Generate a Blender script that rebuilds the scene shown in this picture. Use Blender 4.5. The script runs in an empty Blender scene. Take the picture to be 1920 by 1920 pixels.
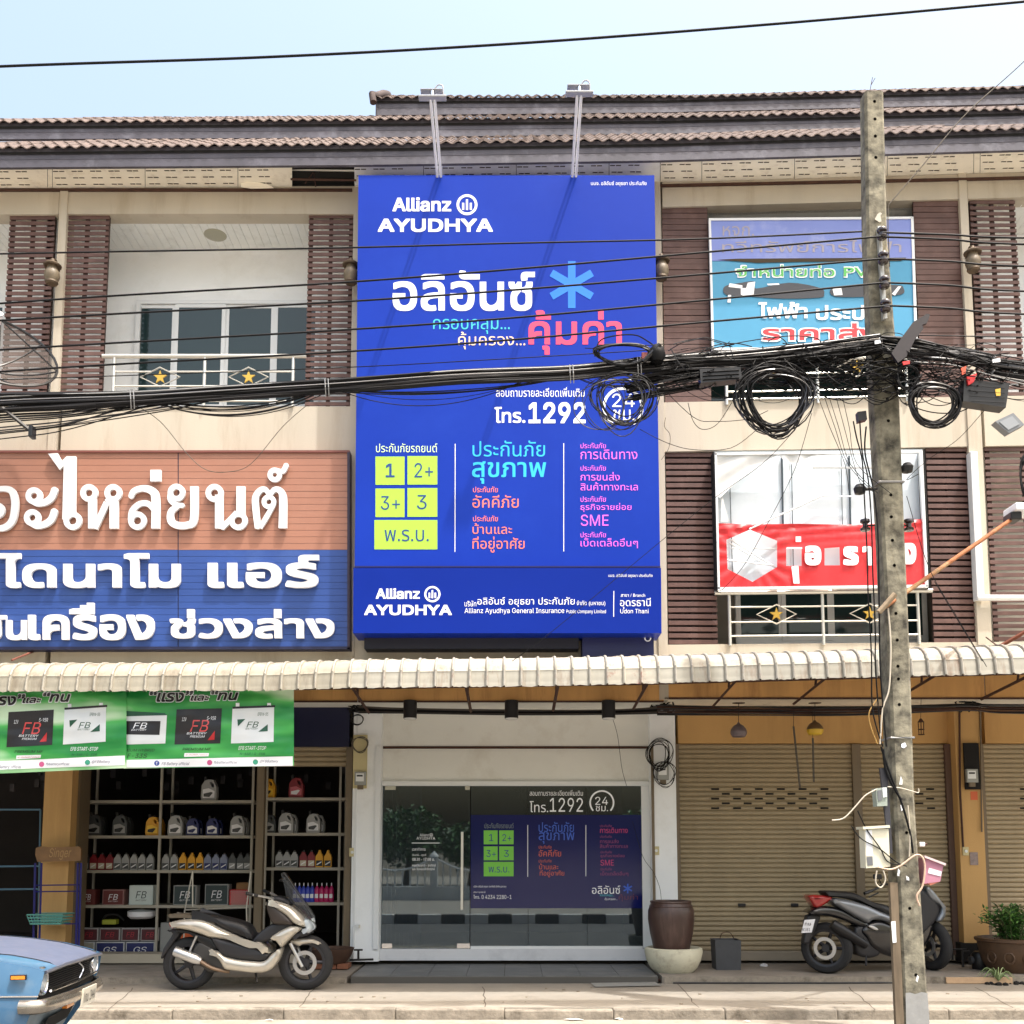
import bpy, bmesh, math, random, os
from mathutils import Vector, Matrix
from mathutils.geometry import delaunay_2d_cdt
import numpy as np
random.seed(7)
SC = bpy.context.scene
COL = SC.collection
R = math.radians

# ------------------------------------------------------------------ camera
F = 1920.0                      # focal length in pixels of the 1920 px photograph
TH = R(6.0)                     # upward pitch
HOR = 1590.0                    # row of the horizon
PPY = HOR - F * math.tan(TH)    # row of the principal point (lens shift)
CAM = Vector((0.0, -11.8, 1.6))
cam = bpy.data.cameras.new('camera')
cam.sensor_width = 36.0
cam.lens = 36.0
cam.shift_y = (PPY - 960.0) / 1920.0
cam.clip_start = 0.1
cam.clip_end = 2000.0
co = bpy.data.objects.new('camera', cam)
co.location = CAM
co.rotation_euler = (R(90) + TH, 0, 0)
COL.objects.link(co)
SC.camera = co

# ------------------------------------------------------------------ light
LD = Vector((-1.25, 1.0, -4.1)).normalized()     # direction in which the sunlight travels
w = bpy.data.worlds.new("World")
SC.world = w
w.use_nodes = True
nt = w.node_tree
bg = nt.nodes['Background']
sky = nt.nodes.new('ShaderNodeTexSky')
sky.sky_type = 'NISHITA'
sky.sun_disc = False
sky.sun_elevation = math.asin(-LD.z)
sky.sun_rotation = math.atan2(-LD.x, -LD.y)
sky.air_density = 1.8
sky.dust_density = 9.0
sky.ozone_density = 0.5
nt.links.new(sky.outputs[0], bg.inputs[0])
bg.inputs[1].default_value = 0.15
sl = bpy.data.lights.new('sun', 'SUN')
sl.energy = 2.25
sl.angle = R(0.7)
sl.color = (1.0, 0.985, 0.965)
so = bpy.data.objects.new('sun', sl)
so.rotation_euler = LD.to_track_quat('-Z', 'Y').to_euler()
so.location = (5, -5, 20)
COL.objects.link(so)
SC.view_settings.view_transform = 'Standard'
SC.view_settings.look = 'None'
SC.view_settings.exposure = 1.28
SC.view_settings.gamma = 1.0
SC.view_settings.use_curve_mapping = False
SC.cycles.max_bounces = 8
SC.cycles.transparent_max_bounces = 12

# ------------------------------------------------------------------ from photograph to place
_f = Vector((0, math.cos(TH), math.sin(TH)))
_u = Vector((0, -math.sin(TH), math.cos(TH)))
def at(px, py, Y):
    """point of the plane y = Y that the photograph shows at (px, py)"""
    d = _f + Vector((1, 0, 0)) * ((px - 960.0) / F) + _u * ((PPY - py) / F)
    return CAM + d * ((Y - CAM.y) / d.y)
def onz(px, py, z):
    d = _f + Vector((1, 0, 0)) * ((px - 960.0) / F) + _u * ((PPY - py) / F)
    return CAM + d * ((z - CAM.z) / d.z)
def ppm(px, py, Y):
    """pixels per metre there"""
    return F / ((at(px, py, Y) - CAM).dot(_f))
def lerp(a, b, t): return a + (b - a) * t
def poly(tab, x):
    for (x0, y0), (x1, y1) in zip(tab, tab[1:]):
        if x <= x1: return lerp(y0, y1, (x - x0) / (x1 - x0))
    (x0, y0), (x1, y1) = tab[-2:]
    return lerp(y0, y1, (x - x0) / (x1 - x0))
WX = 1.65
WARP = [False]
def warp(v):
    """the right-hand end of the row stands a little closer and higher"""
    if WARP[0] and v.x > WX:
        return Vector((v.x, v.y, 1.6 + (v.z - 1.6) * (1 + 0.0037 * (v.x - WX))))
    return v

# ------------------------------------------------------------------ materials
_m = {}
def lin(c):
    return tuple((x / 12.92 if x <= 0.04045 else ((x + 0.055) / 1.055) ** 2.4) for x in c)
def rgb(r, g, b): return lin((r / 255.0, g / 255.0, b / 255.0))
def mat(name, col, rough=0.6, metal=0.0, var=0.0, vscale=3.0, dirt=None, dscale=1.2, damt=0.0, bump=0.0, bscale=40.0,
        streak=False, spec=0.5, col2=None, coat=0.0, alpha=1.0, trans=0.0, emit=None, estr=1.0):
    """procedural material: base colour with mottling, stains of their own shape and a fine relief"""
    if name in _m: return _m[name]
    m = bpy.data.materials.new(name); m.use_nodes = True
    n = m.node_tree.nodes; l = m.node_tree.links
    b = n['Principled BSDF']
    b.inputs['Roughness'].default_value = rough
    b.inputs['Metallic'].default_value = metal
    b.inputs['Specular IOR Level'].default_value = spec
    if coat: b.inputs['Coat Weight'].default_value = coat; b.inputs['Coat Roughness'].default_value = 0.06
    if alpha < 1: b.inputs['Alpha'].default_value = alpha
    if trans: b.inputs['Transmission Weight'].default_value = trans
    c4 = (*col, 1)
    b.inputs['Base Color'].default_value = c4
    if emit:
        b.inputs['Emission Color'].default_value = (*emit, 1); b.inputs['Emission Strength'].default_value = estr
    if var or damt or bump or col2:
        tc = n.new('ShaderNodeNewGeometry')
        mp = n.new('ShaderNodeMapping'); l.new(tc.outputs['Position'], mp.inputs[0])
        if streak: mp.inputs['Scale'].default_value = (1, 1, 0.13)
        out = None
        if var or col2:
            no = n.new('ShaderNodeTexNoise'); no.inputs['Scale'].default_value = vscale; no.inputs['Detail'].default_value = 6
            no.inputs['Roughness'].default_value = 0.62
            l.new(mp.outputs[0], no.inputs[0])
            rp = n.new('ShaderNodeValToRGB'); l.new(no.outputs[0], rp.inputs[0])
            rp.color_ramp.elements[0].position = 0.3; rp.color_ramp.elements[1].position = 0.7
            a = tuple(x * (1 - var) for x in col); z = col2 if col2 else tuple(min(1, x * (1 + var)) for x in col)
            rp.color_ramp.elements[0].color = (*a, 1); rp.color_ramp.elements[1].color = (*z, 1)
            out = rp.outputs[0]
        if damt:
            n2 = n.new('ShaderNodeTexNoise'); n2.inputs['Scale'].default_value = dscale; n2.inputs['Detail'].default_value = 8
            n2.inputs['Roughness'].default_value = 0.7
            l.new(mp.outputs[0], n2.inputs[0])
            r2 = n.new('ShaderNodeValToRGB'); l.new(n2.outputs[0], r2.inputs[0])
            r2.color_ramp.elements[0].position = 0.52; r2.color_ramp.elements[1].position = 0.72
            r2.color_ramp.elements[0].color = (0, 0, 0, 1); r2.color_ramp.elements[1].color = (damt, damt, damt, 1)
            mx = n.new('ShaderNodeMixRGB'); l.new(r2.outputs[0], mx.inputs[0])
            if out: l.new(out, mx.inputs[1])
            else: mx.inputs[1].default_value = c4
            mx.inputs[2].default_value = (*(dirt or (0.1, 0.08, 0.05)), 1)
            out = mx.outputs[0]
        if out: l.new(out, b.inputs['Base Color'])
        if bump:
            n3 = n.new('ShaderNodeTexNoise'); n3.inputs['Scale'].default_value = bscale; n3.inputs['Detail'].default_value = 4
            l.new(tc.outputs['Position'], n3.inputs[0])
            bp = n.new('ShaderNodeBump'); bp.inputs['Strength'].default_value = bump; bp.inputs['Distance'].default_value = 0.01
            l.new(n3.outputs[0], bp.inputs['Height']); l.new(bp.outputs[0], b.inputs['Normal'])
    _m[name] = m
    return m

# ------------------------------------------------------------------ mesh builder
class MB:
    def __init__(s): s.v = []; s.f = []; s.sm = []
    def add(s, vs, fs, smooth=False):
        o = len(s.v); s.v += [Vector(v) for v in vs]
        for f in fs: s.f.append(tuple(i + o for i in f)); s.sm.append(smooth)
        return s
    def box(s, a, b):
        x0, y0, z0 = a; x1, y1, z1 = b
        x0, x1 = min(x0, x1), max(x0, x1); y0, y1 = min(y0, y1), max(y0, y1); z0, z1 = min(z0, z1), max(z0, z1)
        return s.add([(x0,y0,z0),(x1,y0,z0),(x1,y1,z0),(x0,y1,z0),(x0,y0,z1),(x1,y0,z1),(x1,y1,z1),(x0,y1,z1)],
                     [(0,3,2,1),(4,5,6,7),(0,1,5,4),(1,2,6,5),(2,3,7,6),(3,0,4,7)])
    def cbox(s, a, b, c):
        """box with chamfered edges"""
        bm = bmesh.new(); bmesh.ops.create_cube(bm, size=1)
        ctr = (Vector(a) + Vector(b)) / 2; d = Vector(b) - Vector(a)
        for v in bm.verts: v.co = Vector((v.co.x * abs(d.x), v.co.y * abs(d.y), v.co.z * abs(d.z))) + ctr
        bmesh.ops.bevel(bm, geom=bm.edges[:] , offset=c, segments=2, affect='EDGES', profile=0.5)
        bm.verts.index_update()
        s.add([v.co.copy() for v in bm.verts], [[v.index for v in f.verts] for f in bm.faces]); bm.free(); return s
    def quadprism(s, q, dep):
        """front quad TL TR BR BL pushed back by dep"""
        q = [Vector(p) for p in q]; d = Vector(dep)
        return s.add(q + [p + d for p in q], [(3,2,1,0),(4,5,6,7),(0,1,5,4),(1,2,6,5),(2,3,7,6),(3,0,4,7)])
    def rect(s, x0, y0, x1, y1, Y, dep):
        """upright box whose front face the photograph shows at this pixel rectangle"""
        xm, ym = (x0 + x1) / 2, (y0 + y1) / 2
        X0 = at(x0, ym, Y).x; X1 = at(x1, ym, Y).x; Z1 = at(xm, y0, Y).z; Z0 = at(xm, y1, Y).z
        return s.box((X0, Y, Z0), (X1, Y + dep, Z1))
    def pquad(s, pts, Y, dep):
        return s.quadprism([at(x, y, Y) for x, y in pts], (0, dep, 0))
    def tube(s, pts, r, n=6, caps=True, closed=False):
        pts = [Vector(p) for p in pts]; m = len(pts)
        rs = r if isinstance(r, (list, tuple)) else [r] * m
        prev = None; vs = []
        for i, p in enumerate(pts):
            if closed: t = pts[(i + 1) % m] - pts[i - 1]
            else: t = pts[min(i + 1, m - 1)] - pts[max(i - 1, 0)]
            if t.length < 1e-9: t = Vector((1, 0, 0))
            t.normalize()
            if prev is None:
                a = Vector((0, 0, 1)) if abs(t.z) < 0.9 else Vector((1, 0, 0))
                u = t.cross(a).normalized()
            else:
                u = prev - t * prev.dot(t)
                if u.length < 1e-6: u = t.orthogonal()
                u.normalize()
            prev = u; w_ = t.cross(u)
            for k in range(n):
                a = 2 * math.pi * k / n
                vs.append(p + (u * math.cos(a) + w_ * math.sin(a)) * rs[i])
        fs = []
        for i in range(m if closed else m - 1):
            j = (i + 1) % m
            for k in range(n):
                fs.append((i*n+k, i*n+(k+1)%n, j*n+(k+1)%n, j*n+k))
        if caps and not closed:
            fs.append(tuple(reversed(range(n)))); fs.append(tuple((m-1)*n+k for k in range(n)))
        return s.add(vs, fs, n > 4)
    def cyl(s, a, b, r, n=16, r2=None): return s.tube([a, b], [r, r if r2 is None else r2], n)
    def lathe(s, prof, c, n=24, axis='z', smooth=True, cap=True):
        """profile (radius, height) turned round an axis through c"""
        vs = []; c = Vector(c)
        for r, h in prof:
            for k in range(n):
                a = 2 * math.pi * k / n; x = math.cos(a) * r; y = math.sin(a) * r
                vs.append(c + (Vector((x, y, h)) if axis == 'z' else Vector((x, h, y)) if axis == 'y' else Vector((h, x, y))))
        fs = []
        for i in range(len(prof) - 1):
            for k in range(n):
                q = (i*n+k, i*n+(k+1)%n, (i+1)*n+(k+1)%n, (i+1)*n+k)
                fs.append(q if axis != 'y' else tuple(reversed(q)))
        if cap:
            if prof[0][0] > 1e-6: fs.append(tuple(range(n)))
            if prof[-1][0] > 1e-6: fs.append(tuple((len(prof)-1)*n+k for k in range(n)))
        return s.add(vs, fs, smooth)
    def rot(s, ang, axis, c):
        M = Matrix.Translation(Vector(c)) @ Matrix.Rotation(ang, 4, axis) @ Matrix.Translation(-Vector(c))
        s.v = [M @ v for v in s.v]; return s
    def data(s, name, m, off):
        me = bpy.data.meshes.new(name)
        me.from_pydata([tuple(warp(v) - off) for v in s.v], [], s.f)
        me.polygons.foreach_set('use_smooth', s.sm)
        me.materials.append(m); me.update()
        if any(s.sm):
            try: me.set_sharp_from_angle(angle=R(42))
            except Exception: pass
        return me
    def build(s, name, m, parent=None, label=None, cat=None, group=None, kind=None, fix=True, origin=None):
        if not s.v: return None
        if fix and len(s.f) < 60000:
            bm = bmesh.new(); vs = [bm.verts.new(v) for v in s.v]
            for f, sm in zip(s.f, s.sm):
                if len(set(f)) < 3: continue
                try:
                    fa = bm.faces.new([vs[i] for i in f]); fa.smooth = sm
                except ValueError: pass
            bmesh.ops.recalc_face_normals(bm, faces=bm.faces[:])
            bm.verts.index_update()
            s.v = [v.co.copy() for v in bm.verts]; s.f = [tuple(v.index for v in f.verts) for f in bm.faces]; s.sm = [f.smooth for f in bm.faces]
            bm.free()
        if parent is not None: off = Vector(parent['_w'])
        elif origin is not None: off = Vector(origin)
        else:
            xs = [v.x for v in s.v]; ys = [v.y for v in s.v]; zs = [v.z for v in s.v]
            off = Vector(((min(xs)+max(xs))/2, (min(ys)+max(ys))/2, min(zs)))
        o = bpy.data.objects.new(name, s.data(name, m, off)); COL.objects.link(o)
        o['_w'] = tuple(off)
        if parent is not None: o.parent = parent
        else: o.location = off
        props(o, label, cat, group, kind)
        return o
def props(o, label=None, cat=None, group=None, kind=None):
    if label: o['label'] = label
    if cat: o['category'] = cat
    if group: o['group'] = group
    if kind: o['kind'] = kind
    return o
def thing(name, label, cat, loc, group=None):
    o = bpy.data.objects.new(name, None); COL.objects.link(o)
    o.location = loc; o['_w'] = tuple(loc); o.empty_display_size = 0.2
    return props(o, label, cat, group)
def piece(name, mesh, parent, wloc, scale=None, rot=None):
    """a part that shares its mesh with its neighbours"""
    o = bpy.data.objects.new(name, mesh); COL.objects.link(o)
    o.parent = parent; wl = warp(Vector(wloc)); o.location = wl - Vector(parent['_w']); o['_w'] = tuple(wl)
    if scale: o.scale = scale
    if rot: o.rotation_euler = rot
    return o
def mesh_of(mb, name, m):
    wq = WARP[0]; WARP[0] = False
    me = mb.data(name, m, Vector((0, 0, 0))); WARP[0] = wq
    return me
def dup(root, loc, label=None, group=None, cat=None):
    r = root.copy(); COL.objects.link(r); r.location = loc
    if label: r['label'] = label
    if group: r['group'] = group
    for ch in [c for c in root.children]:
        c = ch.copy(); COL.objects.link(c); c.parent = r
        for g in [q for q in ch.children]:
            d = g.copy(); COL.objects.link(d); d.parent = c
    return r
def crv(pts, n=8):
    """smooth curve through points"""
    p = [Vector(q) for q in pts]; out = []
    if len(p) == 2: return [p[0].lerp(p[1], i / n) for i in range(n + 1)]
    for i in range(len(p) - 1):
        a = p[max(i-1, 0)]; b = p[i]; c = p[i+1]; d = p[min(i+2, len(p)-1)]
        for k in range(n):
            t = k / n
            out.append(0.5 * ((2*b) + (c-a)*t + (2*a-5*b+4*c-d)*t*t + (3*b-a-3*c+d)*t*t*t))
    out.append(p[-1]); return out
def pc(pts, Y, n=8): return crv([at(q[0], q[1], q[2] if len(q) > 2 else Y) for q in pts], n)

# ------------------------------------------------------------------ flat shapes and lettering
def fill(loops):
    """triangles of the union of closed loops (non-zero winding), also when they cross"""
    vs = []; es = []; segs = []
    for lp in loops:
        o = len(vs); k = len(lp)
        if k < 3: continue
        vs += [Vector((p[0], p[1])) for p in lp]
        es += [(o + i, o + (i + 1) % k) for i in range(k)]
        segs += [(lp[i][0], lp[i][1], lp[(i+1) % k][0], lp[(i+1) % k][1]) for i in range(k)]
    if not vs: return [], []
    ov, oe, of, *_ = delaunay_2d_cdt(vs, es, [], 0, 1e-7)
    if not of: return [], []
    S = np.array(segs, dtype=float)
    tri = [f for f in of if len(f) == 3]
    C = np.array([[sum(ov[i].x for i in f) / 3, sum(ov[i].y for i in f) / 3] for f in tri])
    keep = []
    up = (S[:, 1][None] <= C[:, 1][:, None]) & (S[:, 3][None] > C[:, 1][:, None])
    dn = (S[:, 1][None] > C[:, 1][:, None]) & (S[:, 3][None] <= C[:, 1][:, None])
    cr = (S[:, 2] - S[:, 0])[None] * (C[:, 1][:, None] - S[:, 1][None]) - (C[:, 0][:, None] - S[:, 0][None]) * (S[:, 3] - S[:, 1])[None]
    wn = (up & (cr > 0)).sum(1) - (dn & (cr < 0)).sum(1)
    return ov, [f for f, q in zip(tri, wn) if q != 0]
def extr(mb, ov, tri, fn, dep):
    """place flat triangles with fn(x, y) -> point and give them depth"""
    if not tri: return
    used = sorted({i for f in tri for i in f}); ix = {v: k for k, v in enumerate(used)}
    P = [fn(ov[i].x, ov[i].y) for i in used]; n = len(P)
    fs = []; cnt = {}
    for f in tri:
        a = [ix[i] for i in f]; fs.append(tuple(a))
        for q in range(3): cnt[(a[q], a[(q+1) % 3])] = 1
    if dep:
        d = Vector((0, dep, 0)); P2 = [p + d for p in P]
        fs += [tuple(reversed([i + n for i in f])) for f in fs[:]]
        for (a, b) in list(cnt):
            if (b, a) not in cnt: fs.append((b, a, a + n, b + n))
        mb.add(P + P2, fs)
    else: mb.add(P, fs)
_font = {}
def font(kind):
    if kind not in _font:
        f = None
        if kind == 'sans':
            try:
                d = os.path.join(bpy.utils.resource_path('LOCAL'), 'datafiles', 'fonts', 'Inter.woff2')
                f = bpy.data.fonts.load(d)
            except Exception: f = None
        _font[kind] = f
    return _font[kind]
_tc = {}
def hull(p):
    p = sorted(set(p)); lo = []; up = []
    for q in p:
        while len(lo) > 1 and (lo[-1][0]-lo[-2][0])*(q[1]-lo[-2][1])-(lo[-1][1]-lo[-2][1])*(q[0]-lo[-2][0]) <= 0: lo.pop()
        lo.append(q)
    for q in reversed(p):
        while len(up) > 1 and (up[-1][0]-up[-2][0])*(q[1]-up[-2][1])-(up[-1][1]-up[-2][1])*(q[0]-up[-2][0]) <= 0: up.pop()
        up.append(q)
    return lo[:-1] + up[:-1]
def fatten(loops, bx, by):
    """heavier letters: a small flat brush is drawn along every outline"""
    def area(lp): return sum(lp[i][0]*lp[(i+1) % len(lp)][1] - lp[(i+1) % len(lp)][0]*lp[i][1] for i in range(len(lp)))
    big = max(loops, key=lambda q: abs(area(q))); pos = area(big) > 0; out = list(loops)
    for lp in loops:
        for i in range(len(lp)):
            a = lp[i]; b_ = lp[(i+1) % len(lp)]
            h = hull([(round(p[0] + sx*bx, 6), round(p[1] + sy*by, 6)) for p in (a, b_) for sx in (-1, 1) for sy in (-1, 1)])
            out.append(h if pos else h[::-1])
    return out
def outlines(body, off=0.0, kind='sans', shear=0.0):
    brush = None
    if isinstance(off, tuple): brush = off; off = 0.0
    key = (body, off, kind, shear, brush)
    if key in _tc: return _tc[key]
    c = bpy.data.curves.new('t', 'FONT'); c.body = body; c.size = 1; c.offset = off; c.shear = shear
    c.resolution_u = 3; c.fill_mode = 'NONE'
    if any(ord(q) > 0x0e00 for q in body): kind = 'thai'
    if font(kind): c.font = font(kind)
    o = bpy.data.objects.new('t', c); COL.objects.link(o)
    bpy.context.view_layer.update()
    me = o.evaluated_get(bpy.context.evaluated_depsgraph_get()).to_mesh()
    nx = {}
    for e in me.edges:
        a, b = e.vertices; nx.setdefault(a, []).append(b); nx.setdefault(b, []).append(a)
    co_ = [(v.co.x, v.co.y) for v in me.vertices]; seen = set(); loops = []
    for st in range(len(co_)):
        if st in seen or st not in nx: continue
        lp = [st]; seen.add(st); cur = st
        nb = sorted(nx[st], key=lambda q: q != st + 1)      # keep the direction in which the outline was stored
        cur = nb[0]
        while cur not in seen:
            seen.add(cur); lp.append(cur)
            q = [t for t in nx[cur] if t not in seen]
            if not q: break
            cur = q[0]
        loops.append([co_[i] for i in lp])
    bpy.data.objects.remove(o); bpy.data.curves.remove(c)
    if brush: loops = fatten(loops, *brush)
    ov, tri = fill(loops)
    us = {i for f in tri for i in f}
    if us:
        bb = (min(ov[i].x for i in us), min(ov[i].y for i in us), max(ov[i].x for i in us), max(ov[i].y for i in us))
    else: bb = (0, 0, 1, 1)
    _tc[key] = (ov, tri, bb); return _tc[key]
def text(mb, body, x0, y0, x1, y1, Y, dep=0.0, off=0.0, kind='sans', shear=0.0, slope=0.0):
    """lettering whose ink the photograph shows in this pixel box, lying on the plane y = Y"""
    ov, tri, bb = outlines(body, off, kind, shear)
    def fn(x, y):
        px = lerp(x0, x1, (x - bb[0]) / (bb[2] - bb[0])); py = lerp(y1, y0, (y - bb[1]) / (bb[3] - bb[1])) + slope * (px - x0)
        return at(px, py, Y)
    extr(mb, ov, tri, fn, dep); return mb
def stroke(p, w_, closed=False, cap=True):
    """loops of a brush of width w_ along pixel points p (w_ may be a list)"""
    ws = w_ if isinstance(w_, (list, tuple)) else [w_] * len(p)
    q = [Vector(a) for a in p]; L = []
    n = len(q); rng = range(n if closed else n - 1)
    for i in rng:
        a = q[i]; b = q[(i+1) % n]; d = b - a
        if d.length < 1e-6: continue
        d.normalize(); nn = Vector((-d.y, d.x)); wa = ws[i] / 2; wb = ws[(i+1) % n] / 2
        L.append([tuple(a + nn*wa), tuple(a - nn*wa), tuple(b - nn*wb), tuple(b + nn*wb)])
    for i in range(n):
        if not closed and (i in (0, n-1)) and not cap: continue
        r_ = ws[i] / 2
        L.append([(q[i].x + r_*math.cos(-k*math.pi/5), q[i].y + r_*math.sin(-k*math.pi/5)) for k in range(10)])
    out = []
    for lp in L:       # same turning direction everywhere so that the union never cancels
        ar = sum(lp[i][0]*lp[(i+1) % len(lp)][1] - lp[(i+1) % len(lp)][0]*lp[i][1] for i in range(len(lp)))
        out.append(lp if ar > 0 else lp[::-1])
    return out
def shape(mb, loops, Y, dep=0.0):
    ov, tri = fill(loops)
    # pixel rows run downwards: turn the triangles so that they face the street
    tri = [tuple(reversed(t)) for t in tri]
    extr(mb, ov, tri, lambda x, y: at(x, y, Y), dep); return mb
def ring2(cx, cy, r, n=20, a0=0, a1=360):
    return [(cx + r*math.cos(R(a0 + (a1-a0)*k/n)), cy + r*math.sin(R(a0 + (a1-a0)*k/n))) for k in range(n + (a1-a0 < 360))]
# ------------------------------------------------------------------ palette
M_CREAM = mat('cream_render', rgb(190, 181, 165), 0.85, var=0.07, vscale=1.5, dirt=rgb(146, 126, 100), dscale=2.6, damt=0.5, streak=True, bump=0.15, bscale=60)
M_ORANGE = mat('ochre_render', rgb(196, 156, 100), 0.85, var=0.07, vscale=1.4, dirt=rgb(120, 80, 45), dscale=2.0, damt=0.3, streak=True, bump=0.15, bscale=60)
M_BEAM = mat('stained_ochre_beam', rgb(206, 158, 98), 0.85, var=0.18, vscale=2.5, dirt=rgb(110, 60, 30), dscale=3.0, damt=0.6, streak=True)
M_WHITE = mat('white_plaster', rgb(240, 243, 245), 0.75, var=0.03, vscale=1.5, dirt=rgb(170, 165, 150), dscale=1.6, damt=0.2, bump=0.08)
M_HEAD = mat('header_plaster', rgb(230, 230, 224), 0.8, var=0.04, vscale=1.2, dirt=rgb(165, 150, 125), dscale=1.5, damt=0.25, bump=0.1)
M_GLOSSW = mat('glossy_white_panel', rgb(228, 230, 230), 0.25, var=0.02)
M_SOFF = mat('cream_soffit_board', rgb(244, 238, 222), 0.8, var=0.05, vscale=2, dirt=rgb(150, 130, 100), dscale=5, damt=0.35)
M_SOFW = mat('white_soffit_board', rgb(236, 238, 236), 0.8, var=0.04, vscale=2, dirt=rgb(150, 145, 130), dscale=5, damt=0.25)
M_SLOT = mat('dark_slot', rgb(70, 60, 45), 0.9)
M_BLACK = mat('black_void', rgb(18, 16, 15), 0.9)
M_FASC = mat('weathered_grey_fascia', rgb(80, 78, 88), 0.6, var=0.25, vscale=3.0, dirt=rgb(140, 140, 152), dscale=2.5, damt=0.5, streak=False, bump=0.1)
M_TILE = mat('brown_roof_tile', rgb(98, 84, 78), 0.85, var=0.35, vscale=7, dirt=rgb(58, 50, 48), dscale=5, damt=0.5, bump=0.4, bscale=50)
M_LOUV = mat('brown_louvre_slat', rgb(94, 67, 61), 0.6, var=0.22, vscale=5, dirt=rgb(120, 98, 90), dscale=5, damt=0.4)
M_LOUVF = mat('dark_louvre_frame', rgb(66, 46, 43), 0.6, var=0.1)
M_ALU = mat('white_aluminium', rgb(225, 228, 230), 0.4)
M_STEEL = mat('stainless_rail', rgb(215, 213, 205), 0.3, 0.55)
M_GLASS = mat('tinted_window_glass', rgb(38, 56, 58), 0.05, spec=0.6)
M_GOLD = mat('gold_star', rgb(215, 175, 80), 0.35, 0.6)
M_SHUT = mat('khaki_roller_shutter', rgb(160, 144, 116), 0.5, var=0.08, vscale=2, dirt=rgb(110, 92, 66), dscale=1.5, damt=0.35, streak=True)
M_GUIDE = mat('shutter_guide', rgb(112, 98, 78), 0.55, var=0.08)
M_AWN = mat('cream_awning_sheet', rgb(152, 146, 131), 0.7, var=0.14, vscale=8, dirt=rgb(92, 74, 52), dscale=5, damt=0.75, streak=True)
M_AWNW = mat('white_awning_sheet', rgb(166, 162, 150), 0.7, var=0.12, vscale=8, dirt=rgb(112, 76, 48), dscale=6, damt=0.75, streak=True)
M_RUSTP = mat('red_primer_sheet', rgb(176, 170, 156), 0.7, var=0.12, vscale=10, dirt=rgb(132, 58, 44), dscale=9.0, damt=1.0)
M_AWG = mat('grey_awning_rib', rgb(158, 153, 140), 0.6, 0.05, var=0.12, vscale=9, dirt=rgb(110, 80, 50), dscale=12, damt=0.5)
M_AWGW = mat('pale_awning_rib', rgb(160, 156, 146), 0.6, 0.05, var=0.1, vscale=9, dirt=rgb(120, 70, 44), dscale=12, damt=0.5)
M_IRON = mat('rusty_brown_iron', rgb(72, 46, 36), 0.8, var=0.25, vscale=12)
M_BLK = mat('black_plastic', rgb(22, 22, 24), 0.4)
M_CABLE = mat('black_cable', rgb(14, 14, 16), 0.6, spec=0.2)
M_CABLEG = mat('grey_cable', rgb(92, 86, 78), 0.6, spec=.2)
M_CABLEW = mat('pale_cable', rgb(200, 190, 172), 0.5)
M_TIE = mat('aluminium_tie_wire', rgb(150, 150, 150), 0.5, 0.4)
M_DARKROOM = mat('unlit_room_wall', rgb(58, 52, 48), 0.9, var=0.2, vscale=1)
M_CHROME = mat('chrome', rgb(220, 220, 222), 0.12, 1.0)

# ------------------------------------------------------------------ ground
road = MB().box((-60, -9.2, -0.35), (60, -2.74, 0.0)).build('road', mat('asphalt_road', (0.085, 0.083, 0.08), 0.9, var=0.25, vscale=1.5, dirt=(0.3, 0.27, 0.22), dscale=2, damt=0.3, bump=0.4, bscale=90), kind='structure')
gs = MB().box((-400, -400, -0.6), (400, 400, -0.36)).build('ground', mat('earth', (0.13, 0.11, 0.08), 0.95, var=0.2, vscale=0.5), kind='structure')
M_PAVE = mat('concrete_pavement', rgb(146, 139, 128), 0.9, var=0.12, vscale=2.2, dirt=rgb(96, 88, 76), dscale=1.1, damt=0.6, bump=0.35, bscale=80)  # one concrete colour with random mottling and stains
M_KERB = mat('worn_kerb_concrete', rgb(138, 130, 118), 0.95, var=0.25, vscale=12, dirt=rgb(66, 58, 48), dscale=4.5, damt=0.9, bump=0.6, bscale=40)
M_PLAT = mat('grey_platform_concrete', rgb(140, 132, 122), 0.85, var=0.14, vscale=3, dirt=rgb(90, 76, 62), dscale=2.5, damt=0.5, bump=0.3)
ZS, ZP = 0.15, 0.225
sw = MB().box((-60, -2.24, -0.3), (60, -0.56, ZS)).build('pavement', M_PAVE, kind='structure')
kb = thing('kerb', None, None, (0, -2.62, 0)); kb['kind'] = 'structure'; del kb['_w']; kb['_w'] = (0, -2.62, 0)
x = -18.0; i = 0
while x < 18.0:
    l_ = 1.0 + random.uniform(-0.02, 0.02)
    b = MB().cbox((x, -2.36 + random.uniform(-.006, .006), -0.3), (x + l_ - 0.003, -2.242, ZS + random.uniform(-.006, .01)), 0.014)
    b.build('kerb_stone', M_KERB, kb); x += l_
gut = MB().box((-60, -3.15, -0.3), (60, -2.368, 0.062)).build('gutter', mat('pale_gutter_concrete', rgb(150, 142, 130), 0.9, var=0.18, vscale=6, dirt=rgb(110, 96, 78), dscale=4, damt=0.5, bump=0.3), kind='structure')
rk_ = random.Random(5)
def crack(P, w_, nm='crack'):
    L = [onz(x, y, ZS + .0015) for x, y in P]; mb = MB(); vs = []
    for i, p in enumerate(L):
        t = (L[min(i+1, len(L)-1)] - L[max(i-1, 0)]).normalized(); n_ = Vector((-t.y, t.x, 0)); ww = w_ * (1 - .6 * abs(i / (len(L)-1) - .4)); vs += [p + n_ * ww, p - n_ * ww]
    mb.add(vs, [(2*i, 2*i+1, 2*i+3, 2*i+2) for i in range(len(L)-1)]); mb.build(nm, mat('dark_crack', rgb(84, 74, 64), .95), sw, fix=False)
sw['_w'] = tuple(sw.location)
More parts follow.
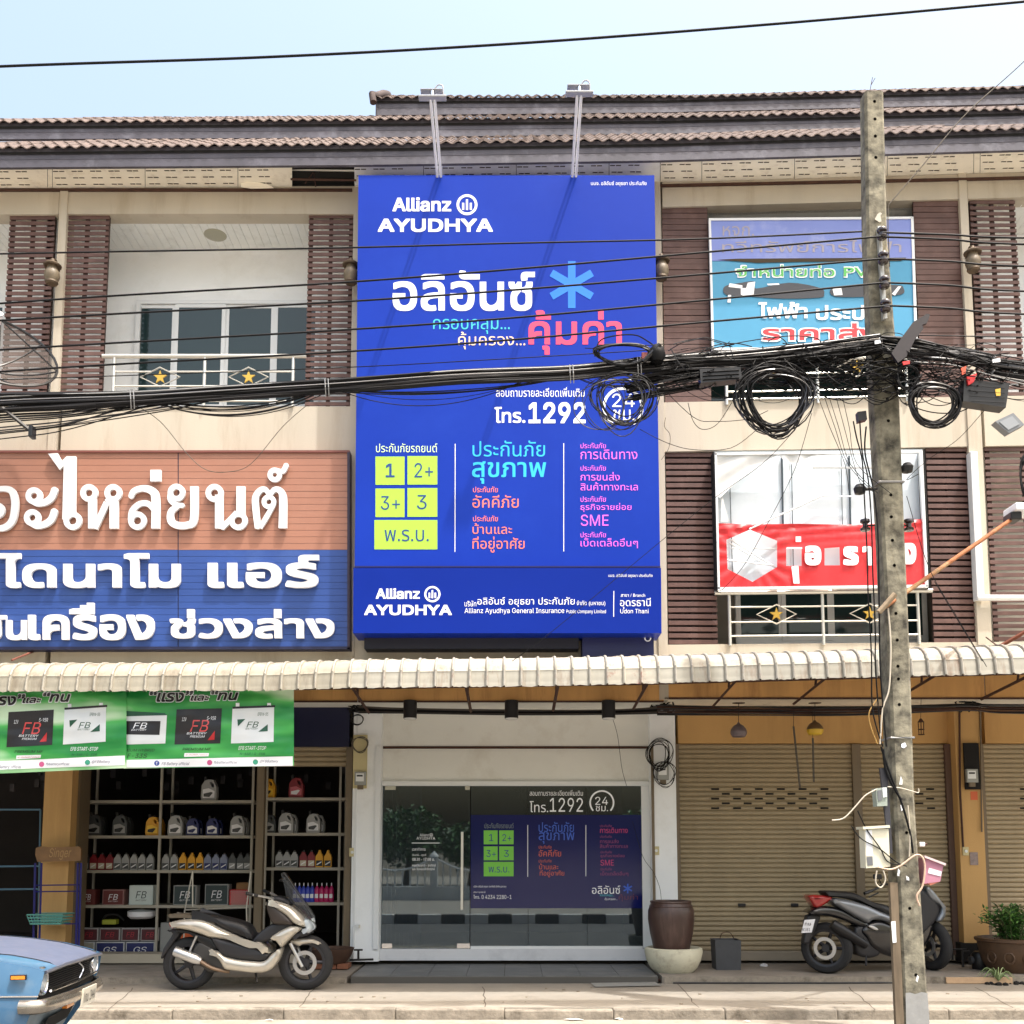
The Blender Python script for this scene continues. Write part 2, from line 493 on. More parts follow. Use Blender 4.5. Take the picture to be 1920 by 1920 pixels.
for x0, x1, y0, y1 in ((1268, 1310, 1843, 1890), (590, 560, 1850, 1893), (905, 912, 1850, 1893), (1590, 1640, 1850, 1893), (250, 205, 1852, 1893), (1830, 1905, 1851, 1893)):
    P = [(lerp(x0, x1, t / 8) + rk_.uniform(-2.5, 2.5), lerp(y0, y1, t / 8)) for t in range(9)]; crack(P, .006)
# platform in front of the shops
XL, XR = at(664, 1810, -.3).x, at(1228, 1810, -.3).x
MB().box((-60, -0.56, -0.3), (XL - 0.04, 0.9, ZP - 0.01)).box((XR + 0.04, -0.56, -0.3), (60, 0.9, ZP)).build('platform', M_PLAT, kind='structure')
MB().box((-60, -0.585, 0.0), (XL - 0.06, -0.56, ZP - 0.012)).box((XR + .06, -0.585, 0.0), (60, -0.56, ZP - .004)).build('platform_edge', M_KERB, kind='structure')
# grey tiles of the insurance office step
M_TSTEP = mat('slate_floor_tile', rgb(98, 98, 98), 0.45, var=0.12, vscale=5, dirt=rgb(140, 136, 128), dscale=2.5, damt=0.4)
step = thing('step', None, None, (0, -0.3, 0)); step['kind'] = 'structure'
nx_ = 8; ny_ = 3; tw = (XR - XL) / nx_; td = 1.18 / ny_
MB().box((XL, -0.53, -0.2), (XR, 0.68, ZP - 0.012)).build('step_core', mat('grout', rgb(80, 78, 74), 0.9), step)
tile_me = mesh_of(MB().box((-tw/2 + .003, -td/2 + .003, 0), (tw/2 - .003, td/2 - .003, .01)), 'floor_tile', M_TSTEP)
for i in range(nx_):
    for j in range(ny_):
        piece('floor_tile', tile_me, step, (XL + (i + .5) * tw, -0.52 + (j + .5) * td, ZP - 0.0115))
lit = MB()
for k in range(70):
    p = onz(rk_.uniform(150, 1900), rk_.choice((rk_.uniform(1913, 1935), rk_.uniform(1850, 1890))), ZS); zz_ = ZS if p.y > -2.2 else .063
    if -2.45 < p.y < -2.2: continue
    p.z = zz_; s_ = rk_.uniform(.006, .022); lit.lathe([(s_, 0), (s_ * .8, s_ * .4), (0, s_ * .5)], tuple(p), 5, smooth=False)
lit.build('grit', mat('grit_stone', rgb(120, 108, 92), .9, var=.4, vscale=3), kind='stuff', label='small grit and pebbles along pavement and gutter', fix=False)
for k, (x, y, w_) in enumerate(((1078, 1913, .09), (1160, 1912, .05), (505, 1914, .05), (1400, 1916, .04))):
    p = onz(x, y, .063); m_ = MB(); vs = [(p.x + w_ * math.cos(a * 1.05) * rk_.uniform(.7, 1.2), p.y + w_ * .5 * math.sin(a * 1.05) * rk_.uniform(.7, 1.2), .064 + rk_.uniform(0, .012)) for a in range(6)] + [(p.x, p.y, .08)]
    m_.add(vs, [(i, (i + 1) % 6, 6) for i in range(6)]); m_.build('paper_scrap', mat('white_scrap', rgb(214, 212, 206), .8), label=('larger white paper scrap in the gutter below the glass window', 'small white scrap right of the larger one in the gutter', 'white scrap in the gutter below the gold scooter', 'white scrap in the gutter left of the pole')[k], cat='litter', fix=False)
# brick patch at the right end of the platform edge
pb = thing('platform_bricks', None, None, (4.2, -0.6, 0.0)); pb['kind'] = 'structure'
for i in range(4):
    a = at(1773 + i * 31, 1828, -0.6).x
    MB().cbox((a, -0.612, 0.154), (a + 0.18, -0.587, ZP - 0.006), 0.004).build('brick', mat('pale_brick', rgb(190, 160, 128), 0.9, var=0.15, vscale=9), pb)

# ------------------------------------------------------------------ roofs (rows measured in the photograph)
A_T = [(-700, 267), (0, 263), (700, 258), (1320, 250), (1920, 234), (2700, 210)]
A_B = [(-700, 287), (0, 279), (700, 272), (1320, 262), (1920, 243), (2700, 218)]
A_F = [(-700, 320), (0, 314), (700, 309), (1320, 299.5), (1920, 281), (2700, 258)]
B_B = [(-700, 236), (0, 231), (700, 226), (1320, 220), (1920, 206), (2700, 186)]
B_F = [(-700, 265), (0, 261), (700, 258), (1320, 250), (1920, 232), (2700, 208)]
C_B = [(702, 184), (1320, 183), (1920, 166), (2700, 142)]
C_F = [(702, 216), (1320, 210), (1920, 194), (2700, 172)]
SOFW = [(-700, 359), (0, 358), (670, 357), (1240, 346), (1920, 331), (2700, 312)]
YA, YB, YC = -0.47, 0.72, 1.75
PITCH = 0.80
TW = 0.29
def wave(x): return 0.018 * math.cos(2 * math.pi * x / (TW / 2))
def tile_mesh():
    mb = MB(); n = 12; L = 0.36; c = 1 / math.hypot(1, PITCH); vs = []; fs = []
    for (d, t) in ((-0.03, 0), (L, 0), (L, -0.014), (-0.03, -0.014)):
        for i in range(n + 1):
            x = -TW/2 + TW * i / n
            up = wave(x) + t + (0.016 if d < 0 else 0)
            vs.append((x * 0.985, d * c, d * c * PITCH + up))
    for r in range(4):
        for i in range(n):
            a = r*(n+1)+i; b_ = ((r+1) % 4)*(n+1)+i
            fs.append((a, a+1, b_+1, b_))
    return MB().add(vs, fs, True)
TM = mesh_of(tile_mesh(), 'tile', M_TILE)
def roof_part(house, tabB, tabF, Yp, x0, x1, rows, deep=True):
    """tiles, their bedding and the two fascia boards of one eave between two pixel columns"""
    X0 = at(x0, 240, Yp).x; X1 = at(x1, 240, Yp).x
    n = max(1, round((X1 - X0) / TW)); c = 1 / math.hypot(1, PITCH)
    for i in range(n):
        X = X0 + (i + .5) * (X1 - X0) / n
        px = lerp(x0, x1, (i + .5) / n)
        Z = at(px, poly(tabB, px), Yp).z + 0.012
        for r in range(rows):
            o = piece('tile', TM, house, (X, Yp + r * 0.33 * c, Z + r * 0.33 * c * PITCH + random.uniform(-.004, .004)),
                      scale=((X1 - X0) / n / TW, 1, 1), rot=(0, -math.atan2(at(px + 40, poly(tabB, px + 40), Yp).z - at(px, poly(tabB, px), Yp).z, at(px + 40, 240, Yp).x - at(px, 240, Yp).x), random.uniform(-.006, .006)))
    def P(x, tab, k, dy): return at(x, lerp(poly(tabB, x) - 1, poly(tab, x), k), Yp + dy)
    a, b_ = x0, x1
    m = MB().quadprism([P(a, tabF, 0, .03), P(b_, tabF, 0, .03), P(b_, tabF, .60, .03), P(a, tabF, .60, .03)], (0, .03, 0))
    m.build('fascia_board', M_FASC, house)
    m = MB().quadprism([P(a, tabF, .62, .015), P(b_, tabF, .62, .015), P(b_, tabF, 1, .015), P(a, tabF, 1, .015)], (0, .04, 0))
    m.build('fascia_board', M_FASC, house)
    # felt under the tiles
    zl = at(a, poly(tabB, a), Yp).z - 0.03; zr = at(b_, poly(tabB, b_), Yp).z - 0.03; dd = rows * 0.33 * c
    MB().add([(X0, Yp + .02, zl), (X1, Yp + .02, zr), (X1, Yp + dd, zr + dd * PITCH), (X0, Yp + dd, zl + dd * PITCH),
              (X0, Yp + .02, zl - .03), (X1, Yp + .02, zr - .03), (X1, Yp + dd, zr + dd * PITCH - .03), (X0, Yp + dd, zl + dd * PITCH - .03)],
             [(0,1,2,3),(7,6,5,4),(0,4,5,1),(1,5,6,2),(2,6,7,3),(3,7,4,0)]).build('roof_felt', M_BLACK, house)

def slots_mesh():
    mb = MB()
    for dx in (-0.036, 0.036):
        for k in range(1):
            mb.box((dx - 0.030, -0.007, -0.0035), (dx + 0.030, 0.007, 0))
    return mb
SLM = mesh_of(slots_mesh(), 'vent_slot', M_SLOT)
def soffit(house, x0, x1, m, gap=None):
    """perforated boards under the eave"""
    bw = 174.0; k0 = math.floor((x0 - 98) / bw); xs = [x0]
    k = k0 + 1
    while 98 + k * bw < x1: xs.append(98 + k * bw); k += 1
    xs.append(x1)
    for a, b_ in zip(xs, xs[1:]):
        if b_ - a < 8: continue
        if gap and a < gap[1] and b_ > gap[0]:
            if a < gap[0] - 8: b_ = gap[0]
            elif b_ > gap[1] + 8: a = gap[1]
            else: continue
        def fr(x): return at(x, poly(A_F, x) - .5, YA + .06)
        def bk(x): p = fr(x); return Vector((at(x, poly(SOFW, x), -0.004).x, -0.004, p.z))
        q = [bk(a + .5), bk(b_ - .5), fr(b_ - .5), fr(a + .5)]
        o = MB(); o.add(q + [p + Vector((0, 0, .015)) for p in q], [(0,3,2,1),(4,5,6,7),(0,1,5,4),(1,2,6,5),(2,3,7,6),(3,0,4,7)])
        bd = o.build('soffit_board', m, house)
        n = int((b_ - a) / 34.5)
        for j in range(n):
            for r in range(3):
                xx_ = a + 12 + j * 34.6 + r * 3
                if xx_ > b_ - 12: continue
                t = (0.2, 0.5, 0.8)[r]
                p = fr(xx_).lerp(bk(xx_), t)
                piece('vent_slot', SLM, bd, (p.x, p.y, p.z - 0.0005))

# ------------------------------------------------------------------ louvres, rails, windows
def louvre(house, xt0, xt1, xb0, xb1, yt, yb, n, hfrac, Yp=0.03, backing=None, tilt=0.0, skip=(), m=None):
    """screen of horizontal slats between four pixel corners"""
    TL, TR, BR, BL = at(xt0, yt, Yp), at(xt1, yt, Yp), at(xb1, yb, Yp), at(xb0, yb, Yp)
    X0 = (TL.x + BL.x) / 2; X1 = (TR.x + BR.x) / 2; Z1 = TL.z; Z0 = BL.z; W = X1 - X0
    fr = MB()
    for fx in (0.05, 0.5, 0.95):
        c = lerp(X0, X1, fx); fr.box((c - .022, Yp + .022, Z0), (c + .022, Yp + .06, Z1))
    if backing is not None: fr.box((X0 + .01, Yp + .05, Z0), (X1 - .01, Yp + .062, Z1))
    f = fr.build('louvre_screen', backing or M_LOUVF, house)
    p = (Z1 - Z0) / n; h = p * hfrac
    sm = mesh_of(MB().cbox((-W/2, -0.007, -h/2), (W/2, 0.007, h/2), 0.002), 'slat', m or M_LOUV)
    for i in range(n):
        if i in skip: continue
        piece('slat', sm, f, ((X0 + X1)/2, Yp + 0.008 + random.uniform(-.002, .002), Z1 - (i + .5) * p + random.uniform(-.002, .002)), rot=(tilt, random.uniform(-.004, .004), 0))
    return f
def star_loops(cx, cy, r):
    return [[(cx + (r if k % 2 == 0 else r * .4) * math.sin(k * math.pi / 5), cy - (r if k % 2 == 0 else r * .4) * math.cos(k * math.pi / 5)) for k in range(10)]]
def railing(house, x0, x1, ytop, bars, posts, stars, ybot, Yp=-0.02):
    zt = at((x0+x1)/2, ytop, Yp).z
    r = MB().tube([(at(x0, ytop, Yp).x, Yp, zt), (at(x1, ytop, Yp).x, Yp, zt)], 0.027, 10).build('handrail', M_STEEL, house)
    for p in posts:
        X = at(p, (ytop + ybot)/2, Yp).x
        MB().cyl((X, Yp, at(p, ybot, Yp).z), (X, Yp, zt), .019, 10).build('rail_post', M_STEEL, house)
    for y in bars:
        z = at(0, y, Yp).z; m = MB(); a = at(posts[0], y, Yp).x; e = at(posts[-1], y, Yp).x; cuts = [a]
        for sx, sy in stars:
            if abs(sy - y) < 17:
                k = 37 * (1 - abs(sy - y) / 18.0)
                cuts += [at(sx - k, y, Yp).x, at(sx + k, y, Yp).x]
        cuts.append(e)
        for i in range(0, len(cuts), 2): m.tube([(cuts[i], Yp, z), (cuts[i+1], Yp, z)], .011, 8)
        m.build('rail_bar', M_STEEL, house)
    for sx, sy in stars:
        d = MB().tube([at(sx-37, sy, Yp), at(sx, sy-18, Yp), at(sx+37, sy, Yp), at(sx, sy+18, Yp)], .010, 6, closed=True).build('rail_diamond', M_STEEL, house)
        m = shape(MB(), star_loops(sx, sy, 13), Yp - .012, .02); m.build('star', M_GOLD, d)
def recess(house, x0, x1, yt, yb, dep, wallm, ceil_strips=True, Yp=0.2):
    """balcony behind the front wall"""
    xm, ym = (x0+x1)/2, (yt+yb)/2
    X0 = at(x0, ym, Yp).x; X1 = at(x1, ym, Yp).x; Z1 = at(xm, yt, 0).z; Z0 = at(xm, yb, 0).z; D = dep
    MB().box((X0 - .1, D, Z0 - .1), (X1 + .1, D + .12, Z1 + .1)).build('balcony_wall', wallm, house)
    MB().box((X0 - .12, Yp - .1, Z0 - .1), (X0 - .0, D, Z1 + .1)).build('balcony_side_wall', wallm, house); MB().box((X1, Yp - .1, Z0 - .1), (X1 + .12, D, Z1 + .1)).build('balcony_side_wall', wallm, house)
    MB().box((X0, Yp - .1, Z0 - .15), (X1, D, Z0)).build('balcony_floor', M_PLAT, house)
    if ceil_strips:
        n = int((X1 - X0) / 0.1)
        MB().box((X0, Yp - .05, Z1 + .012), (X1, D, Z1 + .05)).build('ceiling', M_SOFW, house)
        w_ = (X1 - X0) / n
        sm = mesh_of(MB().box((-w_/2 + .003, Yp - .05, 0), (w_/2 - .003, D - .01, .01)), 'ceiling_strip', M_SOFW)
        for i in range(n): piece('ceiling_strip', sm, house, (X0 + (i + .5) * w_, 0, Z1 + .001))
    else:
        MB().box((X0, Yp - .05, Z1), (X1, D, Z1 + .05)).build('ceiling', M_SOFW, house)
    return X0, X1, Z0, Z1
def sliding(house, x0, x1, y0, y1, Yp, splits):
    """white sliding doors with dark panes"""
    m = MB(); z1 = at(0, y0, Yp).z; z0 = at(0, y1, Yp).z
    X = [at(x, (y0+y1)/2, Yp).x for x in [x0] + splits + [x1]]
    m.box((X[0], Yp - .05, z1 - .05), (X[-1], Yp, z1)); m.box((X[0], Yp - .05, z0), (X[-1], Yp, z0 + .04))
    for x_ in (X[0] + .03, X[-1] - .03): m.box((x_ - .03, Yp - .05, z0 + .04), (x_ + .03, Yp, z1 - .05))
    w_ = m.build('window', M_ALU, house)
    for i, (a, b_) in enumerate(zip(X, X[1:])):
        dy = -.045 if i % 2 else -.025
        f = MB()
        for q in (a + .02, b_ - .02): f.box((q - .025, Yp + dy, z0 + .045), (q + .025, Yp + dy + .02, z1 - .055))
        f.box((a + .045, Yp + dy, z0 + .045), (b_ - .045, Yp + dy + .02, z0 + .10)).box((a + .045, Yp + dy, z1 - .1), (b_ - .045, Yp + dy + .02, z1 - .055))
        f.build('sash', M_ALU, w_)
        MB().box((a + .045, Yp + dy + .006, z0 + .1), (b_ - .045, Yp + dy + .014, z1 - .1)).build('pane', M_GLASS, w_)
def shutter(house, x0, x1, yt, yb, Yp, vents=None, name='roller_shutter'):
    xm, ym = (x0+x1)/2, (yt+yb)/2
    X0 = at(x0, ym, Yp).x; X1 = at(x1, ym, Yp).x; Z1 = at(xm, yt, Yp).z; Z0 = at(xm, yb, Yp).z
    n = round((Z1 - Z0) / 0.0575); p = (Z1 - Z0) / n; W = X1 - X0
    s_ = MB().box((X0, Yp + .02, Z0), (X1, Yp + .03, Z1)).build(name, M_GUIDE, house)
    prof = [(-p/2, .012), (-p*.42, .0), (-p*.2, -.012), (p*.12, -.012), (p*.36, -.002), (p*.44, .010), (p/2, .013)]
    vs = []; fs = []
    for x_ in (-W/2, W/2):
        for z, y in prof: vs.append((x_, y, z))
    k = len(prof)
    for i in range(k - 1): fs.append((i, k + i, k + i + 1, i + 1))
    sm = mesh_of(MB().add(vs, fs, False), 'slat', M_SHUT)
    for i in range(n): piece('slat', sm, s_, ((X0+X1)/2, Yp, Z0 + (i + .5) * p))
    if vents:
        vm = mesh_of(MB().box((-.048, -.004, -.011), (.048, .002, .011)), 'vent_slot', M_BLACK)
        for (vx, vy) in vents:
            q = at(vx, vy, Yp - .014)
            k_ = round((q.z - Z0) / p - .5); piece('vent_slot', vm, s_, (q.x, Yp - .0135, Z0 + (k_ + .46) * p))
    return s_

# ------------------------------------------------------------------ the row of shophouses
def front(house, x0, x1, y0, y1, m, Yp=0.0, dep=.2, name='wall'):
    return MB().rect(x0, y0, x1, y1, Yp, dep).build(name, m, house)
def hx(px, Yp=0): return at(px, 800, Yp).x
YG = 0.7                                    # plane of the ground-floor shopfronts
yfs = 1303                                  # lower edge of the first-floor beam

# --- left: parts shop
HL = thing('shophouse', 'cream shophouse with the brown louvres and open parts shop, left of the blue billboard', 'shophouse', (hx(380), 0.5, ZP))
front(HL, 111, 666, 349, 401, M_CREAM); front(HL, 104, 666, 762, 1312, M_CREAM)
front(HL, 89.5, 104.5, 349, 1312, M_CREAM, -.02, .22, 'pilaster'); front(HL, 656, 671, 349, 1230, M_CREAM, -.02, .22, 'pilaster')
recess(HL, 106, 657, 400, 762, 0.78, M_WHITE)
louvre(HL, 118, 203, 105, 192, 402, 762, 35, .65)
louvre(HL, 578, 661, 572, 657, 400, 762, 35, .65)
sliding(HL, 254, 600, 566, 775, 0.775, [328, 422, 514])
railing(HL, 192, 574, 668, (697, 724, 752), (213, 383, 549), ((300, 707), (466, 707)), 762)
lamp = MB().lathe([(0, -.05), (.12, -.045), (.17, -.02), (.19, 0)], (at(404, 436, .45).x, .45, at(404, 436, .45).z), 28).build('ceiling_lamp', mat('aged_lamp_glass', rgb(170, 168, 150), .4), HL)
MB().tube([(at(404, 436, .45).x + .2*math.cos(a*math.pi/12), .45 + .2*math.sin(a*math.pi/12), at(404, 436, .45).z - .005) for a in range(24)], .022, 8, closed=True).build('lamp_rim', mat('cream_rim', rgb(205, 200, 175), .4), lamp)
for p0, p1, rws in (((89, 672), 0, 0),):
    roof_part(HL, A_B, A_F, YA, 89, 672, 5); roof_part(HL, B_B, B_F, YB, 89, 672, 5)
soffit(HL, 89, 672, M_SOFF, gap=(548, 672))
# broken soffit: a black box painting the darkness under the roof, a torn board end and bare battens
MB().box((at(548, 330, -.2).x, YA + .07, at(600, 330, -.2).z + .05), (at(672, 330, -.2).x, -.004, at(600, 330, -.2).z + .12)).build('painted_roof_dark', M_BLACK, HL)
tb = MB(); shape(tb, [[(450, 343), (475, 340), (500, 345), (513, 352), (470, 353), (452, 350)][::-1]], -.10, .01); tb.build('torn_board', M_SOFF, HL)
for yy in (318, 336):
    MB().tube([at(545, yy, -.25), at(668, yy + 2, -.25)], .012, 6).build('batten', M_STEEL if yy == 318 else M_IRON, HL)
MB().tube([at(572, 344, -.2), at(588, 322, -.2), at(592, 350, -.2)], .008, 5).build('bracket', M_IRON, HL)
MB().rect(89, 353, 660, 357, -.03, .03).build('cornice', M_IRON, HL)

MB().rect(548, 304, 672, 352, .006, .1).build('added_black_back', M_BLACK, HL)  # black box added behind the gap, hides the sky and paints the roof dark
# --- centre: insurance office (upper floors behind the billboard)
HC = thing('shophouse', 'white-fronted insurance office with glass door, behind and below the blue billboard', 'shophouse', (hx(950), 0.5, ZP))
front(HC, 671, 1229, 340, 1312, M_CREAM)
roof_part(HC, A_B, A_F, YA, 672, 1236, 5); roof_part(HC, B_B, B_F, YB, 672, 1236, 5); roof_part(HC, C_B, C_F, YC, 706, 1236, 4)
soffit(HC, 664, 1238, M_SOFW)
# ridge cap at the end of the top roof
cp = at(704, 182, YC)
MB().tube([(cp.x - .02, YC - .06, cp.z - .13), (cp.x - .04, YC - .05, cp.z + .0), (cp.x + .0, YC + .05, cp.z + .06), (cp.x + .06, YC + .35, cp.z + .33), (cp.x + .06, YC + .9, cp.z + .75)], .05, 10).build('ridge_cap', mat('dark_ridge_tile', rgb(70, 58, 56), .85, var=.3, vscale=9), HC)
MB().box((cp.x, YC + .03, at(704, 216, YC).z), (cp.x + .05, YC + 1.2, cp.z)).build('gable_board', M_FASC, HC)

# --- right: shuttered shop
WARP[0] = True
HR = thing('shophouse', 'ochre shophouse with two closed roller shutters and closed brown louvres behind the concrete pole', 'shophouse', (hx(1530), 0.5, ZP))
front(HR, 1242, 1814, 338, 389, M_CREAM); front(HR, 1245, 1829, 755, 847, M_CREAM); front(HR, 1245, 1848, 1209, 1300, M_CREAM)
front(HR, 1229, 1246, 340, 1312, M_CREAM, -.02, .22, 'pilaster')
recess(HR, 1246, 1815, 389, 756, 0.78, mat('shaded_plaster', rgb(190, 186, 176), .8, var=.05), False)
louvre(HR, 1242, 1328, 1246, 1332, 391, 756, 34, .93, backing=M_LOUVF)
louvre(HR, 1713, 1800, 1728, 1815, 391, 756, 34, .93, backing=M_LOUVF)
railing(HR, 1332, 1730, 680, (706, 738, 752), (1362, 1533, 1700), ((1445, 696), (1607, 696)), 762)
MB().rect(1332, 690, 1728, 757, .60, .04).build('dark_window', M_GLASS, HR)
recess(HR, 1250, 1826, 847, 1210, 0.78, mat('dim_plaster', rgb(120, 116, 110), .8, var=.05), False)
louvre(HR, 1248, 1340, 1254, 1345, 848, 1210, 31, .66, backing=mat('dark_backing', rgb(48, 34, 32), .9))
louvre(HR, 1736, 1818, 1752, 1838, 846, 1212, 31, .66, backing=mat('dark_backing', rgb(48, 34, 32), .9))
sliding(HR, 1378, 1735, 1060, 1212, 0.775, [1465, 1556, 1640])
railing(HR, 1340, 1748, 1113, (1140, 1168, 1194), (1368, 1543, 1722), ((1456, 1154), (1631, 1154)), 1212)
WARP[0] = False
roof_part(HR, A_B, A_F, YA, 1236, 1826, 4); roof_part(HR, B_B, B_F, YB, 1236, 1826, 4); roof_part(HR, C_B, C_F, YC, 1236, 1826, 3)
soffit(HR, 1238, 1826, M_SOFF)
MB().quadprism([at(1238, 345, -.03), at(1826, 332.5, -.03), at(1826, 336.5, -.03), at(1238, 349, -.03)], (0, .03, 0)).build('cornice', M_IRON, HR)

# --- far right
WARP[0] = True
HF = thing('shophouse', 'ochre shophouse with see-through louvres and downpipe at the far right edge', 'shophouse', (hx(2100), 0.5, ZP))
front(HF, 1814.5, 2420, 338, 389, M_CREAM); front(HF, 1846, 2420, 755, 847, M_CREAM); front(HF, 1862, 2420, 1209, 1300, M_CREAM)
front(HF, 1808, 1823, 338, 760, M_CREAM, -.02, .22, 'pilaster'); front(HF, 1824, 1850, 755, 1230, M_CREAM, -.02, .22, 'pilaster')
recess(HF, 1832, 2400, 389, 756, 0.78, M_WHITE)
louvre(HF, 1820, 1906, 1836, 1922, 391, 756, 34, .58)
louvre(HF, 2300, 2386, 2320, 2406, 391, 756, 34, .58)
sliding(HF, 1960, 2300, 560, 755, 0.775, [2040, 2130, 2220])
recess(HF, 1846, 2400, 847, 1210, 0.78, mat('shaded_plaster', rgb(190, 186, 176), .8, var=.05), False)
louvre(HF, 1848, 2000, 1862, 2010, 848, 1210, 31, .62)
WARP[0] = False
roof_part(HF, A_B, A_F, YA, 1826, 2430, 3); roof_part(HF, B_B, B_F, YB, 1826, 2430, 3); roof_part(HF, C_B, C_F, YC, 1826, 2430, 2)
soffit(HF, 1826, 2430, M_SOFF)
MB().quadprism([at(1826, 332.5, -.03), at(2430, 317.5, -.03), at(2430, 321.5, -.03), at(1826, 336.5, -.03)], (0, .03, 0)).build('cornice', M_IRON, HF)
pp_ = thing('downpipe', 'white downpipe turning level, on the pilaster by the right-hand louvres', 'pipe', at(1834, 1120, -.08))
MB().cbox(tuple(at(1826, 980, -.1) - Vector((0, 0, 0.92))), tuple(at(1835, 980, -.04) + Vector((0, .06, 0.85))), .008).build('pipe_run', M_ALU, pp_)
MB().tube([at(1832, 1121, -.08), at(1990, 1121, -.08)], .035, 10).build('pipe_branch', M_ALU, pp_)

# --- far left
HQ = thing('shophouse', 'cream shophouse seen only as a strip at the far left edge', 'shophouse', (hx(-200), 0.5, ZP))
front(HQ, -560, 110.5, 350, 402, M_CREAM); front(HQ, -560, 90, 762, 1312, M_CREAM)
recess(HQ, -540, 88, 402, 762, 0.78, M_WHITE)
louvre(HQ, 16, 100, 1, 89, 403, 762, 35, .65)
sliding(HQ, -330, 12, 566, 775, 0.775, [-245, -160, -75])
roof_part(HQ, A_B, A_F, YA, -560, 89, 4); roof_part(HQ, B_B, B_F, YB, -560, 89, 4)
soffit(HQ, -560, 89, M_SOFF)
MB().rect(-560, 353, 89, 357, -.03, .03).build('cornice', M_IRON, HQ)
for H_, a, b_ in ((HL, 89, 672), (HC, 664, 1238), (HR, 1238, 1826), (HF, 1826, 2430), (HQ, -560, 89)):
    f_ = lambda x: at(x, poly(A_F, x) - .5, YA + .06)
    q = [f_(a) + Vector((0, 0, .05)), f_(b_) + Vector((0, 0, .05))]
    MB().add([q[0], q[1], q[1] + Vector((0, .9, 0)), q[0] + Vector((0, .9, 0))], [(0, 1, 2, 3)]).build('added_black_sheet', M_BLACK, H_)  # black sheet added above the soffit to shut out sky at the joints
# deep masses of the buildings, so that nothing is hollow from the side
for H_, a, b_, c in ((HQ, -560, 89, 0), (HL, 90, 670, 0), (HC, 672, 1236, 1), (HR, 1238, 1826, 1), (HF, 1828, 2430, 1)):
    X0 = hx(a) ; X1 = hx(b_)
    MB().box((X0 + .01, 5.2, 0), (X1 - .01, 5.4, 8.6)).build('rear_wall', M_CREAM, H_)
    MB().box((X0 + .01, .92, 3.45), (X1 - .01, 5.2, 3.6)).build('floor_slab', M_CREAM, H_)
    MB().add([(X0, 1.2, 8.75), (X1, 1.2, 8.75), (X1, 5.5, 11.2 + c), (X0, 5.5, 11.2 + c), (X0, 6, 8.6), (X1, 6, 8.6)], [(0, 1, 2, 3), (3, 2, 5, 4), (0, 3, 4), (1, 5, 2)]).build('rear_roof', M_TILE, H_)
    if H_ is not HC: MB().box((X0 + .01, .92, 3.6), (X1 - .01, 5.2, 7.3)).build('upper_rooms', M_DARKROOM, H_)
# ------------------------------------------------------------------ signs
M_BLUE = mat('blue_sign_vinyl', rgb(18, 53, 163), 0.42, spec=.15, var=0.06, vscale=.8, dirt=rgb(36, 74, 186), dscale=.9, damt=.2, bump=.35, bscale=1.3)
M_BLUED = mat('deep_blue_sign_vinyl', rgb(9, 40, 140), 0.4, spec=.15, var=0.05, vscale=.8, bump=.3, bscale=1.3)
M_NAVY = mat('navy_sign_back', rgb(22, 26, 62), 0.5)
M_PW = mat('white_print', rgb(244, 246, 250), 0.4)
def pm(n, r, g, b): return mat('print_' + n, rgb(r, g, b), 0.4)
M_LIME, M_CYAN, M_ORG, M_PINK, M_RED, M_TEAL, M_PEACH, M_AST = pm('lime', 166, 214, 70), pm('cyan', 45, 190, 250), pm('coral', 248, 128, 112), pm('pink', 238, 108, 232), pm('rose', 238, 70, 112), pm('teal', 60, 190, 205), pm('peach', 248, 214, 186), pm('azure', 22, 120, 232)
M_INK = pm('ink', 30, 66, 130)

def put(parent, Y, items, name='lettering', prefix_off=0.0):
    """items: (text, x0, y0, x1, y1, material, weight)"""
    by = {}
    for it in items:
        body, x0, y0, x1, y1, m = it[:6]; off = it[6] if len(it) > 6 else 0.012
        sh = it[7] if len(it) > 7 else 0.0
        mb = MB(); text(mb, body, x0, y0, x1, y1, Y, 0, off, shear=sh)
        mb.build(name, m, parent, fix=False)
def logo(parent, cx, cy, r, Y, m):
    mb = MB(); L = stroke(ring2(cx, cy, r * .86, 32), r * .24, closed=True)
    shape(mb, L, Y)
    for dx, t, b in ((-.36, -.18, .48), (0, -.5, .5), (.36, -.18, .48)):
        L = [[(cx + (dx - .1) * r, cy + t * r), (cx + (dx + .1) * r, cy + t * r), (cx + (dx + .1) * r, cy + b * r), (cx + (dx - .1) * r, cy + b * r)]]
        shape(mb, L, Y)
    mb.build('emblem', m, parent, fix=False)
def aster(parent, cx, cy, r, Y, m):
    mb = MB(); L = []
    for k in range(3):
        a = math.radians(90 + 60 * k); dx, dy = math.cos(a), math.sin(a); w_ = r * .16
        L.append([(cx + dx*r - dy*w_, cy + dy*r + dx*w_), (cx - dx*r - dy*w_, cy - dy*r + dx*w_), (cx - dx*r + dy*w_, cy - dy*r - dx*w_), (cx + dx*r + dy*w_, cy + dy*r - dx*w_)])
    shape(mb, L, Y); mb.build('asterisk', m, parent, fix=False)
def px_rect(mb, x0, y0, x1, y1, Y): return mb.add([at(x0, y0, Y), at(x1, y0, Y), at(x1, y1, Y), at(x0, y1, Y)], [(3, 2, 1, 0)])
def line(parent, x0, y0, x1, y1, Y, m, w_=1.3):
    mb = MB(); shape(mb, [[(x0 - w_/2, y0), (x1 - w_/2, y1), (x1 + w_/2, y1), (x0 + w_/2, y0)]], Y); mb.build('rule', m, parent, fix=False)

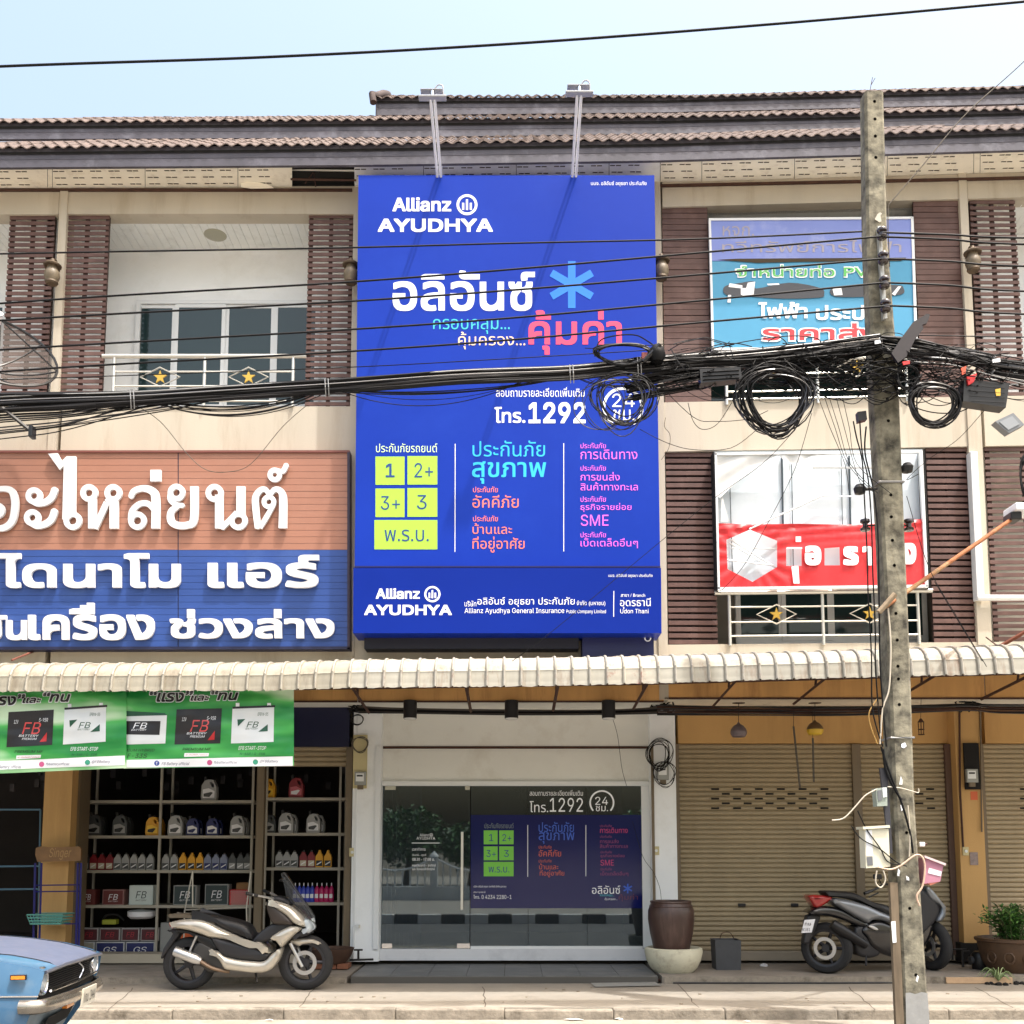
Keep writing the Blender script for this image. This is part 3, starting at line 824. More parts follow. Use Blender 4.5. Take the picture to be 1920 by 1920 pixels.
YS = -0.42
BB = thing('billboard', 'tall blue insurance billboard covering two upper floors between the brown and teal shop signs', 'billboard', at(950, 1062, YS))
p = MB(); p.pquad([(672, 328.5), (1227, 328.5), (1238, 1062), (665, 1062)], YS, .30); p.build('panel', M_BLUE, BB)
MB().pquad([(665, 1061), (1238, 1061), (1238.5, 1064), (664.5, 1064)], YS - .006, .3).build('bottom_trim', mat('navy_trim', rgb(20, 26, 90), .4), BB)
Y = YS - .0025
put(BB, Y, [("บมจ. อลิอันซ์ อยุธยา ประกันภัย", 1108, 339.5, 1212, 349.5, M_PW, .02),
    ("Allianz", 736, 370, 846, 396.5, M_PW, (.026, .018)), ("AYUDHYA", 708.5, 410, 924, 435, M_PW, (.024, .026)),
    ("อลิอันซ์", 736, 507, 1003, 583, M_PW, (.02, .02)),
    ("ครอบคลุม...", 812, 598, 956, 626, M_TEAL, .035), ("คุ้มครอง...", 859, 622, 985, 655, M_PEACH, .035), ("คุ้มค่า", 991, 581, 1166, 665, M_RED, (.018, .018)),
    ("สอบถามรายละเอียดเพิ่มเติม", 930, 726, 1096, 744, M_PW, .02), ("โทร.", 927, 763, 985, 793, M_PW, (.02, .02)), ("1292", 991, 754, 1098, 793.5, M_PW, (.02, .02)),
    ("24", 1148, 738, 1190, 763, M_PW, .01), ("ชม.", 1150, 768, 1190, 789, M_PW, .01),
    ("ประกันภัยรถยนต์", 705, 831, 820, 848, mat('print_pale_green', rgb(214, 240, 190), .4), .014),
    ("ประกันภัย", 886, 826, 1022, 856, M_CYAN, .018), ("สุขภาพ", 885, 865, 1024, 907, M_CYAN, (.01, .01)),
    ("ประกันภัย", 887, 912, 933.5, 923, M_ORG, .014), ("อัคคีภัย", 886, 928, 972.5, 952, M_ORG, .014),
    ("ประกันภัย", 887, 966.5, 933.5, 977.5, M_ORG, .014), ("บ้านและ", 886, 981, 960, 1001, M_ORG, .014), ("ที่อยู่อาศัย", 886, 1006, 983.5, 1036, M_ORG, .014),
    ("ประกันภัย", 1088.5, 830, 1136, 840.5, M_PINK, .012), ("การเดินทาง", 1088.5, 843, 1195, 861, M_PINK, .012),
    ("ประกันภัย", 1088.5, 872, 1136, 882.5, M_PINK, .012), ("การขนส่ง", 1088.5, 885, 1162, 901, M_PINK, .012), ("สินค้าทางทะเล", 1088.5, 904, 1196, 919.5, M_PINK, .012),
    ("ประกันภัย", 1088.5, 930, 1136, 941, M_PINK, .012), ("ธุรกิจรายย่อย", 1088.5, 943, 1184, 960, M_PINK, .012), ("SME", 1089, 965, 1141, 986, M_PINK, .006),
    ("ประกันภัย", 1088.5, 997, 1136, 1007.5, M_PINK, .012), ("เบ็ดเตล็ดอื่นๆ", 1088.5, 1009, 1196, 1028, M_PINK, .012)])
logo(BB, 875.6, 383.8, 20, Y, M_PW); aster(BB, 1072, 533.6, 44, Y, M_AST)
mb = MB(); shape(mb, stroke(ring2(1168, 764, 36, 26, 125, 415), 5.5), Y); mb.build('ring', M_PW, BB, fix=False)
for x0, y0, x1, y1 in ((704, 856, 758.5, 909), (764, 855, 820, 908.5), (704, 916, 758.5, 969.5), (764, 915, 820, 969), (702, 975, 820, 1030)):
    px_rect(MB(), x0, y0, x1, y1, Y).build('box_print', M_LIME, BB, fix=False)
put(BB, Y - .002, [("1", 723, 869, 740, 895, M_INK, (.012, .012)), ("2+", 777, 868, 812, 895, M_INK, .008), ("3+", 714, 930, 750, 956, M_INK, .008), ("3", 781.5, 928, 800, 955, M_INK, .008), ("พ.ร.บ.", 721, 993, 804, 1015, M_INK, .012)])
line(BB, 853.5, 832, 853, 1035, Y, M_PW); line(BB, 1057, 831, 1057, 1034, Y, M_PW)

YL = -0.53
B2 = thing('fascia_sign', 'wide low blue insurance sign with branch name, hung right under the tall billboard', 'sign', at(950, 1187, YL))
MB().pquad([(662.5, 1065), (1239.5, 1065), (1240.5, 1187), (662, 1187)], YL, .42).build('panel', M_BLUED, B2)
Y = YL - .0025
put(B2, Y, [("Allianz", 704.6, 1103, 787, 1123, M_PW, (.026, .018)), ("AYUDHYA", 683, 1134, 847, 1153.5, M_PW, (.024, .026)),
    ("บริษัท", 871, 1126, 893, 1137, M_PW, .01), ("อลิอันซ์ อยุธยา ประกันภัย", 895, 1119.5, 1077.6, 1138, M_PW, .014), ("จำกัด (มหาชน)", 1081, 1126, 1135, 1137, M_PW, .01),
    ("Allianz Ayudhya General Insurance", 871, 1140, 1058, 1152, M_PW, .016), ("Public Company Limited", 1062, 1143, 1136, 1151.5, M_PW, .01),
    ("สาขา / Branch", 1164, 1113, 1209.6, 1119, M_PW, .01), ("อุดรธานี", 1162.5, 1121, 1220, 1141.5, M_PW, .01), ("Udon Thani", 1163, 1141.5, 1216, 1150, M_PW, .012),
    ("บมจ. อลิอันซ์ อยุธยา ประกันภัย", 1140.6, 1076, 1223.4, 1083.5, M_PW, .01)])
logo(B2, 810.7, 1114, 15.5, Y, M_PW); line(B2, 1151, 1108, 1150.5, 1156.5, Y, M_PW)
OB = thing('old_sign_box', 'dark navy sign box left hanging beneath the lower blue sign, one letter showing', 'sign', at(950, 1225, -.3))
MB().rect(683, 1190, 1085, 1216, -.26, .24).build('box', mat('black_blue_box', rgb(26, 28, 44), .6), OB)
MB().rect(1092, 1189, 1226, 1231, -.28, .26).build('box_end', mat('navy_box', rgb(22, 30, 84), .45), OB)
put(OB, -.2825, [("U", 1208, 1184, 1221, 1203, M_PW, .006)])

# floodlights on long arms above the billboard
M_LAMPW = mat('white_floodlight', rgb(150, 152, 156), 0.4)
def flood(px0, py0, px1, py1, reach, label):
    a = at(px0, py0, YS + .05); b_ = at(px1, py1 + 9, YS - reach)
    t = thing('floodlight', label, 'floodlight', a, 'floodlights on arms over the billboard')
    t['group'] = 'floodlights on arms over the billboard'
    for dx in (-.022, .022): MB().tube([a + Vector((dx, 0, -.05)), b_ + Vector((dx, 0, 0))], .016, 6).build('arm', M_ALU, t)
    c = b_
    MB().cbox(tuple(c + Vector((-.15, -.05, -.012))), tuple(c + Vector((.15, .03, .012))), .006).build('lamp_body', M_LAMPW, t)
    MB().cyl(c + Vector((0, -.02, .01)), c + Vector((0, -.02, .07)), .025, 10).build('neck', M_CHROME, t)
    MB().cbox(tuple(c + Vector((-.13, -.05, .072))), tuple(c + Vector((.11, .03, .082))), .004).build('reflector', M_LAMPW, t)
    MB().cbox(tuple(c + Vector((-.07, -.03, .084))), tuple(c + Vector((.06, .02, .10))), .008).build('ballast', M_LAMPW, t)
    MB().tube(crv([c + Vector((.02, 0, .11)), c + Vector((.06, 0, .16)), c + Vector((.11, 0, .14)), c + Vector((.115, 0, .02))]), .007, 6).build('flex', M_LAMPW, t)
    return t
flood(824, 330, 811, 176, 1.05, 'left floodlight on its twin-tube arm, standing over the top edge of the billboard')
flood(1076, 330, 1086, 168, 1.05, 'right floodlight on its twin-tube arm, standing over the asterisk side of the billboard')

# ------------------------------------------------------------------ brown and blue plank sign of the parts shop
YK = -0.16
PS = thing('plank_sign', 'big plank sign, brown above and blue below, with raised white Thai letters', 'sign', at(300, 1215, YK))
M_PKR = mat('terracotta_plank', rgb(160, 112, 92), 0.45, var=0.06, vscale=2, dirt=rgb(176, 132, 112), dscale=1.3, damt=0.35)
M_PKB = mat('blue_plank', rgb(44, 74, 142), 0.4, var=0.08, vscale=2, dirt=rgb(84, 112, 172), dscale=1.2, damt=0.4)
MB().pquad([(-650, 848), (655, 846), (655, 1217), (-650, 1219)], YK + .004, .15).build('backing', M_NAVY, PS)
for k in range(30):
    y0 = 848.5 + k * 12.2; m = M_PKR if k < 15 else M_PKB
    for a, b_ in ((-650, -283), (-281, 333), (335, 651)):
        MB().pquad([(a, y0), (b_, y0 - .4), (b_, y0 + 11.2), (a, y0 + 11.6)], YK - random.uniform(.0, .003), .01).build('plank', m, PS)
for q in ([(651, 846), (655.5, 846), (655.5, 1217), (651, 1217)], [(-650, 844.5), (655.5, 844), (655.5, 848), (-650, 848.4)]):
    MB().pquad(q, YK - .02, .16).build('edge_trim', mat('brown_trim', rgb(120, 70, 62), .5) if q[0][1] == 844.5 else mat('dark_trim', rgb(50, 40, 60), .5), PS)
MB().pquad([(-650, 1213), (655.5, 1212), (655.5, 1217), (-650, 1219)], YK - .02, .16).build('edge_trim', M_NAVY, PS)
M_LET = mat('white_cut_letter', rgb(222, 223, 226), 0.5, var=0.02)
def Z3(p): return [(x / 3.0, 640 + y / 3.0) for x, y in p]
def glyph(strokes, polys=()):
    L = []
    for s_ in strokes:
        if s_[0] == 'o': L += stroke(ring2(s_[1] / 3.0, 640 + s_[2] / 3.0, s_[3] / 3.0, 18), s_[4] / 3.4, closed=True)
        else: L += stroke(Z3(crv2(s_[0])), intw(s_[1], s_[0]), cap=False)
    for p_ in polys:
        lp = Z3(p_); ar = sum(lp[i][0]*lp[(i+1) % len(lp)][1] - lp[(i+1) % len(lp)][0]*lp[i][1] for i in range(len(lp)))
        L.append(lp if ar > 0 else lp[::-1])
    return L
def crv2(p):
    if len(p) == 2: return p
    return [(v.x, v.y) for v in crv([(x, y, 0) for x, y in p], 5)]
def intw(w_, p):
    if len(p) == 2: w2 = w_ if isinstance(w_, (list, tuple)) else [w_, w_]; return [x / 3.5 for x in w2]
    if not isinstance(w_, (list, tuple)): w_ = [w_] * len(p)
    out = []
    for i in range(len(p) - 1): out += [lerp(w_[i], w_[i+1], k / 5) / 3.5 for k in range(5)]
    return out + [w_[-1] / 3.5]
GL = [
 glyph([([(-60, 1052), (20, 1048), (66, 1010), (82, 940), (80, 880), (60, 838), (10, 828), (-60, 840)], [30, 42, 46, 48, 48, 44, 34, 30]), ('o', -18, 950, 30, 34)]),
 glyph([('o', 190, 868, 33, 34), ([(165, 892), (205, 912), (255, 903), (290, 875), (308, 830)], [20, 36, 44, 46, 44]), ('o', 181, 991, 33, 34), ([(158, 1016), (200, 1038), (250, 1028), (288, 1000), (306, 950)], [20, 36, 44, 46, 44])]),
 glyph([('o', 408, 1008, 37, 34)], [[(270, 632), (322, 628), (346, 674), (374, 646), (426, 646), (424, 975), (368, 1010), (350, 1000), (358, 700), (335, 722)]]),
 glyph([('o', 500, 852, 35, 34), ([(518, 872), (518, 1052)], 54), ([(532, 1052), (600, 905)], 40), ('o', 636, 852, 35, 34), ([(640, 880), (640, 1052)], 58), ([(600, 905), (620, 885)], 40)]),
 glyph([([(874, 1052), (874, 880), (850, 838), (800, 826), (752, 842), (735, 874)], [56, 56, 50, 40, 38, 34]), ([(872, 950), (830, 912), (780, 916), (742, 955), (736, 1005)], [40, 38, 36, 38, 40]), ('o', 772, 1008, 37, 34)], [[(845, 722), (905, 722), (905, 786), (845, 786)]]),
 glyph([('o', 992, 850, 35, 34), ([(958, 850), (958, 890), (990, 918), (1030, 922)], [34, 36, 34, 30]), ([(1000, 925), (962, 958), (962, 1010), (1000, 1034), (1056, 1032), (1090, 1000), (1092, 815)], [34, 44, 50, 46, 46, 52, 54])]),
 glyph([('o', 1206, 852, 36, 34), ([(1232, 862), (1232, 1052)], 54), ([(1245, 1048), (1290, 1006), (1330, 960)], [40, 34, 30]), ('o', 1340, 1008, 38, 34), ([(1354, 815), (1354, 985)], 58)]),
 glyph([([(1450, 1050), (1440, 960), (1436, 880), (1462, 838), (1492, 832), (1516, 858), (1545, 832), (1578, 842), (1592, 890), (1590, 1050)], [40, 44, 44, 38, 34, 30, 34, 42, 52, 56]), ('o', 1512, 902, 28, 30), ([(1540, 915), (1500, 985), (1462, 1048)], [28, 34, 30])]),
 glyph([('o', 1545, 750, 27, 32), ([(1560, 722), (1590, 730), (1612, 692)], [22, 34, 34])]),
]
for L in GL:
    mb = MB(); shape(mb, L, YK - .055, .035); mb.build('letter', M_LET, PS)
mb = MB(); shape(mb, [[(-650, 900), (-40, 900), (-40, 990), (-650, 990)]], YK - .062, .045)
for body, x0, y0, x1, y1 in (("ไดนาโม", -4, 1037, 338, 1102), ("แอร์", 389, 1040, 598, 1102)):
    mb = MB(); text(mb, body, x0, y0, x1, y1, YK - .05, .035, (.024, .034)); mb.build('lettering', M_LET, PS, fix=True)
for body, x0, y0, x1, y1 in (("น้ำมัน", -120, 1145, 50, 1200), ("เครื่อง", 52, 1130, 289, 1200), ("ช่วงล่าง", 318, 1142, 627, 1197)):
    mb = MB(); text(mb, body, x0, y0, x1, y1, YK - .05, .035, (.024, .034)); mb.build('lettering', M_LET, PS, fix=True)

def sm0(L, k=4):
    n = len(L); out = []
    for i in range(n):
        a, b_, c_, d = [Vector((*L[(i + j) % n], 0)) for j in (-1, 0, 1, 2)]
        for q in range(k):
            t = q / k; v = 0.5 * ((2*b_) + (c_-a)*t + (2*a-5*b_+4*c_-d)*t*t + (3*b_-a-3*c_+d)*t*t*t); out.append((v.x, v.y))
    return out
# ------------------------------------------------------------------ faded teal pipe-dealer banner
YT = -0.06
TB = thing('lightbox_sign', 'faded lilac and teal lightbox sign with torn letters, upper floor behind the pole', 'sign', at(1525, 656, YT))
M_TEALB = mat('teal_banner', rgb(62, 146, 186), 0.5, var=0.05, vscale=1.5, dirt=rgb(120, 176, 200), dscale=1.2, damt=0.3)
M_LILAC = mat('faded_lilac_banner', rgb(120, 136, 204), 0.5, var=0.06, vscale=1.5, dirt=rgb(176, 184, 220), dscale=1.4, damt=0.6)
MB().pquad([(1330, 410), (1713, 407), (1721, 654), (1338, 660)], YT + .04, .16).build('box', M_BLACK, TB)
MB().pquad([(1333, 412), (1708, 410), (1711, 486), (1335, 489)], YT, .02).build('upper_banner', M_LILAC, TB)
MB().pquad([(1335, 490), (1711, 487), (1716, 650), (1339, 652)], YT + .004, .02).build('lower_banner', M_TEALB, TB)
for q in ([(1329, 410), (1333, 410), (1339, 656), (1335, 656)], [(1708, 407), (1713, 407), (1721, 652), (1716, 652)], [(1329, 409), (1713, 406), (1713, 410), (1329, 413)], [(1335, 652), (1721, 649), (1721, 653), (1335, 656)]):
    MB().pquad(q, YT - .012, .05).build('frame', M_ALU, TB)
M_OLDL = mat('peeled_letter', rgb(164, 158, 170), .6); M_GRN = pm('green', 92, 190, 92); M_REDL = pm('red', 214, 54, 62)
mb = MB(); shape(mb, [[(1345, 487), (1380, 485), (1700, 483), (1690, 489), (1500, 491), (1420, 493)][::-1]], YT - .003); mb.build('tear', M_SLOT, TB, fix=False)
Y = YT - .0035
put(TB, Y, [("หจก.", 1355, 424, 1414, 442, M_OLDL, .03), ("ทวีทรัพย์การไฟฟ้า", 1354, 450, 1690, 473, M_OLDL, .03)])
put(TB, Y, [("จำหน่ายท่อ PVC", 1378, 495, 1660, 521, M_PW, (.035, .04))]); put(TB, Y - .002, [("จำหน่ายท่อ PVC", 1381, 497.5, 1657, 518.5, M_GRN, (.008, .008))])
mb = MB()
for L in ([(1359, 537), (1390, 530), (1414, 528), (1418, 541), (1480, 530), (1538, 540), (1545, 552), (1536, 558), (1470, 560), (1408, 556), (1362, 553)], [(1560, 540), (1600, 535), (1680, 534), (1694, 540), (1690, 552), (1640, 556), (1566, 556)]): shape(mb, [sm0(L)[::-1]], Y)
mb.build('torn_strip', mat('torn_strip_grey', rgb(70, 74, 82), .6), TB, fix=False)
mb = MB()
for L in ([(1368, 531), (1392, 535), (1392, 541), (1366, 538)], [(1389, 540), (1399, 540), (1402, 530), (1416, 528), (1413, 553), (1396, 556), (1389, 552)], [(1365, 553), (1371, 553), (1370, 567), (1364, 567)], [(1561, 542), (1577, 538), (1580, 553), (1564, 554)], [(1684, 537), (1690, 537), (1678, 554), (1672, 551)], [(1438, 532), (1460, 531), (1462, 534), (1440, 535)]): shape(mb, [L[::-1]], Y - .002)
mb.build('peeling_letter', M_PW, TB, fix=False)
put(TB, Y, [("ไฟฟ้า", 1422, 566, 1514, 597, M_PW, (.025, .03)), ("ประปา", 1530, 572, 1640, 600, M_PW, (.022, .027))])
put(TB, Y, [("ราคาส่ง", 1427, 603, 1652, 641, M_PW, (.05, .06))]); put(TB, Y - .002, [("ราคาส่ง", 1430, 606, 1649, 638, M_REDL, (.018, .024))])

# ------------------------------------------------------------------ torn red banner in its white frame
YR = -0.12
RB = thing('lightbox_sign', 'torn lightbox sign, red banner hanging below a bare white back, behind the pole', 'sign', at(1540, 1105, YR))
MB().pquad([(1338, 846), (1730, 842), (1742, 1100), (1346, 1106)], YR + .14, .02).build('back_sheet', mat('white_back_sheet', rgb(218, 228, 236), .6, var=.03, dirt=rgb(180, 190, 198), dscale=2, damt=.3), RB)
MB().pquad([(1337, 847), (1343, 847), (1350, 1106), (1344, 1106)], YR - .0, .16).build('box_side', M_BLACK, RB)
MB().pquad([(1729, 843), (1734, 843), (1745, 1102), (1740, 1102)], YR - .0, .16).build('box_side', M_BLACK, RB)
for q in ([(1340, 848), (1344, 848), (1350, 1104), (1346, 1104)], [(1724, 844), (1730, 844), (1741, 1100), (1736, 1100)], [(1340, 849), (1730, 844), (1730, 848), (1340, 853)], [(1346, 1101), (1741, 1096), (1741, 1101), (1346, 1106)]):
    MB().pquad(q, YR - .015, .05).build('frame', M_ALU, RB)
for x_, xb in ((1367, 1374), (1466, 1470), (1484, 1488), (1577, 1582), (1592, 1597)):
    MB().tube([at(x_, 855, YR + .12), at(xb, 1095, YR + .12)], .012 if x_ in (1466, 1592) else .005, 6).build('post', mat('dark_post', rgb(70, 80, 88), .5), RB)
MB().tube([at(1524, 877, YR + .08), at(1650, 877, YR + .08)], .014, 8).build('tube_light', M_ALU, RB)
MB().tube([at(1405, 992, YR + .0), at(1540, 930, YR + .08)], .012, 8).build('tube_light', M_ALU, RB)
MB().tube([at(1540, 930, YR + .08), at(1600, 931, YR + .08)], .008, 6).build('tube_light', M_ALU, RB)
def cloth(mb, loops, fn, step=6.0):
    """thin sheet cut to a pixel outline, with folds given by fn"""
    xs = [p_[0] for lp in loops for p_ in lp]; ys = [p_[1] for lp in loops for p_ in lp]
    pts = []; x_ = min(xs) + step/2
    def inside(px, py):
        wn = 0
        for lp in loops:
            for i in range(len(lp)):
                x0, y0 = lp[i]; x1, y1 = lp[(i+1) % len(lp)]
                if y0 <= py < y1 and (x1-x0)*(py-y0)-(px-x0)*(y1-y0) > 0: wn += 1
                elif y1 <= py < y0 and (x1-x0)*(py-y0)-(px-x0)*(y1-y0) < 0: wn -= 1
        return wn
    vs = []; es = []
    for lp in loops:
        q = []
        for i in range(len(lp)):
            a = lp[i]; b_ = lp[(i+1) % len(lp)]; k = max(1, int(math.hypot(b_[0]-a[0], b_[1]-a[1]) / step))
            q += [(lerp(a[0], b_[0], t / k), lerp(a[1], b_[1], t / k)) for t in range(k)]
        o = len(vs); vs += [Vector(t) for t in q]; es += [(o + i, o + (i + 1) % len(q)) for i in range(len(q))]
    while x_ < max(xs):
        y_ = min(ys) + step/2
        while y_ < max(ys):
            if inside(x_, y_): vs.append(Vector((x_ + random.uniform(-1, 1), y_ + random.uniform(-1, 1))))
            y_ += step
        x_ += step
    ov, oe, of, *_ = delaunay_2d_cdt(vs, es, [], 0, 1e-6)
    tri = [f for f in of if inside(sum(ov[i].x for i in f) / 3, sum(ov[i].y for i in f) / 3)]
    mb.add([at(v.x, v.y, fn(v.x, v.y)) for v in ov], tri, True); return mb
def ccw(lp):
    ar = sum(lp[i][0]*lp[(i+1) % len(lp)][1] - lp[(i+1) % len(lp)][0]*lp[i][1] for i in range(len(lp)))
    return lp if ar > 0 else lp[::-1]
def cw(lp): return ccw(lp)[::-1]
def folds(x_, y_):
    d = math.hypot(x_ - 1410, (y_ - 1044) * 1.0)
    return YR + .01 + .012 * math.sin(y_ * .42 + x_ * .03) * max(0, 1 - (y_ - 975) / 55.0) + .008 * math.sin(math.atan2(y_ - 1044, x_ - 1410) * 17) * max(0, 1 - abs(d - 65) / 60) + .004 * math.sin(x_ * .11)
red = ccw([(1347, 981), (1400, 983), (1500, 982), (1600, 984), (1690, 978), (1734, 972), (1740, 1097), (1349, 1101)])
hexa = cw([(1362, 1012), (1406, 993), (1457, 1014), (1457, 1063), (1411, 1091), (1364, 1067)])
holes = [hexa, cw([(1474, 1027), (1503, 1027), (1503, 1061), (1474, 1061)]), cw([(1546, 1028), (1574, 1026), (1575, 1060), (1546, 1060)]), cw([(1583, 1025), (1607, 1026), (1600, 1040), (1594, 1044), (1586, 1034)])]
mb = MB(); cloth(mb, [red] + holes, folds, 5.0); mb.build('red_banner', mat('red_banner_vinyl', rgb(206, 44, 50), .4, var=.06, vscale=3, dirt=rgb(224, 90, 92), dscale=2.5, damt=.5), RB, fix=False)
mb = MB(); cloth(mb, [ccw([(1344, 853), (1460, 852), (1434, 866), (1372, 912), (1350, 934), (1345, 930)])], lambda a, b: YR + .005 + .01 * math.sin(a * .1 + b * .15)); mb.build('torn_banner', mat('grey_white_vinyl', rgb(206, 208, 208), .5, var=.05), RB, fix=False)
mb = MB(); cloth(mb, [ccw([(1460, 852), (1570, 850), (1520, 856), (1500, 866), (1486, 871), (1470, 864)])], lambda a, b: YR + .0 + .01 * math.sin(a * .2)); mb.build('torn_banner', mat('grey_white_vinyl', rgb(206, 208, 208), .5), RB, fix=False)
mb = MB(); cloth(mb, [ccw([(1472, 864), (1477, 868), (1484, 900), (1474, 895)])], lambda a, b: YR - .01); mb.build('torn_banner', mat('grey_white_vinyl', rgb(206, 208, 208), .5), RB, fix=False)
mb = MB(); cloth(mb, [ccw([(1353, 925), (1367, 978), (1352, 978)])], lambda a, b: YR + .01); mb.build('torn_banner', mat('grey_white_vinyl', rgb(206, 208, 208), .5), RB, fix=False)
for q in ([(1370, 1012), (1455, 1065)], [(1367, 1018), (1435, 1058)], [(1372, 1028), (1457, 1029)], [(1364, 1050), (1450, 1060)]):
    MB().tube([at(*q[0], YR + .06), at(*q[1], YR + .06)], .01, 6).build('tube_light', M_ALU, RB)
Y = YR - .016
def bar(L): mb = MB(); shape(mb, [ccw(l)[::1] for l in L], Y); return mb
mb = MB()
text(mb, "่", 1492, 1006, 1502, 1016, Y, 0, .05); mb.build('lettering', M_PW, RB, fix=False)
put(RB, Y, [("อ", 1509, 1023, 1540, 1060, M_PW, (.06, .05))]); put(RB, Y, [("ร", 1581, 1024, 1610, 1060, M_PW, (.06, .05)), ("า", 1617, 1024, 1636, 1060, M_PW, (.05, .05)), ("ง", 1690, 1018, 1718, 1058, M_PW, (.06, .05))])
mb = MB(); shape(mb, [cw([(1475, 1026), (1504, 1026), (1504, 1029), (1475, 1029)])], Y); mb.build('letter_edge', M_PW, RB, fix=False)
mb = MB(); cloth(mb, [ccw([(1484, 1062), (1497, 1061), (1499, 1094), (1488, 1094)])], lambda a, b: YR - .02); mb.build('hanging_strip', M_PW, RB, fix=False)

# ------------------------------------------------------------------ awning (three lengths)
TOPY = [(-700, 1250), (0, 1245), (500, 1243), (660, 1237), (1240, 1229), (1500, 1222), (1920, 1209), (2600, 1190)]
BOTY = [(-700, 1302), (0, 1298), (500, 1296), (660, 1291), (1000, 1288), (1240, 1282), (1500, 1274), (1920, 1264), (2600, 1245)]
YE = -1.95
def awn_prof(px, depth_back=1.9):
    """curve from the wall down to the lip at a pixel column"""
    zb = at(px, poly(BOTY, px), YE).z; zt = at(px, poly(TOPY, px), YE + .12).z
    h = zt - zb; P = []
    P.append((0.02, zt + .30)); P.append((-1.2, zt + .10)); P.append((YE + .42, zt + .035))
    for k in range(1, 15):
        a = k / 14.0 * math.pi / 2
        y = YE + .42 - .40 * math.sin(a) ** .9; z = zt + .035 - (h * .62 + .035) * (1 - math.cos(a))
        c = .012 if (k % 2 and k > 4) else -.006
        P.append((y + c * .6, z + c * .4))
    for k in range(1, 7):
        P.append((YE + .015 - k * .002 + (0.004 if k % 2 and k < 4 else 0), zb + h * .38 * (1 - k / 6.0)))
    return P
def sheet(par, px0, px1, m, mr):
    a = awn_prof(px0); b_ = awn_prof(px1); n = len(a); X0 = at(px0, 1290, YE).x + .004; X1 = at(px1, 1290, YE).x - .004
    mb = MB(); vs = []; fs = []
    jag = [random.uniform(0, .012) for _ in range(6)]
    cols = 6
    for c in range(cols):
        t = c / (cols - 1); X = lerp(X0, X1, t)
        for i, (p0, p1) in enumerate(zip(a, b_)):
            z = lerp(p0[1], p1[1], t) + (jag[c] if i == n - 1 else 0)
            vs.append((X, lerp(p0[0], p1[0], t) - .002 * math.sin(t * math.pi), z))
    for c in range(cols - 1):
        for i in range(n - 1): fs.append((c*n+i, c*n+i+1, (c+1)*n+i+1, (c+1)*n+i))
    mb.add(vs, fs, True).build('sheet', m, par, fix=False)
    r = MB(); X = X1 + .002; vs = []; fs = []
    for j, (dx, dy) in enumerate(((-.014, .0), (-.011, -.022), (.0, -.028), (.011, -.022), (.014, 0))):
        for (y, z) in b_: vs.append((X + dx, y + dy * 1.0 - (.0 if dy else 0), z - dy * .7 - .004))
    for j in range(4):
        for i in range(n - 1): fs.append((j*n+i, j*n+i+1, (j+1)*n+i+1, (j+1)*n+i))
    r.add(vs, fs, True).build('rib', mr, par, fix=False)
def awning(label, x0, x1, k0, m, mr, off):
    t = thing('awning', label, 'awning', (at((x0+x1)/2, 1290, YE).x, -1, 3.1))
    n = round((x1 - x0) / 31.7); red = (1163, 1216)
    for i in range(n):
        a = lerp(x0, x1, i / n); b_ = lerp(x0, x1, (i + 1) / n); c = (a + b_) / 2
        mm = M_RUSTP if red[0] - 8 < c < red[1] + 4 else m
        sheet(t, a, b_, mm, M_RUSTP if red[0] < b_ < red[1] + 5 else mr)
    return t
aw1 = awning('curved cream awning over the open parts shop, grey ribs', -620, 655, 0, M_AWN, M_AWG, 0)
aw2 = awning('curved white awning with red primer patch under the blue signs', 655, 1236, 0, M_AWNW, M_AWGW, 0)
aw3 = awning('curved pale awning over the closed shutters, passing behind the concrete pole', 1236, 2440, 0, M_AWNW, M_AWGW, 0)
# trusses and purlins carrying it
for t, x0, x1 in ((aw1, -600, 655), (aw2, 655, 1236), (aw3, 1236, 2420)):
    for (yy, dz) in ((-1.75, .02), (-1.1, .05), (-.35, .1)):
        a = at(x0, 1290, yy).x * 1.0; za = at(x0, poly(BOTY, x0), YE).z + .16 + dz; zb = at(x1, poly(BOTY, x1), YE).z + .16 + dz
        MB().tube([(at(x0, 1290, YE).x, yy, za), (at(x1, 1290, YE).x, yy, zb)], .018, 4).build('purlin', M_IRON, t)
for (px, t) in ((40, aw1), (230, aw1), (430, aw1), (640, aw1), (868, aw2), (1052, aw2), (1232, aw2), (1410, aw3), (1590, aw3), (1810, aw3), (2010, aw3)):
    X = at(px, 1290, YE).x; z = at(px, poly(BOTY, px), YE).z
    MB().tube([(X, -1.85, z + .12), (X, -.02, z + .38)], .02, 4).build('truss_chord', M_IRON, t)
    MB().tube([(X, -1.55, z + .14), (X, -.03, z + .02)], .018, 4).build('truss_brace', M_IRON, t)
    MB().tube([(X, -.95, z + .24), (X, -.9, z + .1)], .014, 4).build('truss_post', M_IRON, t)
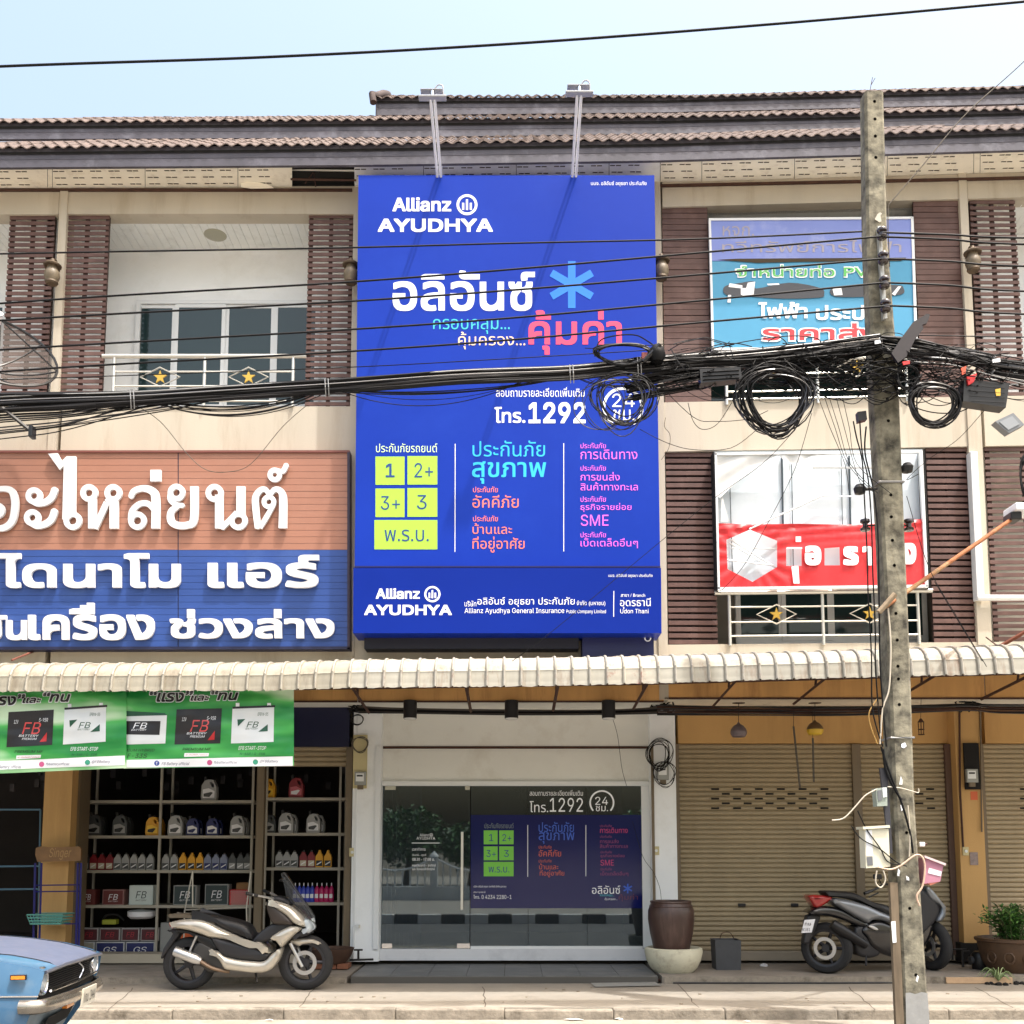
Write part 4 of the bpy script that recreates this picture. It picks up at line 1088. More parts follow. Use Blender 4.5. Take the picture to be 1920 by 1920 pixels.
# ------------------------------------------------------------------ ground floor
def xz(px, py, Yp): p = at(px, py, Yp); return p.x, p.z
ZB = at(0, 1312, 0).z
for H_, a, b_, bm_ in ((HQ, -560, 89, M_BEAM), (HL, 90, 670, M_BEAM), (HC, 672, 1244, M_BEAM), (HR, 1246, 1846, M_BEAM), (HF, 1848, 2430, M_BEAM)):
    X0 = at(a, 1312, 0).x; X1 = at(b_, 1312, 0).x
    zb = ZB if H_ in (HQ, HL, HC) else at(0, 1306, 0).z
    MB().box((X0, -.012, zb - .012), (X1, -.002, zb + .42)).build('beam', bm_, H_)
    MB().box((X0, -.02, zb - .03), (X1, .02, zb - .013)).build('beam_drip', M_IRON, H_)
    MB().box((X0, .022, zb - .012), (X1, .92, zb + .1)).build('slab_soffit', M_HEAD if H_ is not HR else M_SOFF, H_)
# partitions and floor of the rooms
for i, px in enumerate((-560, 98, 668, 1240, 1832, 2430)):
    X = at(px, 1560, 1).x; H_ = (HQ, HL, HL, HC, HR, HF)[i]
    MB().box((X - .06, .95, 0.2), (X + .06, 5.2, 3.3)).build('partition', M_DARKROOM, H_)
for H_, a, b_ in ((HQ, -560, 98), (HL, 98, 668), (HC, 668, 1240), (HR, 1240, 1832), (HF, 1832, 2430)):
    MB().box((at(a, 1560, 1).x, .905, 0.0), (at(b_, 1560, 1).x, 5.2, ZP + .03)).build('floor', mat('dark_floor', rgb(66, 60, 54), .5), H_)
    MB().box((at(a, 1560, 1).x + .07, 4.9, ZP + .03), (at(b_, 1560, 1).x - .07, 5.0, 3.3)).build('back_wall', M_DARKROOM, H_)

# --- parts shop
front(HL, 135, 652, 1326, 1400, M_ORANGE, YG, .15, 'header')
MB().rect(135, 1400, 650, 1436, YG + .03, .1).build('shutter_box', M_GUIDE, HL)
shutter(HL, 140, 650, 1398, 1437, YG - .0, name='rolled_shutter')
HLc = MB().rect(80, 1300, 132, 1792, .38, .5).build('column', M_ORANGE, HL)
MB().rect(127, 1326, 147, 1796, .55, .3).build('shutter_guide', M_GUIDE, HL)
MB().rect(478, 1436, 492, 1790, .66, .1).build('shutter_post', M_GUIDE, HL)
MB().rect(646, 1400, 658, 1796, .62, .2).build('shutter_guide', M_GUIDE, HL)
MB().rect(130, 1789, 655, 1806, .62, .3).build('sill', mat('pale_sill', rgb(176, 166, 148), .7, var=.08), HL)
ns = thing('sign_board', 'plain dark navy sign board over the shop opening, right of the green banners', 'sign', at(600, 1400, .58))
MB().rect(545, 1325, 655, 1400, .56, .08).build('board', mat('navy_board', rgb(22, 24, 58), .4), ns)
MB().rect(545, 1323, 655, 1326, .55, .1).build('frame', M_GUIDE, ns)
# left neighbour: open dark shop
MB().rect(-540, 1326, 86, 1420, YG, .15).build('header', M_ORANGE, HQ)
MB().rect(-560, 1789, 84, 1806, .62, .3).build('sill', mat('pale_sill', rgb(176, 166, 148), .7, var=.08), HQ)
dw = MB(); z0 = .0
wf = thing('window_frame', 'thin light-blue metal frame standing in the dark opening at the far left', 'frame', at(40, 1790, .85))
for a, b_ in (((-60, 1518), (76, 1518)), ((76, 1518), (71, 1786)), ((-60, 1518), (-66, 1786)), ((-60, 1625), (74, 1624)), ((-60, 1668), (73, 1667))):
    MB().tube([at(*a, .85), at(*b_, .85)], .011, 4).build('bar', mat('light_blue_metal', rgb(96, 132, 156), .5), wf)
bp_ = thing('display_stand', 'dark blue metal stand posts flanking the wooden sign on the ochre column', 'stand', at(100, 1790, .15))
M_BLUEM = mat('dark_blue_metal', rgb(30, 30, 112), .5)
for x0, x1 in ((66, 62), (78, 73), (146, 142), (152, 147)):
    MB().tube([at(x0, 1618, .15), at(x1, 1790, .15)], .013, 4).build('post', M_BLUEM, bp_)
for y_ in (1660, 1672, 1733): MB().tube([at(64, y_, .15), at(150, y_ - 1, .15)], .007, 4).build('rail', M_BLUEM, bp_)
bk = thing('basket', 'teal plastic basket on the blue stand, next to the blue car', 'basket', at(90, 1733, .1))
zz = at(90, 1732, .1).z; xa = at(61, 1722, .1).x; xb = at(118, 1722, .1).x
M_TL = mat('teal_plastic', rgb(96, 160, 150), .5)
for k, (yy, ex) in enumerate(((0, .0), (.035, .01), (.07, .02), (.105, .03))):
    MB().tube([(xa - ex, 0.05 - ex, zz + yy), (xb + ex, 0.05 - ex, zz + yy), (xb + ex, .3 + ex, zz + yy), (xa - ex, .3 + ex, zz + yy)], .008, 4, closed=True).build('rim' if k == 3 else 'band', M_TL, bk)
for i in range(12):
    X = lerp(xa, xb, i / 11); MB().tube([(X, .05, zz), (lerp(xa - .03, xb + .03, i / 11), .02, zz + .105)], .005, 4).build('rib', M_TL, bk)
MB().box((xa, .05, zz), (xb, .3, zz + .012)).build('bottom', M_TL, bk)
# wooden sign
ws = thing('wooden_sign', 'carved brown wooden sign board hung across the ochre column', 'sign', at(108, 1615, .2))
mb = MB(); shape(mb, [ccw([(67, 1590), (75, 1587), (95, 1589), (148, 1587), (152, 1592), (151, 1614), (70, 1616), (66, 1603)])], .20, .04)
mb.build('board', mat('varnished_wood', rgb(126, 92, 56), .5, var=.2, vscale=9, streak=False), ws)
put(ws, .197, [("Singer", 92, 1590, 134, 1612, mat('carved_letter', rgb(176, 140, 92), .6), .02, .3)])

# shelves
M_SHELF = mat('grey_shelf_metal', rgb(160, 154, 142), .5, var=.08)
YSH = .95
def shelves(label, xs, ys, x0, x1):
    t = thing('shelf_unit', label, 'shelf', at((x0+x1)/2, 1790, YSH))
    t0 = at(0, 1440, YSH).z; b0 = ZP + .03
    for x_ in xs:
        X = at(x_, 1600, YSH).x
        for yy in (YSH, YSH + .42):
            MB().box((X - .014, yy, b0), (X + .014, yy + .028, t0 + .05)).build('upright', M_SHELF, t)
    for y_ in ys:
        z = at(0, y_, YSH).z
        MB().box((at(x0, y_, YSH).x, YSH - .004, z - .035), (at(x1, y_, YSH).x, YSH + .46, z)).build('shelf_board', M_SHELF, t)
    return t
SY = (1500.5, 1566.5, 1631.5, 1697)
shelves('grey metal shelves with oil jugs, bottles and battery boxes, left of the shutter post', (151, 298, 471), SY, 149, 474)
shelves('grey metal shelves between the shutter post and the insurance office column', (497, 636), tuple(y - 5 for y in SY), 495, 648)
def loc_prism(mb, loops, c, dep):
    ov, tri = fill(loops)
    extr(mb, ov, tri, lambda x, y: Vector((c[0] + x, c[1], c[2] + y)), dep)
    return mb
JUG = [(-.085, 0), (.085, 0), (.092, .03), (.09, .15), (.07, .2), (.055, .25), (.0, .262), (-.02, .262), (-.03, .262), (-.035, .262), (-.075, .2), (-.092, .15), (-.092, .03)]
def jug_proto(cm, lm, lm2, label):
    t = thing('oil_jug', label, 'jug', (0, 0, 0), 'oil jugs on the shop shelves')
    mb = MB(); outer = ccw([(-.085, 0), (.085, 0), (.094, .04), (.09, .16), (.06, .225), (.05, .245), (-.01, .25), (-.05, .235), (-.085, .18), (-.094, .04)])
    hole = cw([(.03, .165), (.062, .15), (.055, .195), (.035, .215), (.01, .215)])
    loc_prism(mb, [outer, hole], (0, -.045, 0), .09); mb.build('body', cm, t, fix=False)
    MB().cyl((-.045, 0, .235), (-.055, 0, .285), .022, 10).build('cap', M_BLK, t)
    mb = MB(); loc_prism(mb, [ccw([(-.07, .03), (.07, .03), (.07, .11), (.0, .145), (-.072, .13)])], (0, -.0475, 0), 0); mb.build('label_print', lm, t, fix=False)
    mb = MB(); loc_prism(mb, [ccw([(-.06, .045), (.01, .04), (.05, .09), (.03, .1), (-.06, .08)])], (0, -.049, 0), 0); mb.build('label_mark', lm2, t, fix=False)
    return t
M_JG, M_JB, M_JY, M_JR, M_JW, M_JN = mat('silver_grey_plastic', rgb(150, 150, 150), .4), mat('dark_grey_plastic', rgb(66, 68, 70), .4), mat('yellow_plastic', rgb(214, 154, 30), .4), mat('dark_red_plastic', rgb(120, 24, 34), .4), mat('white_plastic', rgb(220, 220, 224), .4), mat('navy_plastic', rgb(30, 38, 92), .4)
def place(proto, px, y, Yp, label, used, sc=1.0, group=None):
    p = at(px, y, Yp); z = at(px, y, YSH).z + .001
    if not used.get(id(proto)):
        used[id(proto)] = True; proto.location = (p.x, Yp, z); proto['label'] = label; o = proto
    else: o = dup(proto, (p.x, Yp, z), label)
    if group: o['group'] = group
    if sc != 1: o.scale = (sc, sc, sc)
    return o
U = {}
YI = YSH + .1
jg = jug_proto(M_JG, M_JW, M_JB, ''); jb = jug_proto(M_JB, M_JG, M_BLK, ''); jy = jug_proto(M_JY, mat('yellow_label', rgb(236, 190, 60), .5), M_BLK, ''); jr = jug_proto(M_JR, mat('pink_label', rgb(180, 90, 100), .5), M_JW, ''); jw = jug_proto(M_JN, M_JW, M_JN, '')
for px, pr, sc, lb in ((178, jb, 1, 'dark oil jug, leftmost on the second shelf down'), (226, jb, 1, 'dark oil jug with bright label, second from the left on the second shelf down'),
    (287, jy, .92, 'yellow oil jug on the second shelf down, next to the shelf upright'), (330, jg, 1, 'grey oil jug just right of the yellow jug on the second shelf down'),
    (362, jw, .85, 'navy oil jug with white label, left one of the pair'), (399, jw, .85, 'navy oil jug with white label, right one of the pair'), (446, jg, .98, 'silver oil jug at the right end of the left shelf unit')):
    place(pr, px, 1566.5, YI, lb, U, sc)
for px, pr, sc, lb in ((505, jb, .9, 'dark oil jug close to the shutter post'), (537, jg, 1, 'silver oil jug above the tall scooter windscreen'), (588, jg, .95, 'silver oil jug near the right-hand upright')):
    place(pr, px, 1561.5, YI, lb, U, sc)
def back_row(items, y):
    for px, pr, sc, lb in items:
        place(pr, px + 9, y, YI + .17, 'second-row jug half hidden behind the ' + ' '.join(lb.split()[:8]), U, sc, group='jugs standing behind the front row of jugs')
back_row(((178, jb, .95, 'leftmost dark oil jug on the second shelf'), (226, jb, .95, 'dark oil jug with the bright label'), (287, jy, .88, 'yellow oil jug beside the shelf upright'), (330, jg, .95, 'grey oil jug next to the yellow'), (362, jw, .8, 'left navy jug with white label'), (399, jw, .8, 'right navy jug with white label'), (446, jg, .92, 'silver jug ending the left shelf')), 1566.5)
back_row(((537, jg, .95, 'silver jug over the scooter windscreen'), (588, jg, .9, 'silver jug near the right upright')), 1561.5)
place(jg, 393, 1500.5, YI, 'lone silver jug with maroon label on the top left shelf', U, 1.05)
place(jy, 503, 1495.5, YI, 'yellow oil jug on the top shelf beside the shutter post', U, .95)
place(jr, 556, 1495.5, YI, 'dark red oil jug on the top shelf of the right unit', U, 1.0)
def bottle_proto(cm, lm):
    t = thing('oil_bottle', '', 'bottle', (0, 0, 0), 'small oil bottles in a row on the middle shelf')
    mb = MB(); loc_prism(mb, [ccw([(-.043, 0), (.043, 0), (.046, .02), (.046, .12), (.036, .155), (.018, .175), (.018, .19), (-.018, .19), (-.018, .175), (-.046, .135), (-.046, .02)])], (0, -.028, 0), .056); mb.build('body', cm, t, fix=False)
    MB().cyl((0, 0, .188), (0, 0, .212), .016, 8).build('cap', M_BLK if cm is not M_JY else M_JY, t)
    mb = MB(); loc_prism(mb, [ccw([(-.038, .015), (.038, .015), (.038, .085), (-.038, .085)])], (0, -.0305, 0), 0); mb.build('label_print', lm, t, fix=False)
    mb = MB(); loc_prism(mb, [ccw([(-.03, .025), (.03, .06), (.03, .075), (-.03, .04)])], (0, -.032, 0), 0); mb.build('label_mark', M_JW, t, fix=False)
    return t
bA = bottle_proto(M_JG, M_JB); bY = bottle_proto(M_JY, M_BLK); bR = bottle_proto(M_JR, mat('cream_label', rgb(190, 180, 160), .5)); bN = bottle_proto(mat('blue_grey_plastic', rgb(120, 126, 150), .4), M_JN); bK = bottle_proto(M_JB, M_JG)
ordn = ['leftmost', 'second', 'third', 'fourth', 'fifth', 'sixth', 'seventh', 'eighth', 'ninth', 'tenth']
def row(items, y, kind, side):
    cnt = {}
    for px, pr, nm in items:
        k = cnt.get(nm, 0); cnt[nm] = k + 1
        q = ordn[min(k, 9)]
        place(pr, px, y, YI - .02, '%s oil bottle, %s of its colour on the middle shelf of the %s unit' % (nm, q, side), U, group='small oil bottles in a row on the middle shelf')
row([(161, bK, 'small dark'), (176, bR, 'dark red'), (191, bR, 'dark red'), (206, bR, 'dark red'), (221, bA, 'silver'), (236, bA, 'silver'), (251.5, bA, 'silver'), (266.5, bA, 'silver'), (282, bA, 'silver'), (311, bA, 'silver'), (327, bA, 'silver'),
     (343, bY, 'yellow'), (359.5, bY, 'yellow'), (375, bY, 'yellow'), (390, bN, 'blue-grey'), (405, bN, 'blue-grey'), (420, bN, 'blue-grey'), (436, bK, 'small dark'), (451, bK, 'small dark'), (464, bK, 'small dark')], 1631.5, 0, 'left')
row([(524, bA, 'silver'), (538, bA, 'silver'), (552, bA, 'silver'), (569, bR, 'dark red'), (584, bR, 'dark red'), (599, bY, 'yellow'), (615, bY, 'yellow')], 1626.5, 0, 'right')
def spray(px, cm, lb, y=1692):
    p = at(px, y, YI); t = thing('spray_bottle', lb, 'bottle', (p.x, YI, at(px, y, YSH).z), 'coolant bottles on the lower right shelf')
    MB().lathe([(.0, 0), (.03, 0), (.032, .02), (.032, .15), (.02, .18), (.01, .19), (.01, .2)], (p.x, YI, t.location.z), 12).build('body', cm, t)
    MB().cyl((p.x, YI, t.location.z + .195), (p.x, YI, t.location.z + .235), .007, 6).build('nozzle', M_JW, t)
    MB().box((p.x - .02, YI - .034, t.location.z + .05), (p.x + .02, YI - .03, t.location.z + .1)).build('label_print', M_JW, t)
M_BL, M_PK = mat('blue_bottle', rgb(46, 62, 170), .35), mat('magenta_bottle', rgb(176, 24, 92), .35)
for i, px in enumerate((553, 561, 569, 577, 585)): spray(px, M_BL, 'blue coolant bottle, %s in the tight blue row on the lower right shelf' % ordn[i])
for i, px in enumerate((594, 603, 612, 621)): spray(px, M_PK, 'magenta coolant bottle, %s in the pink row on the lower right shelf' % ordn[i])
# battery cartons
def carton(x0, x1, y0, y1, cm, edge, tm, word, lb, Yp=YI - .05, dep=.16, base=None, sh=.25):
    b0 = at((x0+x1)/2, y1, Yp)
    z = base if base is not None else b0.z
    dz = z - b0.z
    t = thing('carton', lb, 'box', (b0.x, Yp, z), 'battery cartons on the shop shelves')
    X0 = at(x0, (y0+y1)/2, Yp).x; X1 = at(x1, (y0+y1)/2, Yp).x; Z1 = at(x0, y0, Yp).z + dz
    MB().cbox((X0, Yp, z), (X1, Yp + dep, Z1), .004).build('box', edge, t)
    MB().box((X0 + .012, Yp - .003, z + .012), (X1 - .012, Yp + .001, Z1 - .012)).build('face_print', cm, t)
    if word:
        xm = (x0 + x1) / 2; w_ = (x1 - x0) * .23; h = (y1 - y0)
        mb = MB(); text(mb, word, xm - w_, y0 + h * .3, xm + w_, y0 + h * .66, Yp - .0045, 0, .03, shear=sh)
        for i, v in enumerate(mb.v): mb.v[i] = v + Vector((0, 0, dz))
        mb.build('lettering', tm, t, fix=False)
        mb = MB(); text(mb, 'BATTERY', xm - w_, y0 + h * .72, xm + w_, y0 + h * .8, Yp - .0045, 0, .03, shear=sh)
        for i, v in enumerate(mb.v): mb.v[i] = v + Vector((0, 0, dz))
        mb.build('lettering', tm, t, fix=False)
    return t
M_CR, M_CW, M_CG, M_CK = mat('maroon_carton', rgb(98, 40, 38), .6), mat('pale_carton', rgb(196, 206, 204), .6), mat('dark_green_carton', rgb(44, 58, 60), .6), mat('grey_carton_edge', rgb(150, 150, 150), .6)
carton(150, 178, 1668, 1697, M_CR, M_CR, M_JW, 'FB', 'maroon battery carton, leftmost on the lower shelf')
carton(192, 232, 1668, 1697, M_CR, mat('pinkish_edge', rgb(150, 110, 106), .6), M_JW, 'FB', 'maroon battery carton with pale end, second on the lower shelf')
carton(242, 287, 1660, 1697, M_CW, M_CW, M_CG, 'FB', 'pale grey-green battery carton on the lower shelf')
carton(325, 368, 1660, 1697, M_CG, M_CK, M_JW, 'FB', 'dark green battery carton behind the wire rack, right of the upright')
carton(384, 428, 1658, 1697, M_CG, M_CK, M_JW, 'FB', 'dark green battery carton in full view above the scooter seat')
rc = carton(430, 466, 1668, 1697, mat('red_striped_carton', rgb(178, 34, 36), .6), mat('red_striped_carton', rgb(178, 34, 36), .6), M_JW, '', 'red and white striped carton on the lower shelf')
mb = MB()
for k in range(-4, 12):
    for j in range(8):
        xx_, yy_ = 432 + k * 4 + (j % 2) * 2, 1670 + j * 3.4
        if 431 < xx_ < 462: shape(mb, [cw([(xx_, yy_ + 2), (xx_ + 2, yy_), (xx_ + 3, yy_ + .7), (xx_ + 1, yy_ + 2.7)])], YI - .0545)
o_ = mb.build('stripe_print', M_CW, rc, fix=False)
if o_: o_['kind'] = 'stuff'
carton(443, 466, 1655, 1668, mat('brown_cardboard', rgb(132, 96, 62), .8), mat('brown_cardboard', rgb(132, 96, 62), .8), None, '', 'plain brown box on top of the striped carton')
zf = ZP + .03
zl = at(0, 1758, YI - .05).z
for i, (x0, x1) in enumerate(((150, 177), (180, 233), (236, 290))):
    carton(x0, x1, 1758, 1788, mat('plain_white_carton', rgb(150, 148, 138), .7) if i == 0 else M_JN, mat('white_carton', rgb(190, 192, 196), .6), M_JW, 'GS' if i else '', ('plain off-white carton in the floor row behind the blue post', 'white carton with navy panel, left one in the floor row', 'white carton with navy panel, right one in the floor row')[i], base=zf)
for i, (x0, x1) in enumerate(((150, 184), (187, 225), (228, 261), (264, 298))):
    carton(x0, x1, 1733, 1757, mat('dark_maroon_carton', rgb(76, 26, 34), .6), mat('grey_white_edge', rgb(170, 166, 166), .6), mat('dull_red_print', rgb(160, 40, 52), .6), 'FB', 'white-edged dark carton, %s of the upper row on the floor stack' % ordn[i], base=zf + .205)
carton(300, 330, 1722, 1788, mat('grey_white_box', rgb(140, 140, 138), .7), mat('grey_white_box', rgb(140, 140, 138), .7), None, '', 'tall greyish carton behind the gold scooter tail', base=zf)
oc = carton(338, 400, 1750, 1770, mat('orange_print', rgb(190, 84, 34), .6), mat('orange_print', rgb(190, 84, 34), .6), None, '', 'orange carton glimpsed over the gold scooter rear wheel')
c = at(265, 1722, YI); pn = thing('pan', 'round white enamel pan on top of the cartons', 'pan', c)
MB().lathe([(0, 0), (.13, 0), (.165, .03), (.165, .085), (.155, .09), (.15, .09)], tuple(c), 20).build('bowl', M_JW, pn)
MB().lathe([(.165, .09), (.14, .10), (.02, .115), (0, .118)], tuple(c), 20).build('lid', mat('pan_lid', rgb(180, 184, 186), .3), pn)
c = at(208, 1733, YI); hs = thing('hose_coil', 'yellow-green pack with dark hose lying on the cartons', 'hose', c)
MB().cbox(tuple(c + Vector((-.09, -.06, 0))), tuple(c + Vector((.08, .06, .06))), .008).build('pack', mat('yellow_green_pack', rgb(150, 156, 50), .6), hs)
MB().tube(crv([c + Vector((-.12, 0, .02)), c + Vector((-.05, -.03, .11)), c + Vector((.08, -.02, .12)), c + Vector((.16, 0, .05))]), .014, 6).build('hose', M_BLK, hs)
# wire rack in front of the shelf
rk = thing('wire_rack', 'thin pale metal display frame standing in front of the lower shelf', 'rack', at(400, 1700, .55))
for q in ([(361, 1634), (361, 1700)], [(361, 1634), (346, 1708)], [(346, 1706), (462, 1702)], [(462, 1702), (470, 1634)], [(462, 1702), (464, 1780)], [(346, 1706), (344, 1780)]):
    MB().tube([at(*q[0], .5), at(*q[1], .5)], .008, 4).build('bar', M_STEEL, rk)
# small hanging packs in the gloom
hp = MB()
for i in range(26):
    px = random.uniform(0, 645); y_ = random.uniform(1438, 1480); q = at(px, y_, 1.6)
    hp.box((q.x - .03, 1.6, q.z - .05), (q.x + .03, 1.62, q.z + .05))
o_ = hp.build('hanging_packs', mat('faded_pack', rgb(56, 52, 54), .7, var=.3, vscale=2), kind='stuff', label='dim hanging packs below the ceiling inside the parts shop', fix=False)

# --- insurance office front
front(HC, 712, 1222, 1325, 1402, M_HEAD, YG, .15, 'header')
MB().rect(660, 1318, 713, 1803, YG - .16, .3).build('column', M_WHITE, HC)
MB().rect(1221, 1322, 1269, 1803, YG - .16, .3).build('column', M_WHITE, HC)
MB().rect(664, 1323, 668, 1803, YG - .18, .02).build('column_edge', M_ALU, HC)
MB().rect(709, 1399, 1222, 1403.5, YG - .01, .1).build('lintel_slot', M_IRON, HC)
MB().rect(702, 1399, 711, 1780, YG - .19, .03).build('conduit', M_ALU, HC); MB().rect(1223, 1399, 1228, 1790, YG - .18, .03).build('conduit', M_GUIDE, HC)
front(HC, 711, 1220, 1404, 1465, M_HEAD, YG + .02, .15, 'panel')
MB().rect(711, 1465, 1220, 1473.5, YG - .03, .1).build('frame_head', M_GLOSSW, HC)
MB().rect(1204, 1474, 1221, 1778, YG - .02, .1).build('frame_jamb', M_GLOSSW, HC)
MB().rect(709, 1474, 716, 1778, YG - .02, .1).build('frame_jamb', M_GLOSSW, HC)
M_MARB = mat('white_marble', rgb(214, 216, 220), .2, var=.04, vscale=3, dirt=rgb(150, 152, 158), dscale=1.5, damt=.5)
MB().rect(708, 1779, 1222, 1801, YG - .06, .2).build('marble_plinth', M_MARB, HC)
MB().rect(882, 1774, 1205, 1779, YG - .045, .1).build('frame_sill', M_GLOSSW, HC)
g = bpy.data.materials.new('shopfront_glass'); g.use_nodes = True; _n = g.node_tree.nodes; _l = g.node_tree.links; _n.clear()
out = _n.new('ShaderNodeOutputMaterial'); mixs = _n.new('ShaderNodeMixShader'); tr = _n.new('ShaderNodeBsdfTransparent'); gl = _n.new('ShaderNodeBsdfGlossy'); fr_ = _n.new('ShaderNodeFresnel')
fr_.inputs[0].default_value = 1.95; tr.inputs[0].default_value = (.42, .48, .52, 1); gl.inputs['Roughness'].default_value = 0.012; gl.inputs[0].default_value = (.8, .93, 1, 1)
_l.new(fr_.outputs[0], mixs.inputs[0]); _l.new(tr.outputs[0], mixs.inputs[1]); _l.new(gl.outputs[0], mixs.inputs[2]); df_ = _n.new('ShaderNodeBsdfDiffuse'); df_.inputs[0].default_value = (.26, .31, .35, 1); mx2 = _n.new('ShaderNodeMixShader'); mx2.inputs[0].default_value = .06; _l.new(mixs.outputs[0], mx2.inputs[1]); _l.new(df_.outputs[0], mx2.inputs[2]); _l.new(mx2.outputs[0], out.inputs[0])
M_SGL = g
gd = thing('glass_door', 'frameless glass door with long steel handle, left half of the insurance shopfront', 'door', at(800, 1778, YG))
MB().rect(716, 1474, 881, 1778, YG - .03, .012).build('pane', M_SGL, gd)
MB().rect(864, 1560, 868.5, 1706, YG - .075, .02).build('handle', M_STEEL, gd)
for q in ((722, 1474, 742, 1481), (716, 1769, 735, 1778), (857, 1769, 881, 1778), (872, 1474, 881, 1481)): MB().rect(*q, YG - .045, .04).build('patch_fitting', M_CHROME, gd)
Yd = YG - .032
put(gd, Yd, [("Allianz", 787, 1563, 804, 1568, M_PW, .02), ("AYUDHYA", 781, 1569, 816, 1574.5, M_PW, .03), ("เวลาทำการ", 773, 1589, 798, 1595, M_PW, .01), ("จันทร์ - ศุกร์", 773, 1601, 799, 1606, M_PW, .01), ("08.30 - 17.00 น.", 773, 1608.5, 815, 1614, M_PW, .01), ("หยุดวันเสาร์ - อาทิตย์", 773, 1620, 817, 1626, M_PW, .01), ("และ วันหยุดนักขัตฤกษ์", 773, 1627, 815, 1633, M_PW, .01)])
logo(gd, 808.5, 1565.5, 3.2, Yd, M_PW); line(gd, 0, 0, 0, 0, Yd, M_PW) if False else None
mb = MB(); px_rect(mb, 772, 1580, 824, 1581.3, Yd); mb.build('rule', M_PW, gd, fix=False)
gw = thing('shop_window', 'fixed glass window of the insurance office with navy price panel and phone number', 'window', at(1040, 1774, YG))
for a, b_ in ((882, 990), (990, 1100), (1100, 1204)): MB().rect(a + .4, 1474, b_ - .4, 1774, YG - .01, .012).build('pane', M_SGL, gw)
M_DEC = mat('navy_decal', rgb(16, 24, 86), .12)
mb = MB(); px_rect(mb, 882.5, 1528, 1203.5, 1703, YG - .0125); mb.build('decal', M_DEC, gw, fix=False)
Yd = YG - .0145
M_DG, M_DB, M_DO, M_DP, M_DC = pm('green_decal', 118, 200, 66), pm('blue_decal', 44, 92, 200), pm('orange_decal', 206, 92, 58), pm('plum_decal', 140, 44, 106), pm('rose_decal', 196, 50, 116)
put(gw, Yd, [("สอบถามรายละเอียดเพิ่มเติม", 993, 1481, 1093, 1492, M_PW, .01), ("โทร.", 993, 1502, 1028, 1523, M_PW, .012), ("1292", 1031, 1496, 1093, 1522, M_PW, .014), ("24", 1116, 1494, 1140, 1509, M_PW, .01), ("ชม.", 1117, 1511, 1140, 1521, M_PW, .01),
    ("ประกันภัยรถยนต์", 908, 1543, 963, 1553, mat('print_grey_decal', rgb(110, 124, 130), .4), .004),
    ("ประกันภัย", 1010, 1541, 1076, 1560, M_DB, .004), ("สุขภาพ", 1010, 1560, 1077, 1582, M_DB, .008), ("ประกันภัย", 1010, 1585, 1034, 1591, M_DO, 0), ("อัคคีภัย", 1010, 1593, 1052, 1606, M_DO, .004), ("ประกันภัย", 1010, 1611, 1034, 1617, M_DO, 0), ("บ้านและ", 1011, 1619, 1047, 1630, M_DO, 0), ("ที่อยู่อาศัย", 1012, 1631, 1058, 1645, M_DO, 0),
    ("ประกันภัย", 1125, 1546, 1147, 1551, M_DP, 0), ("การเดินทาง", 1125, 1552, 1177, 1562, M_DC, 0), ("ประกันภัย", 1125, 1566, 1147, 1571, M_DP, 0), ("การขนส่ง", 1125, 1573, 1160, 1581, M_DP, 0), ("สินค้าทางทะเล", 1125, 1582, 1177, 1590, M_DP, 0), ("ประกันภัย", 1126, 1595, 1147, 1600, M_DP, 0), ("ธุรกิจรายย่อย", 1126, 1601, 1171, 1609, M_DP, 0), ("SME", 1126, 1612, 1151, 1623, M_DC, 0), ("ประกันภัย", 1126, 1627, 1147, 1632, M_DP, 0), ("เบ็ดเตล็ดอื่นๆ", 1126, 1634, 1178, 1643, M_DP, 0),
    ("บริษัท อลิอันซ์ อยุธยา ประกันภัย จำกัด (มหาชน)", 888, 1660, 949, 1665, M_PW, .004), ("สาขา อุดรธานี", 888, 1671, 910, 1675, M_PW, .004), ("โทร.", 888, 1678, 900, 1685, M_PW, .01), ("0 4234 2280-1", 903, 1678, 959, 1685.5, M_PW, .02),
    ("อลิอันซ์", 1110, 1660, 1163, 1676, M_PW, .014), ("ครอบคลุม...", 1125, 1677, 1152, 1682, M_TEAL, 0), ("คุ้มครอง...", 1134, 1683, 1158, 1689, M_PW, .0), ("คุ้มค่า", 1160, 1676, 1196, 1690, pm('dim_red', 92, 24, 60), .01)])
mb = MB(); shape(mb, stroke(ring2(1128.5, 1505, 22, 24, 140, 400), 3), Yd); mb.build('ring', M_PW, gw, fix=False)
aster(gw, 1177, 1666, 9, Yd, M_DB)
for x0, y0, x1, y1 in ((907, 1557, 933, 1583), (936, 1557, 963, 1583), (907, 1587, 933, 1613), (936, 1587, 963, 1613), (907, 1616, 963, 1643)): px_rect(MB(), x0, y0, x1, y1, Yd).build('box_print', M_DG, gw, fix=False)
put(gw, Yd - .002, [("1", 917, 1564, 925, 1577, M_INK, .008), ("2+", 942, 1564, 959, 1577, M_INK, .008), ("3+", 912, 1594, 930, 1607, M_INK, .008), ("3", 945, 1594, 954, 1607, M_INK, .008), ("พ.ร.บ.", 916, 1625, 955, 1636, M_INK, .012)])
line(gw, 989.5, 1547, 989.5, 1644, Yd, M_ALU); line(gw, 1098.5, 1547, 1098.5, 1643, Yd, M_ALU)
ct = thing('curtain', 'pale grey blind hanging just inside the glass door', 'blind', at(760, 1775, 1.1))
for i in range(9): MB().rect(719 + i * 8, 1476, 726 + i * 8, 1774, 1.1, .01).build('blind_strip', mat('grey_blue_blind', rgb(84, 102, 112), .8), ct)
